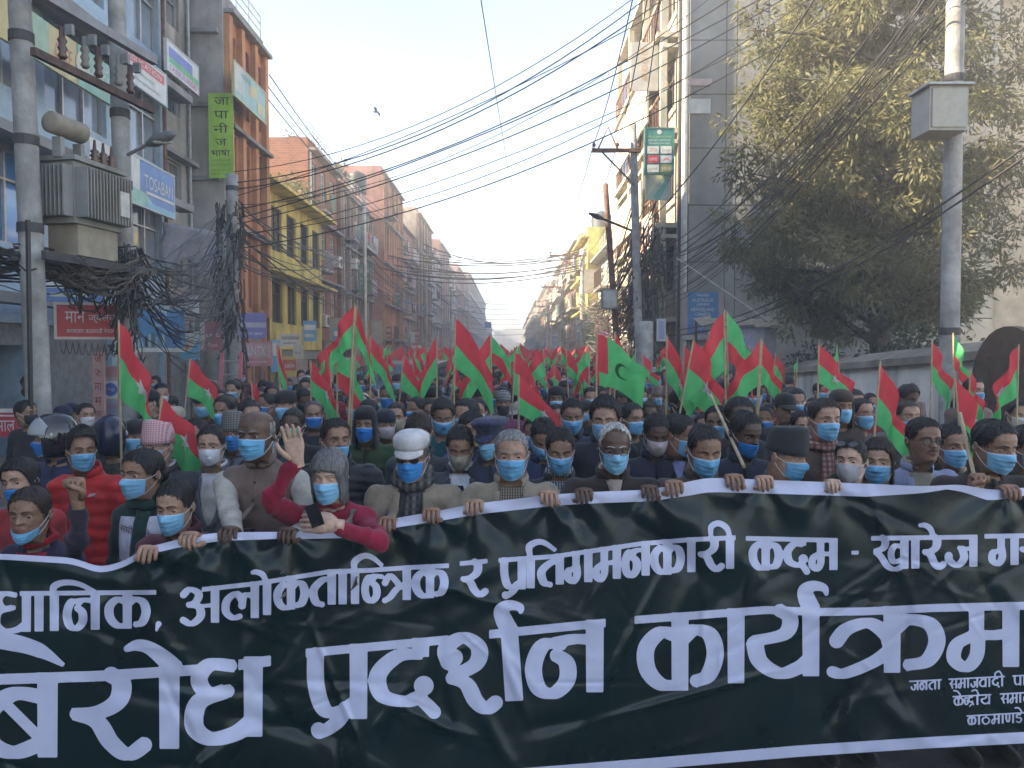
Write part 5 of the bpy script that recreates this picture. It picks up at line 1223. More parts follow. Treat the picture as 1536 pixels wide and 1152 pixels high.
    cmat = top.get('mat') or cloth(col, rough=0.55 if top.get('shiny') else 0.9)
    mi = None; mats_ = [cmat]
    if top.get('sleeve'):                   # waistcoat over a shirt: sleeves are a garment of their own
        D1 = np.maximum(sdf(Gp, 'torso'), -nk); V1, Q1 = surface_nets(D1, lo, h); npmesh('waistcoat', V1, Q1, cmat, root)
        D2 = sdf(Gp, 'arms'); V2, Q2 = surface_nets(D2, lo, h); npmesh('sleeves', V2, Q2, top['sleeve'], root)
    else:
        npmesh({'coat': 'coat', 'puffer': 'puffer_jacket', 'suit': 'suit_jacket', 'sweater': 'sweater'}.get(kind, 'jacket'), V, Q, cmat, root)
    def front_y(xs, zs_):
        ys = np.linspace(-0.34, 0.06, 56); PP = np.stack(np.broadcast_arrays(xs[..., None], ys, zs_[..., None]), -1); d = sdf(PP)
        ins = d < 0; i = np.clip(np.argmax(ins, -1), 1, 55); a = np.take_along_axis(d, (i - 1)[..., None], -1)[..., 0]; c = np.take_along_axis(d, i[..., None], -1)[..., 0]
        return ys[i - 1] + (ys[i] - ys[i - 1]) * np.clip(a / np.where(np.abs(a - c) < 1e-9, 1, a - c), 0, 1)
    def patch(nm, left, right, z0, z1, off, m, nu=9, nv=14, par=None):
        """a garment panel lying on the chest; left/right: x at (0..1) from bottom to top"""
        t = np.linspace(0, 1, nv)[:, None]; w_ = np.linspace(0, 1, nu)[None]
        l_ = np.interp(t, np.linspace(0, 1, len(left)), left); r_ = np.interp(t, np.linspace(0, 1, len(right)), right)
        X = l_ + (r_ - l_) * w_; Zp = z0 + (z1 - z0) * t + 0 * w_
        Yp = front_y(X, Zp) - off - 0.004 * np.sin(w_ * math.pi)
        q = MB(); q.grid(np.stack([X, Yp, Zp], -1)); o = q.build(nm, m, par or root, smooth=True)
        o.modifiers.new('thickness', 'SOLIDIFY').thickness = 0.004
        return o
    def collar(nm, r, th, m, z=0.0, tilt=0.25, gap=0.0, hgt=1.0, fy=1.0):
        q = MB(); pts_ = []
        rings = []
        for a in np.linspace(gap, 2 * math.pi - gap, 28):
            c = np.array((r * math.sin(a), -r * fy * math.cos(a) + 0.005, zs + 0.02 + z - tilt * r * math.cos(a) * 1.0))
            d = np.array((math.sin(a), -math.cos(a), 0)); ring = []
            for t in np.linspace(0, 2 * math.pi, 9)[:-1]:
                ring.append(c + d * th * math.cos(t) + np.array((0, 0, 1)) * th * hgt * math.sin(t) + 0.004 * math.sin(a * 5 + seed))
            rings.append(ring)
        q.grid(np.array(rings), closed=True); return q.build(nm, m, root, smooth=True)
    # garments in front
    if hi or top.get('det'):
        if kind == 'suit':
            sm_ = top.get('shirt', cloth((0.5, 0.5, 0.5)))
            vz = zs - top.get('v', 0.30)
            patch('shirt_front', [-0.012, -0.055, -0.07], [0.012, 0.055, 0.07], vz, zs - 0.005, 0.004, sm_)
            if top.get('inner'): patch('pullover', [-0.012, -0.05, -0.045, -0.02], [0.012, 0.05, 0.045, 0.02], vz, zs - 0.07, 0.010, top['inner'])
            lm = cloth(tint(col, 0.92)) if not top.get('mat') else top['mat']
            for s in (-1, 1):
                a_ = [s * 0.006, s * 0.045, s * 0.062, s * 0.058]; c_ = [s * 0.02, s * 0.10, s * 0.125, s * 0.085]
                patch('lapel', a_ if s > 0 else c_, c_ if s > 0 else a_, vz - 0.02, zs - 0.03, 0.012, lm, nu=5)
            collar('collar', 0.080, 0.0085, lm, 0.008, gap=0.75, hgt=2.6)
            if top.get('shirt'): collar('shirt_collar', 0.068, 0.009, sm_, 0.028, gap=0.35, hgt=2.0)
            if top.get('tie'): patch('tie', [-0.02, -0.016], [0.02, 0.016], vz + 0.01, zs - 0.02, 0.016, top['tie'], nu=3)
        elif kind in ('coat', 'puffer'):
            collar('collar', 0.080, 0.010, cmat, 0.018, gap=0.38, hgt=2.6)
            patch('zip_strip', [-0.012, -0.012], [0.012, 0.012], zs - 0.5, zs - 0.01, 0.006, top.get('zip') or cloth(tint(col, 0.5)), nu=3)
            if top.get('shirt'): patch('shirt_front', [-0.004, -0.045], [0.004, 0.045], zs - top.get('v', 0.14), zs + 0.0, 0.008, top['shirt'], nu=5); collar('shirt_collar', 0.068, 0.009, top['shirt'], 0.026, gap=0.35, hgt=1.8)
        elif kind == 'vest':
            collar('collar', 0.072, 0.011, cmat, 0.025, gap=0.12, hgt=2.4)
            collar('shirt_collar', 0.066, 0.006, top['sleeve'], 0.042, gap=0.2, hgt=1.6)
            patch('placket', [-0.014, -0.014], [0.014, 0.014], zs - 0.55, zs - 0.01, 0.005, cmat, nu=3)
            for k_ in range(5):
                zz_ = zs - 0.07 - 0.085 * k_; q = MB(); yb = float(front_y(np.array([0.0]), np.array([zz_]))[0]); q.tube([(0, yb - 0.012, zz_), (0, yb - 0.019, zz_)], [0.008, 0.006], 8); q.build('button', cloth(tint(col, 0.35)), root)
        elif kind == 'sweater':
            collar('neckband', 0.07, 0.013, top.get('neck') or cmat, 0.015, hgt=1.5)
        if top.get('scarf'):
            for r_, z_, t_ in ((0.088, 0.012, 0.028), (0.08, 0.045, 0.024)): collar('scarf_loop', r_, t_, top['scarf'], z_, tilt=0.3, hgt=1.1)
            patch('scarf_end', [-0.05, -0.045, -0.02], [0.03, 0.035, 0.05], zs - 0.42, zs - 0.03, 0.02, top['scarf'], nu=5)
    if top.get('bib'):
        patch('paper_bib', [-0.13, -0.13, -0.11], [0.14, 0.13, 0.11], zs - 0.3, zs - 0.06, 0.012, top['bib'])
    Person.last = dict(root=root, patch=patch, zs=zs, front_y=front_y, hx=hx, O=O, collar=collar)
    # trousers and shoes
    tm = cloth(trousers); q = MB(); hz_ = zs - 0.64
    hz_ = max(0.5, hz_)
    q.tube([(0, 0, hz_ + 0.1), (0, 0, hz_), (0, 0, hz_ - 0.12)], [0.085, 0.1, 0.085], 12, sx=1.35)
    for s in (-1, 1): q.tube([(s * 0.085, 0, hz_), (s * 0.09, -0.02, hz_ * 0.52), (s * 0.10, 0.01, 0.08)], [0.095, 0.07, 0.055], 10)
    q.build('trousers', tm, root, smooth=True)
    for s in (-1, 1):
        q = MB(); q.ell((s * 0.10, -0.06, 0.045), 0.045, 0.13, 0.045, 10, 6); q.build('shoe', cloth((0.02, 0.018, 0.017)), root, smooth=True)
    # ---- hair
    if hair and hair[0] != 'none':
        st, hc_ = hair[0], hair[1]
        hm_ = hair_mat(hc_)
        nphi, nz = (88, 40) if hi else (40, 18)
        phs = np.linspace(-math.pi, math.pi, nphi + 1)[:-1]; ap = np.abs(phs)
        deg = ap * 180 / math.pi
        if st == 'bald': line = np.interp(deg, [0, 80, 95, 110, 180], [0.7, 0.6, 0.42, 0.25, 0.12])
        elif st == 'balding': line = np.interp(deg, [0, 20, 45, 62, 80, 95, 110, 180], [0.93, 0.92, 0.86, 0.72, 0.5, 0.5, 0.25, 0.1])
        elif st == 'bob': line = np.interp(deg, [0, 30, 42, 58, 72, 95, 180], [0.66, 0.64, 0.58, 0.2, -0.12, -0.18, -0.2])
        elif st in ('long', 'tied'): line = np.interp(deg, [0, 30, 52, 66, 80, 100, 180], [0.80, 0.775, 0.68, 0.5, 0.2 if st == 'long' else 0.38, -0.3 if st == 'long' else 0.2, -0.6 if st == 'long' else 0.08])
        else: line = np.interp(deg, [0, 25, 45, 58, 70, 84, 98, 110, 180], [0.83, 0.82, 0.77, 0.63, 0.47, 0.44, 0.42, 0.22, 0.08])
        vol = {'short': 0.036, 'tall': 0.07, 'bob': 0.07, 'long': 0.055, 'tied': 0.03, 'crop': 0.02, 'bald': 0.02, 'balding': 0.035}.get(st, 0.036)
        r0 = np.random.default_rng(int(u * 7 + vtop)); T = np.linspace(0, 1, nz)[:, None]
        ph2 = np.broadcast_to(phs, (nz, nphi)); topz = 1.0 if st != 'bald' else 0.76
        line = line + r0.normal(size=nphi) * (0.011 if st != 'bald' else 0.0)
        z2 = line[None] + (topz - line[None]) * (T ** 0.9)
        z2 = np.minimum(z2, 1.0)
        xb, yb, _ = head_raw(ph2, np.clip(z2, 0.42 if st in ('bob', 'long') else -0.02, 1.0), face=False)
        cx_, cy_ = 0.0, -0.02
        lift = (0.012 if cap else vol) * np.clip(T * 6, 0.04, 1) * (0.75 + 0.5 * np.clip((z2 - 0.5) * 2, 0, 1))
        if st == 'tall' and not cap: lift = lift + 0.07 * np.clip(z2 - 0.75, 0, 1) * 4 * np.clip(np.cos(ph2) + 0.4, 0, 1)
        nz_ = 0.010 * np.sin(ph2 * 17 + 4 * np.sin(z2 * 5)) + 0.006 * np.sin(ph2 * 41 + z2 * 9) + r0.normal(size=(nz, nphi)) * 0.0035
        lift = lift + (0 if cap else 1) * nz_ * np.clip(T * 3, 0, 1)
        if st == 'bald': lift = np.maximum(lift, 0.006)
        rr_ = np.hypot(xb - cx_, yb - cy_); nx_, ny_ = (xb - cx_) / np.maximum(rr_, 1e-4), (yb - cy_) / np.maximum(rr_, 1e-4)
        vert = np.clip((z2 - 0.72) / 0.28, 0, 1) ** 1.2
        X = xb + nx_ * lift * (1 - 0.6 * vert); Yh = yb + ny_ * lift * (1 - 0.6 * vert); Zh = z2 + lift * vert * 1.1
        if st in ('bob', 'long'): Zh = np.where(z2 < 0.4, z2 + 0.03 * np.sin(ph2 * 9), Zh)
        HP = hx(X, Yh, Zh)
        if st == 'bald':
            keep = deg > 82
            q = MB(); idx = np.where(keep)[0]; order = np.argsort(np.mod(phs[idx], 2 * math.pi)); q.grid(HP[:, idx[order]])
        else:
            q = MB(); q.grid(HP, closed=True)
        if st not in ('bald',) and hi and not cap:
            # loose locks break the outline
            nl = 260 if st != 'bob' else 340
            for k_ in range(nl):
                i, j = r0.integers(1, nz - 2), r0.integers(0, nphi); p0 = HP[i, j]
                if st in ('bob', 'long'): i2 = max(0, i - 7)
                else: i2 = min(nz - 1, i + 3) if r0.random() < 0.5 else max(0, i - 4)
                p1 = HP[i2, (j + r0.integers(-2, 3)) % nphi]; nrm = p0 - hc; nrm /= np.linalg.norm(nrm) + 1e-9
                sd = np.cross(p1 - p0, nrm); sd = sd / (np.linalg.norm(sd) + 1e-9) * 0.0028
                e = r0.uniform(0.002, 0.007 if st != 'tall' else 0.013)
                q.add([p0 - sd, p0 + sd, (p0 + p1) / 2 + nrm * e + sd * 0.8, (p0 + p1) / 2 + nrm * e - sd * 0.8, p1 + nrm * e * 0.6], [(0, 1, 2, 3), (3, 2, 4)])
        ho = q.build('hair', hair_mat(hc_, True), root, smooth=True)
        ed = np.ones(len(q.v), np.float32); ed[:nz * nphi if st != 'bald' else 0] = np.broadcast_to(np.clip(T * (3.2 if st not in ('bob', 'long') else 9), 0, 1) + (0.0 if st not in ('bob', 'long') else 0.1), (nz, nphi)).ravel()[:len(ed)] if st != 'bald' else 1
        if st == 'bald': ed[:] = 0.55
        ho.data.attributes.new('edge', 'FLOAT', 'POINT').data.foreach_set('value', ed)
        if st == 'tied':
            q = MB(); c = hx(np.array(0.0), np.array(-0.52), np.array(0.42)); q.ell(c, 0.045, 0.04, 0.05, 12, 8); q.build('hair_bun', hm_, root, smooth=True)
        if not low:
            for s in (-1, 1):
                q = MB()
                t = np.linspace(0, 1, 8); bx = s * (0.05 + 0.19 * t); bz = 0.585 + 0.03 * np.sin(t * 2.6) - 0.012 * t
                ph_ = np.arctan2(bx * 1.15, 0.42); xx, yy, _ = head_raw(ph_, bz); th = 0.013 * (1 - 0.7 * t ** 2) * (1.25 if hc_ == HBLK else 1)
                rows_ = np.stack([hx(bx, yy + 0.013, bz - th), hx(bx, yy + 0.022, bz), hx(bx, yy + 0.012, bz + th)], 0); q.grid(rows_)
                q.build('eyebrow', hm_, root, smooth=True)
    elif not low:
        pass
    if moustache:
        t = np.linspace(-1, 1, 13); bx = 0.115 * t; bz = 0.292 - 0.022 * t ** 2
        xx, yy, _ = head_raw(np.arctan2(bx, 0.42), bz); th = 0.02 * (1 - 0.6 * t ** 2)
        q = MB(); q.grid(np.stack([hx(bx, yy + 0.02, bz - th), hx(bx, yy + 0.035, bz), hx(bx, yy + 0.02, bz + th)], 0)); q.build('moustache', hair_mat(hair[1] if hair else HBLK), root, smooth=True)
    # ---- mask
    if mask:
        mcol = mask[0]; style = mask[1] if len(mask) > 1 else 0
        mcol = {'blue': MB_BLUE, 'deep': MB_DEEP, 'teal': MB_TEAL, 'white': MB_WHITE, 'beige': MB_BEIGE, 'grey': MB_GREY, 'black': MB_BLACK}[mcol]
        kt = 1 + 0.28 * math.sin(u * 2.9 + vtop * 1.3); mcol = (mcol[0] * kt, mcol[1] * (0.5 + 0.5 * kt), mcol[2] * (0.7 + 0.3 * kt)); mcol = tuple(round(c, 2) for c in mcol)
        nu, nv = (33, 25) if hi else (15, 12)
        dz = {0: 0.0, 'chin': -0.30, 'nose': -0.09, 'n95': 0.0, 'cloth': 0.0}.get(style, 0.0)
        a_ = np.linspace(-1, 1, nu)[None]; t_ = np.linspace(0, 1, nv)[:, None]
        zt2 = 0.43 + 0.02 * np.exp(-(a_ / 0.25) ** 2) - 0.02 * a_ ** 2; zb2 = -0.03 + 0.10 * a_ ** 2
        if style == 'chin': zt2 = 0.17 + 0.10 * a_ ** 2; zb2 = -0.06 + 0.16 * a_ ** 2; dz = 0
        if style == 'nose': zt2 = zt2 - 0.085
        z3 = zb2 + (zt2 - zb2) * t_; p3 = a_ * R(68) + 0 * t_
        xs3, ys3, _ = head_raw(p3, np.clip(z3, 0.03, 1), face=False)
        nose = 0.12 * np.exp(-((z3 - 0.36) / 0.10) ** 2) * np.exp(-(xs3 / 0.10) ** 2)
        front = np.cos(p3); edge = (1 - a_ ** 2)
        bul = 0.022 + 0.05 * edge * np.sin(np.clip(t_, 0, 1) * math.pi) ** 0.6 + nose * (0.9 if style != 'chin' else 0.0)
        if style in ('n95', 'cloth'): bul = 0.02 + 0.12 * edge * np.sin(np.clip(t_ * 0.95, 0, 1) * math.pi) ** 0.8 + 0.5 * nose
        else: bul = bul + 0.034 * edge * np.abs(((t_ * 4.2) % 1) - 0.5) * (t_ > 0.12) * (t_ < 0.92)
        bul = bul + 0.010 * np.sin(a_ * 9 + seed) * np.sin(t_ * 7 + seed)
        rr3 = np.hypot(xs3, ys3)
        Mp = hx(xs3 * (1 + bul * 0.5), ys3 + bul * front ** 0.4, z3)
        q = MB(); q.grid(Mp)
        if style == 0:
            for i in range(len(q.f)):
                r_ = i // (nu - 1)
                if r_ >= nv - 2 or r_ == 0: q.mi[i] = 1
                elif hi and r_ in (6, 11, 16) and 3 < i % (nu - 1) < nu - 5: q.mi[i] = 2  # pleat creases coloured darker, their shade painted in
        mo = q.build('face_mask', [mask_mat(mcol), mask_mat(tuple(0.45 * c + 0.32 for c in mcol)), mask_mat(tuple(0.62 * c for c in mcol))], root, smooth=True)
        mo.modifiers.new('thickness', 'SOLIDIFY').thickness = 0.002
        for s, ci in ((-1, 0), (1, -1)):
            pts_ = []
            ear = hx(np.array(s * 0.37), np.array(-0.10), np.array(0.52)); ear2 = hx(np.array(s * 0.36), np.array(-0.1), np.array(0.38))
            pA, pB = Mp[-2, ci], Mp[1, ci]; o_ = np.array((s * 0.006, 0, 0.0))
            q = MB(); q.tube([pA, (pA + ear) / 2 + o_, ear, (ear + ear2) / 2 + o_ * 1.5 + np.array((0, 0.006, 0)), ear2, (pB + ear2) / 2 + o_, pB], 0.0018 if hi else 0.0025, 5)
            q.build('ear_loop', mat('elastic', (0.55, 0.55, 0.53), var=0.05), root)
        if style == 'n95':
            c = hx(np.array(0.09), np.array(0.56), np.array(0.2)); q = MB(); q.ell(c, 0.014, 0.008, 0.012, 12, 8); q.build('valve', mat('valve', (0.6, 0.6, 0.6), var=0.03), mo)
    if glasses:
        q = MB(); gm = DARKM
        lens = glasses == 'dark'
        for s in (-1, 1):
            ring = [hx(np.array(s * 0.15 + 0.105 * math.cos(t)), np.array(0.475 - 0.12 * (abs(0.15 + 0.105 * math.cos(t) * s * s) - 0.15)), np.array(0.495 + 0.075 * math.sin(t))) for t in np.linspace(0, 2 * math.pi, 17)]
            q.tube(ring, 0.0022, 5, caps=False)
            q.tube([hx(np.array(s * 0.255), np.array(0.46), np.array(0.52)), hx(np.array(s * 0.345), np.array(0.3), np.array(0.53)), hx(np.array(s * 0.36), np.array(-0.08), np.array(0.52))], 0.0022, 5)
            g_ = MB(); cpt = [hx(np.array(s * 0.15 + 0.1 * math.cos(t)), np.array(0.474 - 0.12 * (0.105 * math.cos(t))), np.array(0.495 + 0.07 * math.sin(t))) for t in np.linspace(0, 2 * math.pi, 17)[:-1]]
            if lens: g_.add(cpt, [tuple(range(16))]); g_.build('lens', glass_mat('dark_lens', (0.012, 0.01, 0.01), 0.1), root)
        q.tube([hx(np.array(-0.05), np.array(0.485), np.array(0.51)), hx(np.array(0.05), np.array(0.485), np.array(0.51))], 0.0022, 5)
        q.build('glasses_frame', gm, root)
    # ---- headgear
    if cap:
        ck, cc = cap[0], cap[1]; cmt = cap[2] if len(cap) > 2 else cloth(cc)
        phs = np.linspace(-math.pi, math.pi, 41)[:-1]
        if ck in ('topi', 'beanie', 'cap', 'flat', 'hood', 'police', 'helmet'):
            rows = []
            if ck == 'topi': spec = [(0.60, 1.10), (0.72, 1.10), (0.9, 1.04), (1.08, 0.96), (1.16, 0.90), (1.17, 0.6), (1.15, 0.02)]
            elif ck == 'flat': spec = [(0.70, 1.10), (0.79, 1.17), (0.9, 1.17), (1.0, 1.02), (1.06, 0.75), (1.09, 0.4), (1.10, 0.02)]
            elif ck == 'helmet': spec = [(-0.02, 1.12), (0.2, 1.32), (0.45, 1.42), (0.7, 1.42), (0.95, 1.28), (1.12, 1.0), (1.22, 0.6), (1.25, 0.02)]
            elif ck == 'hood': spec = [(-0.25, 1.2), (0.1, 1.2), (0.4, 1.2), (0.7, 1.16), (0.9, 1.06), (1.04, 0.8), (1.1, 0.4), (1.11, 0.02)]
            elif ck == 'police': spec = [(0.62, 1.08), (0.78, 1.1), (0.84, 1.36), (0.9, 1.44), (0.97, 1.3), (1.02, 0.8), (1.03, 0.02)]
            else: spec = [(0.60, 1.10), (0.7, 1.12), (0.82, 1.10), (0.93, 0.99), (1.02, 0.75), (1.07, 0.4), (1.08, 0.02)]
            for (z_, k_) in spec:
                x_, y_, _ = head_raw(phs, np.full_like(phs, 0.68), face=False)
                zz_ = z_ + 0 * phs
                if ck == 'topi': zz_ = z_ + (0.07 * np.cos(phs) * (z_ > 1)) - 0.03
                if ck == 'flat': zz_ = z_ + (-0.06 * np.cos(phs) + 0.03) * (z_ < 1); 
                if ck == 'police': zz_ = z_ + 0.07 * np.cos(phs) * (z_ > 0.8)
                X, Yc = x_ * k_, y_ * k_
                if ck in ('hood', 'helmet') and z_ < 0.62:
                    # leave the face open
                    op = np.clip((0.80 - np.abs(phs)) / 0.25, 0, 1); Yc = Yc * (1 - op) + op * (y_ * 0.55); X = X * (1 - op * 0.0)
                    m_ = np.abs(phs) < 0.95; X = np.where(m_, np.sign(phs + 1e-9) * 0.31, X); Yc = np.where(m_, 0.24 + 0.05 * (0.95 - np.abs(phs)) * 0, Yc)
                rows.append(hx(X, Yc, zz_))
            q = MB(); g_ = np.array(rows); 
            if ck in ('hood', 'helmet'):
                r_, c_ = g_.shape[:2]; fs = []
                for i in range(r_ - 1):
                    for j in range(c_):
                        j2 = (j + 1) % c_
                        if spec[i][0] < 0.6 and abs(phs[j]) < 0.93 and abs(phs[j2]) < 0.93: continue
                        fs.append((i * c_ + j, i * c_ + j2, (i + 1) * c_ + j2, (i + 1) * c_ + j))
                q.add(g_.reshape(-1, 3).tolist(), fs)
            else: q.grid(g_, closed=True)
            co = q.build({'topi': 'topi_hat', 'flat': 'flat_cap', 'helmet': 'helmet', 'hood': 'hood', 'police': 'peaked_cap', 'beanie': 'beanie', 'cap': 'cap'}[ck], cmt, root, smooth=True)
            co.modifiers.new('thickness', 'SOLIDIFY').thickness = 0.006
            if ck in ('cap', 'flat', 'police'):
                A, T2 = np.meshgrid(np.linspace(-1.05, 1.05, 15), np.linspace(0, 1, 5), indexing='ij'); ln = {'cap': 0.36, 'flat': 0.14, 'police': 0.2}[ck]
                x_, y_, _ = head_raw(A, np.full_like(A, 0.68), face=False); zb3 = {'cap': 0.66, 'flat': 0.70, 'police': 0.68}[ck]
                q = MB(); q.grid(hx(x_ * (1.08 + 0.0 * T2), y_ * 1.08 + ln * T2 * np.cos(A) ** 0.7, zb3 - 0.16 * T2 * np.cos(A) - 0.04 * (1 - np.cos(A)))); o = q.build('peak', cmt, co, smooth=True); o.modifiers.new('thickness', 'SOLIDIFY').thickness = 0.006
            if ck == 'helmet':
                up = cap[3] if len(cap) > 3 else 0.45
                A, T2 = np.meshgrid(np.linspace(-1.3, 1.3, 21), np.linspace(0, 1, 9), indexing='ij')
                rr_ = 0.66; elev = up + T2 * 1.0
                q = MB(); q.grid(hx(0.52 * np.sin(A), 0.62 * np.cos(A) * np.cos(elev) + 0.02, 0.62 + 0.62 * np.sin(elev) * (0.35 + 0.65 * np.cos(A)))); vm = mat('visor', (0.5, 0.52, 0.54), rough=0.12, var=0.1, alpha=0.62); o = q.build('visor', vm, co, smooth=True); o.modifiers.new('thickness', 'SOLIDIFY').thickness = 0.004
                for s in (-1, 1): q = MB(); c = hx(np.array(s * 0.49), np.array(0.02), np.array(0.62)); q.ell(c, 0.012, 0.025, 0.025, 10, 6); q.build('visor_hinge', STEEL, co, smooth=True)
            Person.cap = co
    return root
# ================================================================== the banner
TE = np.array([(-200, 840, 2.22), (0, 832, 2.28), (110, 838, 2.30), (150, 853, 2.31), (190, 842, 2.31), (215, 824, 2.31), (285, 806, 2.33), (330, 800, 2.40), (450, 799, 2.42), (560, 794, 2.46), (585, 780, 2.5), (645, 770, 2.5), (712, 757, 2.52), (823, 744, 2.53), (875, 740, 2.53), (975, 736, 2.54), (1010, 729, 2.55), (1060, 718, 2.56), (1145, 721, 2.58), (1250, 725, 2.58), (1300, 727, 2.56), (1385, 731, 2.52), (1440, 728, 2.54), (1490, 737, 2.55), (1536, 733, 2.55), (1750, 728, 2.55)], float)
BE = np.array([(-200, 1300, 2.2), (0, 1262, 2.24), (300, 1218, 2.32), (600, 1184, 2.42), (840, 1166, 2.48), (1000, 1153, 2.5), (1200, 1136, 2.5), (1400, 1123, 2.5), (1536, 1116, 2.5), (1750, 1108, 2.5)], float)
TE[:, 2] *= 1.46; BE[:, 2] *= 1.46
def sm_interp(u, T, c):
    # smoothed piecewise-linear edge
    o = np.array([-18, -9, 0, 9, 18.0]); w = np.array([1, 2, 3, 2, 1.0]) / 9
    return sum(wi * np.interp(u + oi, T[:, 0], T[:, c]) for oi, wi in zip(o, w))
GRIPS = [(213, 822), (285, 805), (345, 800), (432, 800), (580, 781), (647, 770), (712, 757), (823, 744), (875, 740), (975, 736), (1145, 721), (1250, 725), (1510, 735)]
rb = np.random.default_rng(21)
CRE = [(rb.uniform(-100, 1650), rb.uniform(740, 1250), rb.uniform(0, math.pi), rb.uniform(40, 130), rb.uniform(5, 16), rb.uniform(0.003, 0.011) * rb.choice([-1, 1])) for _ in range(80)]
CRE += [(rb.uniform(-100, 1650), rb.uniform(740, 1250), rb.uniform(0, math.pi), rb.uniform(15, 70), rb.uniform(3, 7), rb.uniform(0.001, 0.0035) * rb.choice([-1, 1])) for _ in range(170)]
CRE += [(250, 850, 2.6, 120, 12, 0.014), (120, 860, 0.2, 110, 14, 0.016), (430, 860, 1.75, 80, 10, 0.014), (480, 900, 2.1, 90, 14, -0.012), (840, 770, 0.9, 60, 12, 0.013), (1050, 790, 0.75, 110, 26, 0.02), (950, 770, 0.45, 120, 16, 0.01), (400, 940, 2.2, 150, 18, 0.014), (560, 1090, 2.3, 90, 14, 0.016), (640, 1080, 0.4, 80, 10, 0.012), (1055, 900, 1.57, 120, 6, 0.008), (330, 1130, 2.5, 100, 16, 0.016)]
def fold(u, v):
    vt = sm_interp(u, TE, 1); vb = sm_interp(u, BE, 1); t = np.clip((v - vt) / (vb - vt), 0, 1)
    d = 0.022 * np.sin(u / 120 + 0.8 + 0.8 * t) * (0.4 + t) + 0.012 * np.sin(u / 47 + t * 2.2 + 1) * (0.5 + t) + 0.006 * np.sin(u / 21 + v / 60)
    d = d * (0.35 + 0.65 * np.clip((t - 0.08) / 0.2, 0, 1))
    for i, (gu, gv) in enumerate(GRIPS):
        du, dv = u - gu, v - gv; r = np.hypot(du, dv); th = np.arctan2(dv, du)
        d = d + 0.017 * np.exp(-r / 95) * np.sin(6 * th + i) * np.clip(r / 30, 0, 1)
    for (cu, cv, a, L, w, A) in CRE:
        du, dv = u - cu, v - cv; al = du * math.cos(a) + dv * math.sin(a); pe = -du * math.sin(a) + dv * math.cos(a)
        d = d + 1.5 * A * np.exp(-(pe / w) ** 2 - (al / L) ** 2)
    return d * np.clip(0.45 + (v - vt) / 90, 0.3, 1) + 0.05 * np.exp(-((u - 365) / 60) ** 2 - ((v - 850) / 60) ** 2)
def ban(u, v, off=0.0):
    """photograph pixel -> point on the banner cloth"""
    u = np.asarray(u, float); v = np.asarray(v, float)
    vt = sm_interp(u, TE, 1); vb = sm_interp(u, BE, 1); t = (v - vt) / (vb - vt)
    Y = sm_interp(u, TE, 2) * (1 - t) + sm_interp(u, BE, 2) * t - fold(u, v) - off
    dx, dy = (u - 768) / F, -(v - 576) / F
    k = Y / (CP + dy * SP)
    return np.stack([dx * k, Y, CAMH + (-SP + dy * CP) * k], -1)
banner = thing('protest_banner', 'long dark green vinyl banner with white Devanagari lettering held along the front row', 'banner', (0, 2.5, 0.6))
def bmesh_grid(nm, us, ts, off, m, f0, f1):
    U_, T_ = np.meshgrid(us, ts); vt = f0(U_); vb = f1(U_); V_ = vt + (vb - vt) * T_
    P = ban(U_, V_, off) - np.array((0, 2.5, 0.6)); q = MB(); q.grid(P); return q.build(nm, m, banner, smooth=True)
VINYL = mat('green_vinyl', (0.003, 0.015, 0.0165), rough=0.27, var=0.18, scale=3, spec=0.33, bump=0.12, bscale=9)
HEMM = mat('white_vinyl', (0.50, 0.52, 0.68), rough=0.45, var=0.07, scale=5)
us = np.arange(-200, 1751, 4.0)
cl = bmesh_grid('vinyl_sheet', us, np.linspace(0, 1, 110), 0.0, VINYL, lambda u: sm_interp(u, TE, 1), lambda u: sm_interp(u, BE, 1))
hemw = lambda u: np.interp(u, [-200, 0, 110, 180, 300, 420, 560, 700, 980, 1040, 1300, 1420, 1480, 1540, 1750], [6, 7, 8, 8, 12, 9, 12, 15, 16, 20, 18, 5, 15, 10, 10])
bmesh_grid('top_hem', us, np.linspace(0, 1, 5), 0.003, HEMM, lambda u: sm_interp(u, TE, 1) - 1.5, lambda u: sm_interp(u, TE, 1) + hemw(u))
bmesh_grid('bottom_border', us, np.linspace(0, 1, 5), 0.003, HEMM, lambda u: sm_interp(u, BE, 1) - 18, lambda u: sm_interp(u, BE, 1) - 1.0)

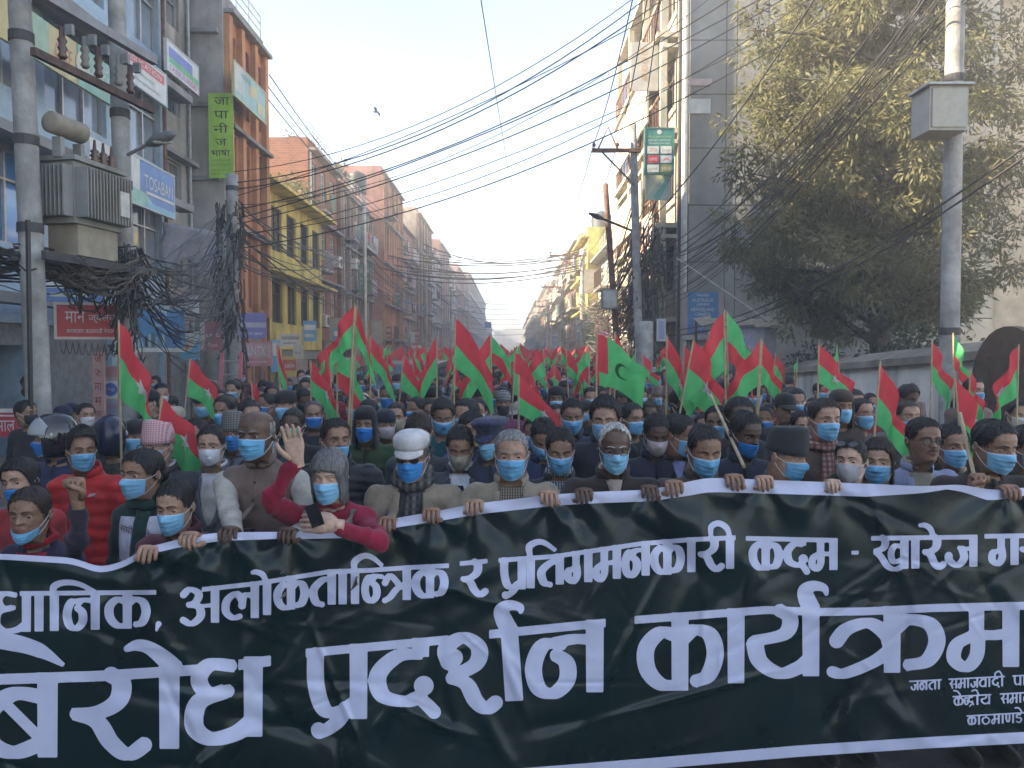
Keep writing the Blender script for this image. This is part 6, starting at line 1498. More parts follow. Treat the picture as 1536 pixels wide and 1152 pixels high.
# ---- lettering: broad-nib strokes, turned into one outline per word and laid on the cloth
def crom(p, n=7):
    p = [np.array(q, float) for q in p]; p = [2 * p[0] - p[1]] + p + [2 * p[-1] - p[-2]]; o = []
    for i in range(1, len(p) - 2):
        for k in range(n):
            t = k / n; a, b_, c, d = p[i - 1], p[i], p[i + 1], p[i + 2]
            o.append(0.5 * ((2 * b_) + (c - a) * t + (2 * a - 5 * b_ + 4 * c - d) * t * t + (3 * b_ - a - 3 * c + d) * t ** 3))
    o.append(p[-2]); return np.array(o)
ST = lambda x, y0=0.0, y1=1.0, w=1.0: ('b', x, y0, y1, w)
CV = lambda *p, w=1.0: ('s', p, w)
DOT = lambda x, y, r: ('d', x, y, r)
GL = {
 'ka': [ST(.5), CV((.47, .30), (.28, .24), (.12, .42), (.13, .70), (.28, .90), (.5, .93)), CV((.52, .34), (.66, .24), (.84, .32), (.90, .58), (.82, .84), (.66, .90))],
 'ra': [CV((.50, .04), (.64, .16), (.60, .36), (.38, .48), (.06, .50), w=1.0), CV((.12, .50), (.36, .60), (.52, .84), (.72, .98), (.94, .88), w=.95)],
 'aa': [ST(.5)],
 'pa': [CV((.16, .04), (.17, .5), (.30, .84), (.55, .88), (.82, .76), w=.95), ST(.84)],
 'pra': [CV((.16, .04), (.17, .5), (.30, .84), (.55, .88), (.82, .76), w=.95), ST(.84), CV((.66, .82), (.50, 1.02), (.26, 1.14), (.2, 1.10), w=.9)],
 'ta': [ST(.84), CV((.84, .26), (.48, .28), (.16, .52), (.24, .86), (.52, .98), w=1.0)],
 'na': [ST(.84), CV((.84, .28), (.6, .24), (.34, .26), w=.9), CV((.48, .30), (.22, .28), (.10, .56), (.16, .86), (.34, .95), (.50, .80), (.50, .56), (.36, .42), w=.95)],
 'nahalf': [CV((.95, .28), (.6, .24), (.4, .26), w=.9), CV((.62, .30), (.30, .28), (.14, .56), (.22, .86), (.46, .95), (.66, .80), (.64, .56), (.46, .42), w=.9)],
 'ma': [ST(.86), ('b', .40, 0.0, .58, .9), CV((.40, .48), (.62, .50), (.86, .48), w=.9), CV((.42, .45), (.40, .80), (.26, .97), (.10, .84), (.14, .62), (.34, .50), w=.85)],
 'da': [('b', .72, 0.0, .26, .95), CV((.74, .22), (.40, .22), (.14, .44), (.20, .72), (.50, .84), (.72, .80), w=1.0), DOT(.76, .66, .55), CV((.68, .80), (.80, .92), (.92, 1.06), w=.85)],
 'sha': [CV((.12, .40), (.08, .18), (.30, .06), (.50, .22), (.46, .44), (.14, .58), w=.95), CV((.12, .58), (.34, .70), (.46, .94), (.60, 1.06), (.74, .98), w=.95), DOT(.18, .32, .5)],
 'dha': [CV((.62, .10), (.30, .06), (.16, .22), (.28, .40), (.58, .40), w=.9), CV((.50, .40), (.16, .50), (.10, .78), (.30, .96), (.62, .94), (.86, .80), w=1.0), ST(.86)],
 'ba': [ST(.80), CV((.80, .30), (.42, .24), (.14, .46), (.16, .78), (.42, .92), (.76, .82), w=1.0), CV((.34, .36), (.58, .62), (.78, .84), w=.6)],
 'ya': [CV((.42, .04), (.58, .16), (.50, .38), (.08, .46), w=.95), CV((.10, .46), (.18, .74), (.44, .92), (.70, .86), (.86, .74), w=1.0), ST(.86)],
 'kra': [ST(.55), CV((.08, .52), (.18, .32), (.36, .24), (.50, .42), (.54, .60), w=.95), CV((.56, .62), (.40, .82), (.16, .98), (.04, .94), w=.9), CV((.57, .34), (.68, .22), (.86, .30), (.92, .56), (.84, .84), (.66, .90))],
 'a': [CV((.06, .20), (.24, .04), (.46, .18), (.38, .40), (.18, .46), w=.95), CV((.18, .46), (.46, .54), (.50, .80), (.28, .98), (.04, .84), w=1.0), CV((.44, .50), (.64, .52), (.86, .50), w=.75), ST(.86)],
 'la': [ST(.88), CV((.88, .44), (.70, .34), (.58, .40), (.54, .66), w=.9), CV((.56, .50), (.40, .28), (.16, .42), (.12, .72), (.30, .92), (.52, .90), w=.95)],
 'tra': [ST(.84), CV((.06, .50), (.24, .26), (.46, .42), (.60, .60), w=.8), CV((.84, .52), (.50, .66), (.26, .88), (.04, .98), w=.85)],
 'ga': [ST(.86), ('b', .40, 0.0, .5, .9), CV((.40, .40), (.44, .74), (.30, .94), (.10, .82), (.12, .60), (.30, .54), w=.9)],
 'kha': [CV((.24, .04), (.34, .18), (.28, .36), (.04, .46), w=.9), CV((.06, .46), (.22, .62), (.40, .90), (.62, 1.0), (.86, .90), w=.85), CV((.86, .36), (.62, .30), (.50, .52), (.58, .78), (.84, .70), w=.8), ST(.88)],
 'ja': [ST(.84), CV((.84, .42), (.56, .44), (.40, .40), w=.8), CV((.50, .42), (.56, .72), (.36, .94), (.12, .78), (.10, .62), w=.95)],
 'sa': [CV((.26, .04), (.38, .18), (.30, .40), (.06, .48), w=.9), CV((.08, .48), (.26, .64), (.42, .98), w=.9), CV((.28, .60), (.56, .56), (.84, .56), w=.7), ST(.86)],
 'va': [ST(.84), CV((.84, .30), (.44, .24), (.14, .48), (.18, .78), (.46, .92), (.80, .80), w=1.0)],
 'tha': [('b', .5, 0, .3, .9), CV((.5, .28), (.16, .40), (.12, .72), (.42, .96), (.80, .80), (.82, .48), (.5, .28), w=.9)],
 'nna': [ST(.1, 0, .6), CV((.1, .5), (.2, .8), (.4, .8), (.46, .5), (.46, .1), w=.9), ST(.86)],
 'dda': [('b', .6, 0, .26, .9), CV((.64, .24), (.24, .26), (.24, .48), (.6, .52), (.74, .72), (.5, .96), (.16, .84), w=.9)],
 'ndra': [CV((.4, .30), (.12, .28), (.06, .56), (.12, .86), (.28, .9), (.38, .7), (.28, .5), w=.9), ('b', .78, 0.0, .26, .9), CV((.8, .24), (.52, .26), (.46, .52), (.62, .7), (.84, .62), w=.9), CV((.8, .7), (.92, .98), w=.8), CV((.8, .85), (.5, 1.15), w=.7)],
}
class Inkfield:
    def __init__(s, u0, u1, v0, v1, g):
        s.g = g; s.u0, s.v0 = u0, v0; s.nu = int((u1 - u0) / g) + 1; s.nv = int((v1 - v0) / g) + 1
        s.F = np.full((s.nu, s.nv), 9.0); s.U = u0 + g * np.arange(s.nu); s.V = v0 + g * np.arange(s.nv)
    def sub(s, a0, a1, b0, b1):
        i0 = max(0, int((a0 - s.u0) / s.g) - 2); i1 = min(s.nu, int((a1 - s.u0) / s.g) + 3); j0 = max(0, int((b0 - s.v0) / s.g) - 2); j1 = min(s.nv, int((b1 - s.v0) / s.g) + 3)
        return i0, i1, j0, j1
    def quad(s, q):
        q = np.asarray(q, float)
        if np.cross(q[1] - q[0], q[2] - q[0]) < 0: q = q[::-1]
        i0, i1, j0, j1 = s.sub(q[:, 0].min(), q[:, 0].max(), q[:, 1].min(), q[:, 1].max())
        if i1 <= i0 or j1 <= j0: return
        A, B = np.meshgrid(s.U[i0:i1], s.V[j0:j1], indexing='ij'); d = np.full(A.shape, -9.0)
        for k in range(4):
            p, e = q[k], q[(k + 1) % 4] - q[k]; L = np.hypot(*e)
            if L < 1e-6: continue
            d = np.maximum(d, -((A - p[0]) * (-e[1]) + (B - p[1]) * e[0]) / L)
        s.F[i0:i1, j0:j1] = np.minimum(s.F[i0:i1, j0:j1], d)
    def disc(s, c, r):
        i0, i1, j0, j1 = s.sub(c[0] - r, c[0] + r, c[1] - r, c[1] + r)
        if i1 <= i0 or j1 <= j0: return
        A, B = np.meshgrid(s.U[i0:i1], s.V[j0:j1], indexing='ij'); s.F[i0:i1, j0:j1] = np.minimum(s.F[i0:i1, j0:j1], np.hypot(A - c[0], B - c[1]) - r)
    def ribbon(s, pts, W):
        pts = np.asarray(pts); W = np.broadcast_to(W, (len(pts),)); d = np.gradient(pts, axis=0); n = np.stack([-d[:, 1], d[:, 0]], 1); n /= np.linalg.norm(n, axis=1)[:, None] + 1e-9
        a, b_ = pts + n * W[:, None] / 2, pts - n * W[:, None] / 2
        for i in range(len(pts) - 1):
            s.quad([a[i], a[i + 1], b_[i + 1], b_[i]])
            if i: s.disc(pts[i], W[i] / 2 * 0.985)
    def mesh(s):
        Fd = s.F; ins = Fd < 0; verts = {}; V = []; fs = []
        def vid(key, uv):
            if key not in verts: verts[key] = len(V); V.append(uv)
            return verts[key]
        cnt = ins[:-1, :-1].astype(int) + ins[1:, :-1] + ins[1:, 1:] + ins[:-1, 1:]
        for i, j in np.argwhere(cnt > 0):
            c = [(i, j), (i + 1, j), (i + 1, j + 1), (i, j + 1)]; poly = []
            for k in range(4):
                a, b_ = c[k], c[(k + 1) % 4]
                if ins[a]: poly.append(vid(a, (s.U[a[0]], s.V[a[1]])))
                if ins[a] != ins[b_]:
                    t = Fd[a] / (Fd[a] - Fd[b_]); t = min(max(t, 0.02), 0.98); key = (min(a, b_), max(a, b_))
                    poly.append(vid(key, (s.U[a[0]] + (s.U[b_[0]] - s.U[a[0]]) * t, s.V[a[1]] + (s.V[b_[1]] - s.V[a[1]]) * t)))
            if len(poly) >= 3: fs.append(tuple(poly))
        return np.array(V), fs
def glyph(I, g, u0, u1, T, B, SW, nib=0.55):
    def mp(x, y): u = u0 + (u1 - u0) * x; return (u, T(u) + (B(u) - T(u)) * y)
    for st in GL[g]:
        if st[0] == 'b':
            _, x, y0, y1, w = st; (ua, va), (ub, vb) = mp(x, y0), mp(x, y1); w = SW * w / 2; I.quad([(ua - w, va), (ua + w, va), (ub + w * .95, vb), (ub - w * .95, vb)])
        elif st[0] == 'd': I.disc(mp(st[1], st[2]), SW * st[3])
        else:
            p = crom([mp(*q) for q in st[1]]); d = np.gradient(p, axis=0); k = np.abs(d[:, 1]) / (np.hypot(d[:, 0], d[:, 1]) + 1e-9)
            I.ribbon(p, SW * st[2] * (nib + (1 - nib) * k))
def word(I, T, B, SW, glyphs, shir, extra=(), sh=None, nib=0.55):
    sh = sh or SW * 0.5
    for (g, a, c) in glyphs: glyph(I, g, a, c, T, B, SW, nib)
    for (a, c) in shir:
        x = np.linspace(a, c, max(2, int((c - a) / 8)));
        for i in range(len(x) - 1): I.quad([(x[i] - .4, T(x[i])), (x[i + 1] + .4, T(x[i + 1])), (x[i + 1] + .4, T(x[i + 1]) + sh), (x[i] - .4, T(x[i]) + sh)])
    for pts, w in extra: I.ribbon(crom(pts), w if np.isscalar(w) else np.interp(np.linspace(0, 1, (len(pts) - 1) * 7 + 1), np.linspace(0, 1, len(w)), w))
def lay(I, nm, m=HEMM, off=0.0035):
    V, fs = I.mesh(); P = ban(V[:, 0], V[:, 1], off) - np.array((0, 2.5, 0.6))
    me = bpy.data.meshes.new(nm); me.from_pydata(P.tolist(), [], fs); finish(me, nm, m, banner, True)
def LI(*p): p = np.array(p, float); return lambda u: np.interp(u, p[:, 0], p[:, 1])
# first line
I = Inkfield(-60, 245, 865, 965, 1.5)
word(I, LI((0, 887), (234, 885)), LI((0, 949), (226, 942)), 14, [('dha', -12, 48), ('aa', 49, 68), ('aa', 72, 91), ('na', 95, 152), ('ka', 156, 226)], [(-60, 5), (30, 234)], [([(80, 890), (81, 880), (95, 874), (118, 876), (147, 890)], [9, 11, 9, 8, 6])], 7)
I.ribbon([(233, 934), (238, 936), (234, 947)], [9, 9, 3]); lay(I, 'lettering')
I = Inkfield(262, 680, 825, 950, 1.5)
T = LI((270, 883), (311, 880), (384, 872), (439, 863), (494, 854), (555, 852), (610, 848), (673, 845)); B = LI((270, 938), (323, 934), (383, 927), (403, 922), (430, 915), (497, 907), (533, 906), (610, 900), (672, 895))
word(I, T, B, 13, [('a', 270, 331), ('la', 332, 389), ('aa', 391, 410), ('ka', 411, 462), ('ta', 464, 504), ('aa', 506, 522), ('aa', 524, 541), ('nahalf', 543, 576), ('tra', 574, 617), ('ka', 618, 672)], [(303, 673)],
     [([(400, 874), (394, 862), (384, 858), (378, 859)], [8, 9, 8, 6]), ([(532, 856), (532, 843), (545, 834), (558, 836), (574, 849)], [8, 11, 9, 8, 6])], 7); lay(I, 'lettering')
I = Inkfield(682, 736, 832, 902, 1.5); word(I, LI((690, 842), (732, 838)), LI((690, 896), (732, 892)), 13, [('ra', 690, 732)], [(690, 731)], (), 7); lay(I, 'lettering')
I = Inkfield(740, 1110, 778, 905, 1.5)
T = LI((748, 837), (834, 831), (887, 823), (962, 812), (1036, 806), (1102, 803)); B = LI((748, 888), (784, 884), (837, 877), (884, 873), (927, 868), (973, 863), (1005, 862), (1039, 858), (1099, 853))
word(I, T, B, 13, [('pra', 750, 789), ('aa', 787, 805), ('ta', 806, 846), ('ga', 848, 888), ('ma', 890, 931), ('na', 934, 975), ('ka', 976, 1026), ('aa', 1028, 1046), ('ra', 1046, 1086), ('aa', 1086, 1104)], [(748, 1103)],
     [([(795, 834), (794, 820), (806, 813), (818, 815), (834, 826)], [8, 11, 9, 8, 6]), ([(1095, 806), (1090, 792), (1078, 785), (1067, 790), (1066, 803)], [7, 9, 9, 9, 7])], 7); lay(I, 'lettering')
I = Inkfield(1112, 1295, 795, 872, 1.5); word(I, LI((1119, 804), (1252, 807)), LI((1119, 856), (1252, 855)), 13, [('ka', 1124, 1173), ('da', 1176, 1214), ('ma', 1214, 1256)], [(1119, 1253)], (), 7)
I.quad([(1277, 826), (1288, 826), (1288, 832), (1277, 832)]); lay(I, 'lettering')
I = Inkfield(1300, 1475, 780, 868, 1.5); word(I, LI((1307, 804), (1460, 802)), LI((1307, 855), (1460, 850)), 13, [('kha', 1310, 1363), ('aa', 1363, 1383), ('ra', 1383, 1418), ('ja', 1418, 1468)], [(1307, 1461)], [([(1400, 806), (1396, 794), (1388, 788), (1379, 788)], [8, 9, 8, 6])], 7); lay(I, 'lettering')
I = Inkfield(1470, 1640, 790, 862, 1.5); word(I, LI((1477, 801), (1600, 799)), LI((1477, 849), (1600, 845)), 13, [('ga', 1484, 1528), ('ra', 1528, 1572)], [(1477, 1576)], (), 7); lay(I, 'lettering')
# second line
I = Inkfield(-110, 415, 945, 1150, 1.8)
T = LI((-100, 1014), (0, 1011), (150, 1006), (308, 996), (406, 983)); B = LI((-100, 1145), (75, 1136), (200, 1134), (250, 1124), (330, 1110), (392, 1104))
word(I, T, B, 31, [('ba', -36, 98), ('aa', 235, 273)], [(-110, 310), (358, 406)], [([(-60, 975), (-20, 962), (20, 964), (60, 976), (96, 998)], [10, 22, 26, 22, 6]), ([(262, 1004), (246, 988), (224, 972), (205, 968), (188, 974)], [30, 26, 20, 17, 9])], 16, nib=.62)
glyph(I, 'ra', 100, 228, T, B, 30, .6); glyph(I, 'dha', 280, 396, LI((280, 993), (400, 983)), B, 29, .7); lay(I, 'lettering')
I = Inkfield(452, 918, 900, 1120, 1.8)
T = LI((459, 973), (672, 953), (734, 945), (908, 928)); B = LI((459, 1084), (546, 1078), (650, 1064), (760, 1053), (905, 1037))
word(I, T, B, 27, [('pra', 458, 553), ('da', 552, 662), ('sha', 660, 776), ('na', 788, 912)], [(459, 672), (734, 908)], [([(766, 948), (756, 930), (752, 916), (764, 908), (780, 911), (781, 919)], [26, 26, 22, 16, 12, 6])], 13, nib=.62)
I.quad([(751, 948), (777, 948), (785, 1051), (758, 1052)]); lay(I, 'lettering')
I = Inkfield(944, 1560, 868, 1045, 1.8)
T = LI((952, 924), (1149, 909), (1232, 912), (1300, 911), (1400, 906), (1560, 902)); B = LI((952, 1040), (1035, 1035), (1110, 1024), (1220, 1014), (1340, 1009), (1526, 1000))
word(I, T, B, 26, [('ka', 954, 1086), ('aa', 1085, 1123), ('ya', 1120, 1232), ('kra', 1238, 1420), ('ma', 1420, 1532)], [(952, 1560)], [([(1218, 914), (1210, 898), (1208, 886), (1220, 879), (1236, 882), (1240, 892)], [26, 26, 22, 16, 12, 6])], 12, nib=.62); lay(I, 'lettering')
# organiser's name in small print
I = Inkfield(1355, 1600, 1004, 1100, 0.9)
def small(T, B, x0, gl, wid=12.5, mat_=(), sw=3.0):
    x = x0
    for g in gl:
        if g == ' ': x += 7; start = x; continue
        w = wid * (0.5 if g == 'aa' else 1.0); glyph(I, g, x, x + w, T, B, sw, .7); x += w + 0.6
    return x
T, B = LI((1365, 1021), (1536, 1012)), LI((1365, 1036), (1536, 1028))
e = small(T, B, 1366, ['ja', 'na', 'ta', 'aa']); word(I, T, B, 3, [], [(1364, e)], (), 2.2)
e = small(T, B, 1424, ['sa', 'ma', 'aa', 'ja', 'va', 'aa', 'da', 'aa'], 12.0); word(I, T, B, 3, [], [(1423, e)], [([(e - 3, 1014), (e - 8, 1007), (e - 14, 1010), (e - 14, 1014)], 2.4)], 2.2)
e = small(T, B, 1520, ['pa', 'aa', 'ra', 'ta', 'aa']); word(I, T, B, 3, [], [(1519, e)], (), 2.2)
T, B = LI((1429, 1044), (1536, 1038)), LI((1429, 1059), (1536, 1054))
e = small(T, B, 1430, ['ka', 'ndra', 'aa', 'ya'], 15.5); word(I, T, B, 3, [], [(1429, e)], [([(1441, 1043), (1436, 1037), (1430, 1036)], 2.4), ([(1468, 1042), (1464, 1035), (1457, 1037)], 2.4)], 2.2)
e = small(T, B, 1501, ['sa', 'ma', 'aa', 'ta'], 12.5); word(I, T, B, 3, [], [(1500, e)], (), 2.2)
T, B = LI((1450, 1073), (1536, 1068)), LI((1450, 1088), (1536, 1084))
e = small(T, B, 1451, ['ka', 'aa', 'tha', 'ma', 'aa', 'nna', 'dda', 'aa'], 13.5); word(I, T, B, 3, [], [(1450, e)], [([(1533, 1068), (1528, 1062), (1522, 1062)], 2.4)], 2.2)
lay(I, 'lettering')
# ================================================================== the people
def gp(u, v=None, dz=0.0):
    v = float(sm_interp(np.array(float(u)), TE, 1)) if v is None else v
    p = ban(u, v); return Vector((p[0], p[1], p[2] + dz))
SPEC = []
YS = 1.42
def pp(label, u, v, Y, **k):
    Y = Y * YS; SPEC.append((at(u, v, Y).x, Y)); return person(label, u, v, Y, **k)
TAN = (0.25, 0.20, 0.145); NAVY = (0.02, 0.025, 0.045); CHAR = (0.045, 0.047, 0.055); BLKC = (0.014, 0.014, 0.016); WSH = cloth((0.5, 0.5, 0.52))
def put_text(txt, zc, h, xc, m, w=None, off=0.016, rot=0.0):
    """lettering laid on the chest of the last person"""
    L = Person.last; me = text_mesh(txt, 1.0); n = len(me.vertices); co = np.empty(n * 3, np.float32); me.vertices.foreach_get('co', co); co = co.reshape(-1, 3)
    co[:, 0] -= (co[:, 0].min() + co[:, 0].max()) / 2; co[:, 1] -= (co[:, 1].min() + co[:, 1].max()) / 2; sc_ = h / (co[:, 1].max() - co[:, 1].min()); sx = sc_ if w is None else w / (co[:, 0].max() - co[:, 0].min())
    X = co[:, 0] * sx; Z = co[:, 1] * sc_; c, s = math.cos(rot), math.sin(rot); X, Z = xc + X * c - Z * s, L['zs'] + zc + X * s + Z * c
    Y = L['front_y'](X.astype(float), Z.astype(float)) - off
    me.vertices.foreach_set('co', np.stack([X, Y, Z], -1).astype(np.float32).ravel()); me.materials.clear(); finish(me, 'lettering', m, L['root'])

# ---- front row and those just behind it
pp('woman in dark violet sweater with raised fist and mask under her chin', 44, 733, 2.62, hs=1.02, skin='brown', yaw=6, hair=('tied', HBRN), mask=('blue', 'chin'), top=dict(kind='sweater', col=(0.035, 0.026, 0.06), neck=cloth((0.35, 0.01, 0.02)), wr=0.006), sw=0.21, sdrop=0.262, hands=(None, ('fist', at(118, 735, 3.42), 0, (0.7, 0.2, -0.9))), extras=1)
Person.last['patch']('red_inner_top', [-0.07, -0.075], [0.07, 0.075], Person.last['zs'] - 0.2, Person.last['zs'] - 0.02, 0.006, cloth((0.36, 0.012, 0.025)))
pp('woman with tilted blue mask behind the fist raising woman', 30, 690, 3.05, skin='mid', hair=('long', HBLK), mask=('deep', 'nose'), roll=-8, top=dict(kind='coat', col=(0.33, 0.03, 0.035), shirt=WSH), sw=0.2, sdrop=0.26)
pp('man in bright red puffer jacket looking aside', 122, 646, 3.5, hs=1.05, yaw=38, skin='brown', hair=('tall', HBLK), mask=('blue', 0), top=dict(kind='puffer', col=(0.5, 0.018, 0.02), shiny=True, ch=0.085), sw=0.245, sdrop=0.27)
Person.last['patch']('chest_logo', [0.06, 0.07], [0.1, 0.11], Person.last['zs'] - 0.12, Person.last['zs'] - 0.1, 0.012, cloth((0.5, 0.3, 0.3)), nu=4, nv=3)
pp('woman in a white paper bib and dark scarf beside the red puffer', 213, 676, 2.9, hs=1.02, yaw=-22, skin='brown', hair=('tied', HBLK), mask=('blue', 0), top=dict(kind='coat', col=(0.012, 0.03, 0.03), scarf=cloth((0.015, 0.05, 0.045)), bib=cloth((0.55, 0.54, 0.62), bump=0.05)), sw=0.205, sdrop=0.26)
put_text('संघीय लो', -0.13, 0.045, -0.02, mat('print_ink', (0.04, 0.035, 0.06)), 0.17, 0.026, R(-14))
pp('woman in maroon quilted jacket gripping the banner edge', 262, 722, 2.60, hs=0.99, yaw=-3, pitch=6, skin='mid', hair=('tied', HBLK), mask=('blue', 0), top=dict(kind='puffer', col=(0.10, 0.028, 0.04), ch=0.06, coll=0.0), sw=0.215, sdrop=0.25, hands=(('grip', gp(214), 0.3), ('grip', gp(288), -0.1)))
pp('elderly man in pink patterned topi hat and grey suit', 236, 640, 3.5, hs=1.05, yaw=-14, skin='mid', hair=('short', HMIX), mask=('blue', 0), glasses='clear', cap=('topi', (0.42, 0.2, 0.2), plaid((0.48, 0.30, 0.30), (0.36, 0.10, 0.14), (0.5, 0.4, 0.4), 150)), top=dict(kind='suit', col=(0.05, 0.055, 0.065), shirt=WSH), sw=0.24, sdrop=0.27)
pp('man in grey suit with a white valved respirator', 316, 641, 3.55, hs=1.0, yaw=8, skin='mid', hair=('short', HBLK), mask=('white', 'n95'), top=dict(kind='suit', col=(0.10, 0.11, 0.125), shirt=WSH, inner=cloth((0.42, 0.40, 0.36)), v=0.34), sw=0.225, sdrop=0.27)
pp('tall bald man in brown waistcoat and pale shirt gripping the banner', 384, 617, 2.78, hs=1.0, yaw=-10, skin='dark', hair=('bald', HGRY), mask=('blue', 0), top=dict(kind='vest', col=(0.155, 0.108, 0.088), sleeve=cloth((0.42, 0.39, 0.33), bump=0.3)), sw=0.255, sdrop=0.262, fat=1.12, hands=(('grip', gp(345)), ('grip', gp(432))))
pp('grey haired woman in crimson sweater waving one hand', 494, 678, 2.60, hs=0.97, yaw=-4, pitch=4, skin='fair', eyes_closed=True, hair=('bob', (0.125, 0.12, 0.12)), mask=('blue', 0), top=dict(kind='sweater', col=(0.24, 0.010, 0.035), wr=0.006), sw=0.215, sdrop=0.245, hands=(('open', at(446, 690, 3.5), 0, (-0.9, -0.1, -0.8)), ('across', at(505, 788, 3.36), 0, (0.9, -0.5, -0.5))))
L_ = Person.last
for s in (-1, 1):
    a_ = [s * 0.06, s * 0.075, s * 0.095]; c_ = [s * 0.16, s * 0.155, s * 0.13]
    L_['patch']('vest_panel', a_ if s > 0 else c_, c_ if s > 0 else a_, L_['zs'] - 0.5, L_['zs'] - 0.01, 0.009, cloth((0.17, 0.155, 0.12)))
ph_ = thing('phone', 'black phone held against the chest of the grey haired woman', 'phone', at(472, 773, 3.27)); q = MB(); q.obox((0, 0, 0), (0.026, 0, 0.009), (0, 0.005, 0), (-0.016, 0, 0.046)); q.build('case', mat('phone_black', (0.012, 0.012, 0.014), rough=0.2), ph_); q = MB(); q.obox((0, -0.0065, 0), (0.024, 0, 0.008), (0, 0.001, 0), (-0.0145, 0, 0.043)); q.build('screen', glass_mat('phone_glass', (0.01, 0.01, 0.012)), ph_)
pp('man in black quilted jacket with mask below his nose behind the waving woman', 503, 630, 3.3, hs=1.0, yaw=30, skin='brown', hair=('short', HBLK), mask=('blue', 'nose'), top=dict(kind='puffer', col=(0.02, 0.021, 0.024), ch=0.05, shiny=True), sw=0.25, sdrop=0.26)
pp('man in white flat cap, plaid scarf and tan tweed jacket', 617, 650, 2.78, hs=0.98, yaw=-4, pitch=4, skin='brown', hair=('crop', HMIX), mask=('deep', 0), glasses='dark', cap=('flat', (0.5, 0.49, 0.49)), top=dict(kind='suit', col=TAN, shirt=cloth((0.03, 0.032, 0.04)), scarf=plaid((0.02, 0.022, 0.03), (0.12, 0.11, 0.08), (0.05, 0.05, 0.06), 55)), sw=0.255, sdrop=0.245, fat=1.08, hands=(('grip', gp(582)), ('grip', gp(647))))
Person.last['patch']('pocket_mask', [0.10, 0.10], [0.145, 0.145], Person.last['zs'] - 0.22, Person.last['zs'] - 0.15, 0.014, mask_mat((0.02, 0.25, 0.62)), nu=4, nv=4)
pp('man with bowed head and beige mask in grey suit and navy pullover', 690, 640, 3.35, hs=1.0, pitch=20, skin='brown', hair=('short', HBLK), mask=('beige', 'cloth'), eyes_closed=True, top=dict(kind='suit', col=(0.06, 0.066, 0.075), shirt=WSH, inner=cloth((0.014, 0.018, 0.032))), sw=0.235, sdrop=0.26)
pp('silver haired man in beige jacket and checked shirt at the banner', 767, 646, 2.78, hs=1.0, pitch=3, skin='mid', hair=('crop', HGRY), mask=('blue', 0), top=dict(kind='suit', col=(0.29, 0.24, 0.17), shirt=plaid((0.32, 0.27, 0.18), (0.10, 0.06, 0.04), (0.05, 0.05, 0.08), 150), inner=cloth((0.06, 0.085, 0.14)), v=0.33), sw=0.25, sdrop=0.252, hands=(('grip', gp(712)), ('grip', gp(823))))
pp('young man in black and white checked shirt under a dark jacket', 840, 643, 3.05, hs=0.98, pitch=14, skin='brown', eyes_closed=True, hair=('short', HBLK), mask=('blue', 0), top=dict(kind='suit', col=(0.035, 0.037, 0.042), shirt=plaid((0.42, 0.43, 0.46), (0.02, 0.022, 0.03), (0.05, 0.06, 0.09), 130), v=0.45), sw=0.23, sdrop=0.265)
pp('white haired man in spectacles and dark brown jacket', 922, 637, 2.8, hs=0.99, pitch=6, skin='dark', hair=('balding', HWHT), mask=('blue', 0), glasses='clear', top=dict(kind='coat', col=(0.034, 0.025, 0.021), shirt=cloth((0.42, 0.33, 0.28)), v=0.13), sw=0.26, sdrop=0.255, hands=(('grip', gp(876)), ('grip', gp(974))))
pp('man in olive jacket with bowed head at the raised part of the banner', 1057, 638, 2.85, hs=1.05, pitch=14, yaw=3, skin='brown', eyes_closed=True, hair=('crop', HBLK), mask=('blue', 0), top=dict(kind='coat', col=(0.07, 0.055, 0.045), shirt=cloth((0.16, 0.16, 0.12))), sw=0.25, sdrop=0.255, hands=(('grip', gp(1010)), ('grip', gp(1100))))
pp('man in black coat turned aside behind the olive jacket', 1018, 622, 3.5, hs=1.05, yaw=55, pitch=12, skin='brown', hair=('crop', HBLK), mask=('blue', 0), top=dict(kind='coat', col=BLKC, shirt=cloth((0.25, 0.27, 0.5))), sw=0.25, sdrop=0.27)
pp('dark skinned man with mask slipped to his chin beside the wooden flagpole', 1118, 617, 3.25, hs=1.03, yaw=18, pitch=16, skin='dark', hair=('crop', HBLK), mask=('deep', 'nose'), top=dict(kind='coat', col=NAVY), sw=0.235, sdrop=0.27, eyes_closed=True)
pp('man in black topi hat and grey coat looking down to the side', 1180, 648, 2.85, hs=1.0, yaw=42, pitch=10, skin='mid', hair=('short', HMIX), mask=('blue', 0), cap=('topi', (0.03, 0.031, 0.034), cloth((0.03, 0.031, 0.034))), top=dict(kind='coat', col=(0.052, 0.05, 0.045)), sw=0.25, sdrop=0.255, hands=(('grip', gp(1146)), None), eyes_closed=True)
pp('man in brown coat and red checked scarf behind the black topi', 1237, 600, 3.4, hs=1.03, yaw=6, skin='mid', hair=('short', HBRN), mask=('blue', 0), top=dict(kind='coat', col=(0.09, 0.06, 0.045), scarf=plaid((0.22, 0.07, 0.06), (0.3, 0.22, 0.18), (0.08, 0.03, 0.03), 60)), sw=0.25, sdrop=0.27)
pp('woman in grey mask with sunglasses pushed up on her dark hair', 1277, 660, 2.75, hs=0.88, yaw=-38, pitch=-3, skin='fair', hair=('tied', HBLK), mask=('grey', 'cloth'), top=dict(kind='coat', col=(0.05, 0.04, 0.03)), sw=0.2, sdrop=0.25, hands=(('grip', gp(1250)), None))
L_ = Person.last; q = MB()
for s in (-1, 1): q.add([L_['hx'](np.array(s * 0.14 + 0.1 * math.cos(t)), np.array(0.40 - 0.12 * math.sin(t) * 0.6), np.array(0.92 + 0.06 * math.sin(t))) for t in np.linspace(0, 6.28, 13)[:-1]], [tuple(range(12))])
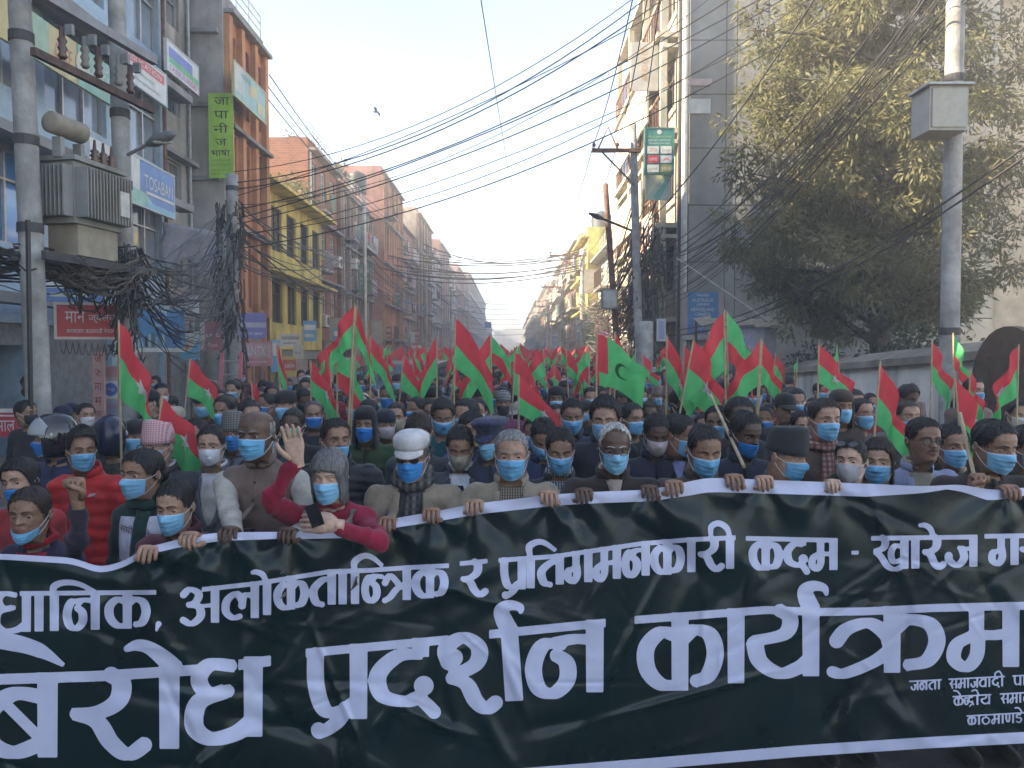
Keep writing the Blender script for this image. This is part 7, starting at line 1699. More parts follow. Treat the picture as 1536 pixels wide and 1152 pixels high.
q.build('pushed_up_sunglasses', glass_mat('dark_lens', (0.012, 0.01, 0.01), 0.1), L_['root'])
pp('moustached man in pale blue suit and sunglasses without a mask', 1386, 629, 3.1, hs=1.0, skin='brown', hair=('short', HBLK), mask=None, glasses='dark', moustache=True, top=dict(kind='suit', col=(0.26, 0.29, 0.42), shirt=cloth((0.30, 0.26, 0.2))), sw=0.25, sdrop=0.272)
pp('man in dark coat holding a flag stick at the end of the banner', 1492, 632, 2.75, hs=1.02, yaw=10, pitch=10, skin='brown', hair=('short', HBLK), mask=('blue', 0), top=dict(kind='coat', col=(0.035, 0.028, 0.024)), sw=0.26, sdrop=0.255, hands=(('fist', at(1463, 743, 3.80)), ('grip', gp(1512))), eyes_closed=True)
# ---- second ranks
RIOT = mat('helmet_black', (0.012, 0.012, 0.016), rough=0.16, var=0.1, coat=0.6)
pp('police officer in black helmet marked NEPAL with raised visor', 80, 632, 3.9, hs=1.05, yaw=-62, skin='mid', hair=('crop', HBLK), mask=('deep', 0), cap=('helmet', BLKC, RIOT, 0.05), top=dict(kind='coat', col=(0.03, 0.04, 0.09), det=1), sw=0.25, sdrop=0.3, hi=False)
L_ = Person.last; me = text_mesh('NEPAL', 1.0); n_ = len(me.vertices); co = np.empty(n_ * 3, np.float32); me.vertices.foreach_get('co', co); co = co.reshape(-1, 3)
phx = 1.25 + co[:, 0] * 0.16; zx = 0.62 + co[:, 1] * 0.16; x_, y_, _ = head_raw(phx, np.full_like(phx, 0.68), face=False); kx = np.interp(zx, [0.45, 0.7, 0.95], [1.47, 1.47, 1.33])
me.vertices.foreach_set('co', L_['hx'](x_ * kx, y_ * kx, zx).astype(np.float32).ravel()); me.materials.clear(); finish(me, 'lettering', mat('white_decal', (0.6, 0.6, 0.6)), Person.cap)
M2 = [
 ('man in teal mask and dark coat behind the bald man', 440, 615, 4.7, dict(skin='dark', mask=('teal', 0), top=dict(col=(0.02, 0.02, 0.024)))),
 ('man in patterned grey topi hat and round spectacles', 349, 624, 4.4, dict(skin='mid', hs=1.02, mask=('deep', 0), glasses='clear', yaw=10, hair=('short', HMIX), cap=('topi', (0.1, 0.1, 0.1), plaid((0.13, 0.125, 0.115), (0.04, 0.04, 0.04), (0.2, 0.19, 0.17), 120)), top=dict(col=(0.2, 0.2, 0.23)))),
 ('man with thick hair and grey mask behind the white respirator', 293, 630, 4.3, dict(skin='mid', mask=('grey', 'cloth'), yaw=-4, top=dict(col=(0.02, 0.03, 0.033)))),
 ('man in black hood and blue mask with a green jacket', 548, 613, 4.5, dict(skin='brown', mask=('deep', 0), cap=('hood', BLKC), hair=('short', HBLK), top=dict(kind='puffer', col=(0.03, 0.06, 0.025), ch=0.09))),
 ('balding man in blue mask further back beside the teal mask', 470, 603, 5.6, dict(skin='brown', hair=('balding', HMIX), mask=('deep', 0), yaw=16, top=dict(col=(0.03, 0.03, 0.035)))),
 ('boyish man with cream mask behind the black hood', 594, 606, 5.4, dict(skin='mid', mask=('beige', 'cloth'), top=dict(col=(0.04, 0.04, 0.045)))),
 ('man with brown hair looking down behind the flat cap', 628, 620, 3.9, dict(skin='mid', pitch=28, hair=('short', HBRN), mask=('blue', 0), top=dict(col=(0.05, 0.055, 0.065)))),
 ('young man in teal top looking down with a light blue mask', 664, 600, 4.6, dict(skin='brown', pitch=16, hair=('tall', HBLK), mask=('blue', 0), yaw=10, top=dict(kind='sweater', col=(0.012, 0.07, 0.085)))),
 ('man in deep blue mask beside the teal top', 648, 600, 5.6, dict(skin='brown', mask=('deep', 0), top=dict(col=(0.03, 0.03, 0.05)))),
 ('man in white mask and violet trimmed coat', 716, 598, 5.5, dict(skin='mid', mask=('white', 0), top=dict(col=(0.05, 0.05, 0.12)))),
 ('man in black and white striped beanie with black mask', 755, 588, 6.2, dict(skin='brown', mask=('black', 'cloth'), cap=('beanie', (0.3, 0.3, 0.3), plaid((0.02, 0.02, 0.022), (0.02, 0.02, 0.022), (0.5, 0.5, 0.5), 130)), top=dict(col=(0.16, 0.04, 0.09)))),
 ('dark haired man with dark mask behind the teal top', 692, 584, 6.2, dict(skin='dark', mask=('black', 'cloth'), top=dict(col=(0.2, 0.2, 0.24)))),
 ('police officer in blue peaked cap and shoulder badges', 736, 626, 3.75, dict(skin='brown', yaw=-24, pitch=12, mask=('blue', 0), cap=('police', (0.05, 0.06, 0.14), cloth((0.035, 0.04, 0.085), var=0.6, sc=25)), top=dict(col=(0.045, 0.05, 0.085)))),
 ('woman half hidden beside the police cap', 708, 620, 4.3, dict(skin='mid', yaw=24, hair=('long', HBLK), mask=None, top=dict(col=(0.08, 0.08, 0.2)))),
 ('man in black hood and small blue mask in the middle of the crowd', 834, 582, 6.4, dict(skin='brown', mask=('blue', 0), cap=('hood', BLKC), top=dict(col=BLKC))),
 ('man with cropped hair looking down, mask over his chin, behind the checked shirt', 858, 598, 4.5, dict(skin='brown', pitch=14, hair=('crop', HBLK), mask=('blue', 0), top=dict(col=(0.03, 0.033, 0.06)))),
 ('man with thick black hair in navy jacket behind the white haired man', 908, 600, 4.0, dict(skin='mid', hs=1.08, yaw=-12, pitch=5, hair=('tall', HBLK), mask=('blue', 0), top=dict(col=(0.018, 0.02, 0.03)))),
 ('man in deep blue mask and red collar under the crescent flag', 974, 603, 5.2, dict(skin='dark', mask=('deep', 0), top=dict(col=(0.05, 0.05, 0.09), scarf=cloth((0.4, 0.03, 0.03)), det=1))),
 ('man with a grey mask leaning behind the black coat', 985, 622, 3.9, dict(skin='dark', pitch=16, mask=('grey', 'cloth'), top=dict(col=(0.025, 0.025, 0.045)))),
 ('bulky man with dark curly hair behind the slipped mask', 1110, 598, 4.2, dict(skin='dark', hs=1.15, hair=('short', HBLK), mask=('blue', 0), top=dict(col=(0.02, 0.02, 0.026)))),
 ('man in black baseball cap with a small white mark', 1178, 592, 5.2, dict(skin='brown', mask=None, cap=('cap', (0.02, 0.018, 0.018)), top=dict(col=(0.04, 0.04, 0.05)))),
 ('man in light blue mask peeping beside the baseball cap', 1202, 618, 4.5, dict(skin='mid', hs=0.9, mask=('blue', 0), top=dict(col=(0.04, 0.035, 0.035)))),
 ('person in a dark brown hood behind the checked scarf', 1262, 588, 4.8, dict(skin='brown', cap=('hood', (0.05, 0.035, 0.03)), mask=('blue', 0), top=dict(col=(0.05, 0.035, 0.03)))),
 ('man in grey jacket and pale blue mask before the white wall', 1292, 598, 4.9, dict(skin='mid', yaw=14, hair=('crop', HBLK), mask=('blue', 0), top=dict(col=(0.09, 0.08, 0.075)))),
 ('man with cropped hair before the white wall beside the big red flag', 1362, 602, 4.9, dict(skin='mid', hair=('crop', HBRN), mask=('blue', 'nose'), top=dict(col=(0.06, 0.05, 0.04)))),
 ('woman with long dark hair behind the pushed up sunglasses', 1318, 660, 3.4, dict(skin='mid', hair=('long', HBRN), mask=('blue', 0), yaw=-30, top=dict(col=(0.10, 0.05, 0.03)))),
 ('man with a pale scarf on his head near the arched gate', 1461, 568, 6.0, dict(skin='mid', mask=('blue', 0), yaw=10, hair=('short', HBLK), top=dict(col=(0.14, 0.10, 0.085), scarf=WSH, det=1))),
 ('man with dark hair beside the suit wearer before the wall', 1428, 640, 3.7, dict(skin='brown', hair=('short', HBLK), mask=('blue', 0), top=dict(col=(0.04, 0.032, 0.028)))),
 ('man in dark coat with light mask at the pavement by the weathered pole', 128, 606, 6.4, dict(skin='mid', yaw=48, mask=('white', 0), top=dict(col=(0.03, 0.025, 0.022)))),
 ('soldier in camouflage with teal mask beside the weathered pole', 94, 610, 6.8, dict(skin='brown', mask=('teal', 0), cap=('beanie', (0.02, 0.025, 0.06)), top=dict(mat=cloth((0.09, 0.085, 0.06), var=0.7, sc=18)))),
 ('man in dark beanie behind the soldier', 108, 606, 7.4, dict(skin='brown', mask=None, yaw=20, cap=('beanie', (0.02, 0.02, 0.06)), top=dict(col=(0.02, 0.025, 0.06)))),
 ('bystander in a shop doorway seen from the side', 38, 602, 6.2, dict(skin='brown', yaw=80, mask=('black', 'cloth'), top=dict(col=(0.025, 0.022, 0.03)))),
 ('police officer in dark blue helmet behind the red puffer jacket', 165, 634, 4.6, dict(skin='mid', yaw=-150, mask=None, cap=('helmet', NAVY, mat('helmet_blue', (0.015, 0.022, 0.05), rough=0.22, var=0.15), 0.3), top=dict(mat=cloth((0.06, 0.065, 0.05), var=0.6, sc=18)))),
 ('police officer in black helmet with clear visor by the parked van', 540, 596, 7.2, dict(skin='mid', yaw=-25, mask=('blue', 0), cap=('helmet', BLKC, RIOT, 0.2), top=dict(col=(0.03, 0.035, 0.06)))),
 ('police officer in black helmet nearest the van windscreen', 566, 590, 8.2, dict(skin='mid', yaw=20, mask=('blue', 0), cap=('helmet', BLKC, RIOT, 0.2), top=dict(col=(0.03, 0.035, 0.06)))),
 ('police officer in helmet with raised visor beside the leaning flag', 462, 588, 8.0, dict(skin='mid', yaw=15, mask=('blue', 0), cap=('helmet', BLKC, RIOT, 0.1), top=dict(col=(0.03, 0.035, 0.06)))),
 ('man in brown beanie before the ladder', 412, 594, 7.6, dict(skin='mid', mask=('blue', 0), cap=('beanie', (0.12, 0.1, 0.085)), top=dict(col=(0.05, 0.05, 0.05)))),
 ('helmeted rider with red trim near the ladder', 424, 598, 8.6, dict(skin='brown', mask=None, yaw=35, cap=('helmet', BLKC, RIOT, 0.3), top=dict(col=(0.3, 0.02, 0.03)))),
 ('man with dark cap behind the pink topi', 203, 632, 5.0, dict(skin='brown', mask=('blue', 0), cap=('beanie', (0.02, 0.02, 0.024)), top=dict(col=(0.02, 0.02, 0.024)))),
 ('man with cream woollen hat between the flags on the left', 262, 612, 5.6, dict(skin='mid', mask=('deep', 0), cap=('beanie', (0.35, 0.3, 0.22)), top=dict(col=(0.03, 0.05, 0.05)))),
 ('man in navy coat between the bald man and the ladder', 400, 626, 4.2, dict(skin='brown', pitch=8, mask=('blue', 0), top=dict(col=(0.03, 0.035, 0.045)))),
 ('man in dark cap at the van side of the black hood', 578, 616, 5.2, dict(skin='brown', yaw=20, mask=('grey', 'cloth'), cap=('beanie', (0.02, 0.022, 0.035)), top=dict(col=(0.05, 0.05, 0.06)))),
 ('man in blue denim jacket behind the checked shirt', 815, 628, 4.0, dict(skin='brown', pitch=30, mask=('blue', 0), top=dict(col=(0.03, 0.04, 0.1)))),
 ('man in dark jacket behind the spectacled white haired man', 948, 606, 4.8, dict(skin='brown', yaw=30, mask=('blue', 0), top=dict(col=(0.03, 0.028, 0.026)))),
 ('man in plum coat between the olive jacket and the slipped mask', 1075, 610, 4.4, dict(skin='brown', yaw=-20, mask=('blue', 0), top=dict(col=(0.07, 0.03, 0.05)))),
 ('man in charcoal coat past the end of the banner', 1545, 640, 3.2, dict(skin='brown', mask=('blue', 0), top=dict(col=(0.04, 0.035, 0.03)))),
]
for (lb, u, v, Y, k) in M2:
    k = dict(k); k.setdefault('hair', ('short', HBLK)); k.setdefault('sdrop', 0.285); t_ = k.get('top', {}); t_.setdefault('kind', 'coat'); k['eyes_closed'] = k.get('pitch', 0) > 9
    YS = 1.27
    pp(lb, u, v, Y, hi=Y < 4.6, **k)

# ---- flags
FRED = mat('flag_red', (0.74, 0.075, 0.09), rough=0.75, var=0.1, scale=5, trans=0.5); FGRN = mat('flag_green', (0.12, 0.60, 0.21), rough=0.75, var=0.1, scale=5, trans=0.5)
BAMB = mat('bamboo', (0.40, 0.31, 0.18), rough=0.6, var=0.2, scale=9); FWHT = mat('flag_white', (0.6, 0.6, 0.58), rough=0.8, var=0.05, trans=0.3); FDARK = mat('flag_fold_shade', (0.02, 0.12, 0.04), rough=0.8, trans=0.3)
def flag_mesh(side=1, L=0.5, H=0.36, d0=15, d1=75, amp=0.05, ph=0.0, nu=20, nv=14, lay_='hv', star=True):
    aa = np.linspace(0, 1, nu); ang = np.radians(d0 + (d1 - d0) * np.minimum(1, aa * 1.5)); dx = np.cos(ang) * L / (nu - 1); dz = -np.sin(ang) * L / (nu - 1)
    X = np.concatenate([[0], np.cumsum(dx[:-1])]); Z = np.concatenate([[0], np.cumsum(dz[:-1])])
    A, B = np.meshgrid(aa, np.linspace(0, 1, nv), indexing='ij')
    gx = X[:, None] * (1 - 0.12 * B) + 0.05 * B * A; gz = Z[:, None] - B * H * (1 - 0.18 * A) + 0.015 * np.sin(6 * A + 5 * B + ph)
    gy = 1.5 * amp * A ** 0.6 * np.sin(2 * math.pi * (1.6 * A + 0.55 * B) + ph) + 0.02 * np.sin(9 * A - 4 * B + ph) * A
    P = np.stack([side * gx, gy, gz], -1)
    return A, B, P
def flag(label, tip, side=1, L=0.5, H=0.36, d0=15, d1=75, amp=0.05, ph=0.0, tilt=(0.0, 0.0), plen=1.45, lay_='hv', star=True, group='party flags held over the crowd', parts=True):
    t = thing('party_flag', label, 'flag', tip, 0, group)
    A, B, P = flag_mesh(side, L, H, d0, d1, amp, ph)
    ax = Vector((tilt[0], tilt[1], 1)).normalized(); P = P + (P[..., 2:3] * 0); off = np.minimum(0, -B * H)[..., None] * 0
    P = P + (np.array(ax) - np.array((0, 0, 1))) * (-B[..., None] * H) * (1 - A[..., None])
    q = MB(); q.grid(P); n2 = B.shape[1] - 1
    for i in range(len(q.f)):
        a, b_ = divmod(i, n2)
        a /= (A.shape[0] - 1); b_ /= n2
        if lay_ == 'hv': g_ = b_ > 0.40
        elif lay_ == 'diag': g_ = b_ > 0.5
        elif lay_ == 'vert': g_ = a > 0.45
        elif lay_ == 'rev': g_ = b_ < 0.5
        else: g_ = (a > 0.28) and (b_ > 0.12)
        q.mi[i] = 1 if g_ else 0
    q.build('cloth', [FRED, FGRN], t, smooth=True)
    q = MB(); q.tube([ax * 0.02, ax * -plen * 0.5, ax * -plen], [0.007, 0.009, 0.011], 6); q.build('stick', BAMB, t)
    if star:
        ca, cb = 0.5, 0.5; vs_ = []
        def pt(a, b_):
            i = np.clip(a, 0, 1) * (A.shape[0] - 1); j = np.clip(b_, 0, 1) * n2; i0, j0 = int(min(i, A.shape[0] - 2)), int(min(j, n2 - 1)); fi, fj = i - i0, j - j0
            return P[i0, j0] * (1 - fi) * (1 - fj) + P[i0 + 1, j0] * fi * (1 - fj) + P[i0, j0 + 1] * (1 - fi) * fj + P[i0 + 1, j0 + 1] * fi * fj
        c = pt(ca, cb); ring = []
        for k in range(10):
            r_ = (0.13 if k % 2 == 0 else 0.055); th = math.pi / 2 + k * math.pi / 5; ring.append(pt(ca + r_ * math.cos(th) * H / L * 1.4, cb - r_ * math.sin(th) * 1.5))
        for s in (-1, 1):
            q = MB(); q.add([c + np.array((0, s * 0.005, 0))] + [p + np.array((0, s * 0.005, 0)) for p in ring], [(0, k + 1, (k + 1) % 10 + 1) for k in range(10)]); q.build('star', FWHT, t)
    return t
FL = [  # tip u, v, Y, side, L, H, d0, d1, amp, phase, layout, star, label, tilt
 (178, 484, 4.0, 1, .46, .44, 55, 76, .05, 0.4, 'hv', False, 'tall draped flag red above green in front of the drinks hoarding', 0.0),
 (285, 540, 5.6, 1, .42, .30, 40, 62, .04, 1.2, 'hv', True, 'small flag with a white star before the maroon board', 0.12),
 (243, 598, 3.75, 1, .36, .30, 38, 60, .04, 2.2, 'hv', True, 'leaning flag with white star behind the pink topi hat', 0.15),
 (377, 574, 6.5, 1, .30, .26, 45, 70, .04, 0.3, 'diag', False, 'small red and green flag by the foot of the ladder', -0.05),
 (414, 513, 6.2, 1, .50, .34, 72, 84, .03, 1.0, 'hv', True, 'furled dark flag hanging straight beside the pale red board', -0.08),
 (466, 543, 5.8, 1, .42, .30, 48, 66, .05, 2.0, 'hv', False, 'flag with green fold beside the yellow building sheets', 0.0),
 (532, 458, 5.0, -1, .34, .30, 46, 70, .06, 0.0, 'hv', False, 'highest flag with its cloth blown to one side', 0.06),
 (534, 462, 5.1, 1, .40, .26, 70, 80, .03, 0.8, 'hv', False, 'red and green flag hanging beside the highest one', 0.05),
 (505, 520, 5.4, 1, .40, .34, 45, 72, .07, 2.6, 'rev', False, 'broad green flag in front of the riot helmets', 0.0),
 (496, 515, 6.0, -1, .34, .4, 70, 84, .03, 1.5, 'red', False, 'dark red flag hanging limp left of the broad green one', 0.0),
 (555, 506, 6.2, 1, .42, .28, 52, 72, .05, 1.1, 'hv', False, 'flag in front of the blue grey shop board', 0.0),
 (605, 536, 6.4, 1, .40, .30, 50, 74, .05, 0.6, 'hv', False, 'flag with dark overlap left of the big red flag', 0.1),
 (655, 506, 5.8, -1, .44, .34, 62, 78, .05, 1.9, 'hv', False, 'green bottomed flag beside the big red flag', 0.0),
 (683, 478, 5.4, 1, .55, .38, 48, 66, .06, 0.2, 'red2', False, 'big red flag with a see-through green corner', 0.02),
 (736, 503, 5.6, -1, .50, .32, 55, 66, .06, 1.4, 'hv', False, 'red flag sweeping down to the teal topped marcher', 0.0),
 (737, 505, 6.4, 1, .34, .26, 40, 70, .05, 2.4, 'rev', False, 'green flag behind the red one', 0.0),
 (772, 530, 6.0, 1, .46, .36, 40, 74, .06, 0.9, 'hv', False, 'green flag with a red cap behind the silver haired man', 0.04),
 (778, 566, 4.3, 1, .44, .24, 40, 52, .04, 1.7, 'hv', False, 'flag slanting down beside the silver haired man', 0.0),
 (808, 536, 8.0, 1, .36, .28, 60, 80, .04, 0.1, 'diag', False, 'slim red flag in the middle of the street', 0.0),
 (832, 546, 8.5, -1, .36, .28, 50, 72, .05, 2.1, 'hv', False, 'flag beside the black hood with blue mask', 0.0),
 (895, 502, 4.6, 1, .40, .34, 26, 44, .06, 0.5, 'green', False, 'bright green flag with a painted crescent fold shadow over the navy jacket', 0.0),
 (922, 500, 5.2, 1, .36, .26, 62, 76, .04, 1.3, 'red', False, 'narrow red flag behind the crescent flag', 0.0),
 (1000, 505, 5.2, 1, .48, .34, 60, 76, .06, 0.7, 'hv', False, 'red and dark green flag before the small white shop sign', 0.0),
 (1026, 516, 5.4, 1, .46, .34, 58, 80, .05, 2.9, 'red', False, 'plain red flag between two green ones', 0.0),
 (1040, 512, 4.7, 1, .40, .40, 46, 74, .08, 1.0, 'hv', False, 'flag with jagged red and green folds on a thick stick', 0.18),
 (1086, 468, 4.9, -1, .52, .40, 58, 66, .06, 0.0, 'hv', False, 'large flag red side out before the pale blue hoarding', -0.03),
 (1090, 470, 5.1, 1, .44, .36, 50, 70, .05, 1.6, 'rev', False, 'green half of a flag hanging behind the large red one', -0.03),
 (1141, 511, 4.9, -1, .40, .34, 48, 62, .05, 2.3, 'hv', False, 'flag with a red square over green beside the baseball cap', 0.04),
 (1143, 512, 5.1, 1, .34, .30, 60, 74, .04, 0.6, 'diag', False, 'flag edge hanging over the baseball cap', 0.04),
 (1228, 518, 5.0, 1, .38, .28, 44, 56, .04, 1.2, 'hv', True, 'flag with white star before the white wall', 0.0),
 (1320, 545, 3.9, 1, .40, .34, 60, 76, .05, 0.3, 'red2', False, 'large red and green flag before the white wall', 0.06),
 (1398, 512, 5.6, 1, .40, .34, 58, 76, .05, 2.0, 'diag', False, 'flag left of the thick grey pole', 0.0),
 (1430, 502, 6.0, 1, .38, .30, 62, 76, .05, 0.8, 'rev', False, 'flag in front of the thick grey pole', -0.03),
 (1432, 568, 3.6, 1, .42, .38, 50, 70, .06, 1.4, 'diag', False, 'big red edged flag above the dark coated man at the banner end', -0.12),
 (1455, 556, 5.4, 1, .34, .30, 64, 82, .05, 2.7, 'hv', False, 'furled green flag with red tip near the arched gate', 0.0),
 (1528, 520, 4.8, -1, .40, .34, 56, 74, .05, 0.4, 'hv', False, 'flag hanging in front of the arched gate', 0.0),
 (620, 548, 8.4, 1, .38, .28, 50, 72, .05, 0.2, 'hv', False, 'small flag over the white mask wearer', 0.0),
 (700, 545, 8.0, 1, .38, .28, 56, 72, .05, 1.0, 'diag', False, 'small red flag behind the big red flag', 0.0),
 (940, 540, 8.0, -1, .38, .28, 50, 72, .05, 2.0, 'hv', False, 'small flag behind the crescent flag', 0.0),
 (870, 545, 9.0, 1, .38, .28, 56, 74, .05, 0.7, 'hv', False, 'small flag above the cropped hair marcher', 0.0),
]
TIPS = []
for (u, v, Y, sd, L, H, d0, d1, am, ph, ly, stx, lb, tl) in FL:
    L *= 1.2; H *= 1.2; d0 = max(20, d0 - 4); d1 -= 2; Y *= 1.38
    tip = at(u, v, Y); pl_ = max(0.5, tip.z - 0.95)
    stx = stx or (ly == 'hv' and int(u) % 2 == 0)
    f_ = flag(lb, tip, sd, L, H, d0, d1, am, ph, (tl, 0.0), pl_, {'red': 'none', 'red2': 'diag', 'green': 'vert2'}.get(ly, ly) if ly in ('hv', 'diag', 'rev') or ly == 'red2' else ly, stx)
    TIPS.append((tip.x - tl * (tip.z - 1.2), Y))
    cl_ = [c for c in f_.children if c.name.startswith('cloth')][0]; me = cl_.data; npol = len(me.polygons)
    if ly == 'red': me.polygons.foreach_set('material_index', np.zeros(npol, np.int32))
    if ly == 'green':
        me.polygons.foreach_set('material_index', np.array([0 if (i // 13) < 4 and (i % 13) < 9 or (i // 13) < 1 else 1 for i in range(npol)], np.int32))
        A, B, P = flag_mesh(sd, L, H, d0, d1, am, ph); ring = []
        i0 = lambda a, b_: P[int(round(a * 19)), int(round(b_ * 13))]
        q = MB(); outer, inner = [], []
        for th in np.linspace(-2.2, 2.2, 15):
            for (rr_, xo, lst) in ((0.2, 0.0, outer), (0.165, 0.05, inner)):
                a = 0.52 + xo - rr_ * math.cos(th) * 0.85; b_ = 0.5 + rr_ * math.sin(th); i = a * 19; j = b_ * 13; ia, ja = int(i), int(j); fi, fj = i - ia, j - ja
                lst.append(P[ia, ja] * (1 - fi) * (1 - fj) + P[ia + 1, ja] * fi * (1 - fj) + P[ia, ja + 1] * (1 - fi) * fj + P[ia + 1, ja + 1] * fi * fj + np.array((0, -0.006, 0)))
        q.grid(np.array([outer, inner])); q.build('crescent', FDARK, f_)  # shadow of a fold, painted on as a dark crescent
# the long bamboo stick by the slipped mask, and the stick in the end man's hand
def stick(label, a, b_, r=0.010):
    q = MB(); q.tube([a, a.lerp(b_, 0.5), b_], r, 7); tag(q.build('bamboo_stick', BAMB), label, 'stick')
stick('pale bamboo stick slanting past the slipped mask man', at(1066, 592, 5.6), at(1116, 700, 4.15)); stick('flag stick slanting into the hand of the dark coated man', at(1440, 620, 4.2), at(1466, 735, 3.765))

# ---- the packed crowd behind: a few kinds of marcher, copied
G4 = 'marchers packed behind the front ranks'
KINDS = [
 ('marcher in black coat and light blue mask in the packed crowd', dict(skin='brown', mask=('blue', 0), top=dict(kind='coat', col=BLKC))),
 ('marcher in navy coat and white mask in the packed crowd', dict(skin='mid', mask=('white', 0), top=dict(kind='coat', col=NAVY))),
 ('marcher in grey jacket and deep blue mask in the packed crowd', dict(skin='brown', mask=('deep', 0), hair=('crop', HBLK), top=dict(kind='coat', col=(0.11, 0.11, 0.12)))),
 ('marcher in brown jacket and black mask in the packed crowd', dict(skin='dark', mask=('black', 'cloth'), hair=('tall', HBLK), top=dict(kind='coat', col=(0.13, 0.085, 0.055)))),
 ('marcher in black beanie and blue mask in the packed crowd', dict(skin='mid', mask=('blue', 0), cap=('beanie', BLKC), top=dict(kind='puffer', col=(0.03, 0.03, 0.035)))),
 ('marcher in olive coat and teal mask in the packed crowd', dict(skin='brown', mask=('teal', 0), top=dict(kind='coat', col=(0.10, 0.095, 0.055)))),
 ('marcher in red jacket and blue mask in the packed crowd', dict(skin='mid', mask=('blue', 0), top=dict(kind='puffer', col=(0.25, 0.02, 0.025)))),
 ('woman marcher in plum coat with long hair in the packed crowd', dict(skin='mid', mask=('blue', 0), hair=('long', HBLK), top=dict(kind='coat', col=(0.10, 0.03, 0.06)))),
 ('marcher in patterned topi hat in the packed crowd', dict(skin='mid', mask=('blue', 0), cap=('topi', (0.2, 0.14, 0.12)), top=dict(kind='coat', col=CHAR))),
 ('marcher in white cap and dark mask in the packed crowd', dict(skin='brown', mask=('black', 'cloth'), cap=('cap', (0.45, 0.44, 0.42)), top=dict(kind='coat', col=(0.08, 0.10, 0.17)))),
]
protos = []
HZ = 1.66
for i, (lb, k) in enumerate(KINDS):
    k = dict(k); k.setdefault('hair', ('short', HBLK))
    px, py = -3.2 + i * 0.7, 9.9 + 0.25 * (i % 2)
    o = person(lb, 500 + i * 31, 600, 7.5, hi=False, low=True, loc=(px, py - 0.05, HZ), sdrop=0.285, pitch=[4, 8, 0, 12, 5, 0, 6, 4, 2, 6][i], yaw=[0, 12, -14, 6, -8, 18, 0, -10, 8, -5][i], group=G4, hands=(('pole', Vector((px - 0.14, py - 0.22, 1.22))), None), **k)
    protos.append(o); SPEC.append((px, py))
# one-mesh versions for those too small to show their parts
bpy.context.view_layer.update()
farp = []
for o in protos:
    cp = []
    for ch in o.children:
        if ch.name.split('.')[0] in ('shoe', 'ear_loop', 'zip_strip'): continue
        cp.append(ch)
    vs_, fs_, mi_, ms_ = [], [], [], []
    for ch in cp:
        me = ch.data; off = len(vs_); vs_.extend([tuple(v.co) for v in me.vertices])
        mats2 = [hair_mat(HBLK) if m.name.startswith('hair') else m for m in me.materials]
        for m in mats2:
            if m not in ms_: ms_.append(m)
        for p in me.polygons: fs_.append(tuple(i + off for i in p.vertices)); mi_.append(ms_.index(mats2[p.material_index]))
    me = bpy.data.meshes.new('person'); me.from_pydata(vs_, [], fs_)
    for m in ms_: me.materials.append(m)
    me.polygons.foreach_set('material_index', np.array(mi_, np.int32)); me.polygons.foreach_set('use_smooth', np.ones(len(fs_), bool)); me.update(); farp.append(me)
rc = random.Random(5)
spots = []
def free(x, y, r): return all((x - a) ** 2 + (y - c) ** 2 > r * r for a, c in SPEC)
def put(x, y, k=None):
    k = rc.choice([0, 0, 0, 1, 2, 2, 3, 3, 4, 4, 5, 6, 7, 8, 9, 1]) if k is None else k
    if y < 11.5:
        o = copy_tree(protos[k])
    else:
        o = bpy.data.objects.new('person', farp[k]); C.objects.link(o); tag(o, KINDS[k][0], 'person', G4)
    o.location = (x, y, 0); s = rc.uniform(0.93, 1.06); o.scale = (s, s, s); o.rotation_euler = (0, 0, rc.uniform(-0.55, 0.55)); SPEC.append((x, y))
for (x, y) in TIPS:
    if y > 5.6 and free(x + 0.15, y + 0.2, 0.42) and -6 < x < 6: put(x + 0.14, y + 0.22)
n_put = 0
for y in np.arange(6.4, 27, 0.62):
    xmax = min(4.6, 0.62 * y + 0.4); xmin = max(-4.3, -0.50 * y + 0.3)
    for x in np.arange(xmin, xmax, 0.62 if y < 12 else 0.8):
        xx, yy = x + rc.uniform(-0.16, 0.16), y + rc.uniform(-0.16, 0.16)
        if -3.6 < xx < -1.6 and 17.2 < yy < 22: continue
        if free(xx, yy, 0.47 if y < 12 else 0.55) and n_put < 270: put(xx, yy); n_put += 1
for (x, y) in ((-6.6, 9.4), (-6.8, 11.0), (-6.6, 13.2), (-6.9, 15.0), (-6.2, 12.2), (-6.4, 17.8), (-6.8, 19.5)): put(x, y)
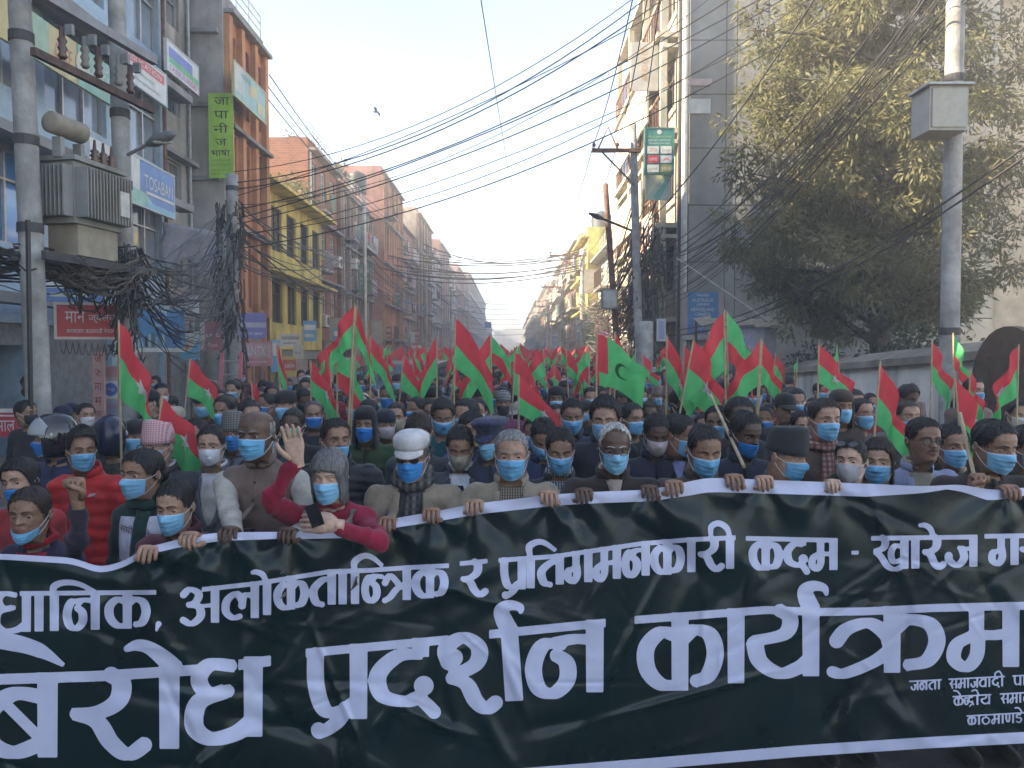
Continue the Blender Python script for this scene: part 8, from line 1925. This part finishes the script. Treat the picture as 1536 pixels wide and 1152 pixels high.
# far flags over the crowd
base_f = [flag('small far flag waving over the packed crowd', (0.4 + 0.3 * i, 10.0, 2.15), 1 if i % 2 else -1, 0.46, 0.34, 35 + 8 * i, 70 + 2 * i, 0.06, i * 1.3, (0.05 * (i - 2), 0), 1.15, ['hv', 'diag', 'rev', 'hv', 'rev'][i], False, 'small far flags over the crowd') for i in range(5)]
for k in range(130):
    y = 10.5 + 26 * rc.random() ** 1.2; x = rc.uniform(max(-4.2, -0.3 * y), min(4.6, 0.42 * y))
    o = copy_tree(base_f[k % 5]); o.location = (x, y, rc.uniform(1.85, 2.3)); o.rotation_euler = (0, rc.uniform(-0.15, 0.15), rc.uniform(-0.5, 0.5))
# beyond that the march reads as one mass
vs_, fs_, mi_ = [], [], []
mm = [cloth(c) for c in ((0.02, 0.02, 0.025), (0.03, 0.035, 0.05), (0.06, 0.05, 0.045), (0.2, 0.02, 0.025))] + [hair_mat(HBLK), skin_mat('brown'), mask_mat(MB_BLUE), FRED, FGRN]
q = MB()
for y in np.arange(25.5, 90, 0.95):
    for x in np.arange(-5.4, 4.0, 0.8):
        xx, yy = x + rc.uniform(-0.2, 0.2), y + rc.uniform(-0.2, 0.2); zt_ = rc.uniform(1.55, 1.75); c = rc.randrange(4)
        q.tube([(xx, yy, 0), (xx, yy, 0.9), (xx, yy, zt_ - 0.36), (xx, yy, zt_ - 0.28), (xx, yy, zt_ - 0.22)], [0.14, 0.17, 0.2, 0.14, 0.05], 6, mi=c)
        q.ell((xx, yy, zt_ - 0.115), 0.08, 0.1, 0.12, 6, 4, mi=5); q.ell((xx, yy + 0.02, zt_ - 0.07), 0.088, 0.1, 0.09, 6, 4, mi=4)
        if rc.random() < 0.6: q.box(xx - 0.06, xx + 0.06, yy - 0.105, yy - 0.07, zt_ - 0.2, zt_ - 0.12, mi=6)
        if rc.random() < 0.55:
            z = rc.uniform(2.0, 2.5); s = rc.choice([-1, 1]); e = rc.uniform(0.15, 0.35)
            q.add([(xx, yy, z), (xx + s * e, yy + 0.05, z - 0.28), (xx + s * e * 0.8, yy, z - 0.5), (xx, yy, z - 0.25)], [(0, 1, 2, 3)], 7); q.add([(xx, yy, z - 0.26), (xx + s * e * 0.8, yy + 0.02, z - 0.51), (xx + s * e * 0.5, yy, z - 0.72), (xx, yy, z - 0.45)], [(0, 1, 2, 3)], 8)
tag(q.build('far_crowd', mm), kind='stuff')
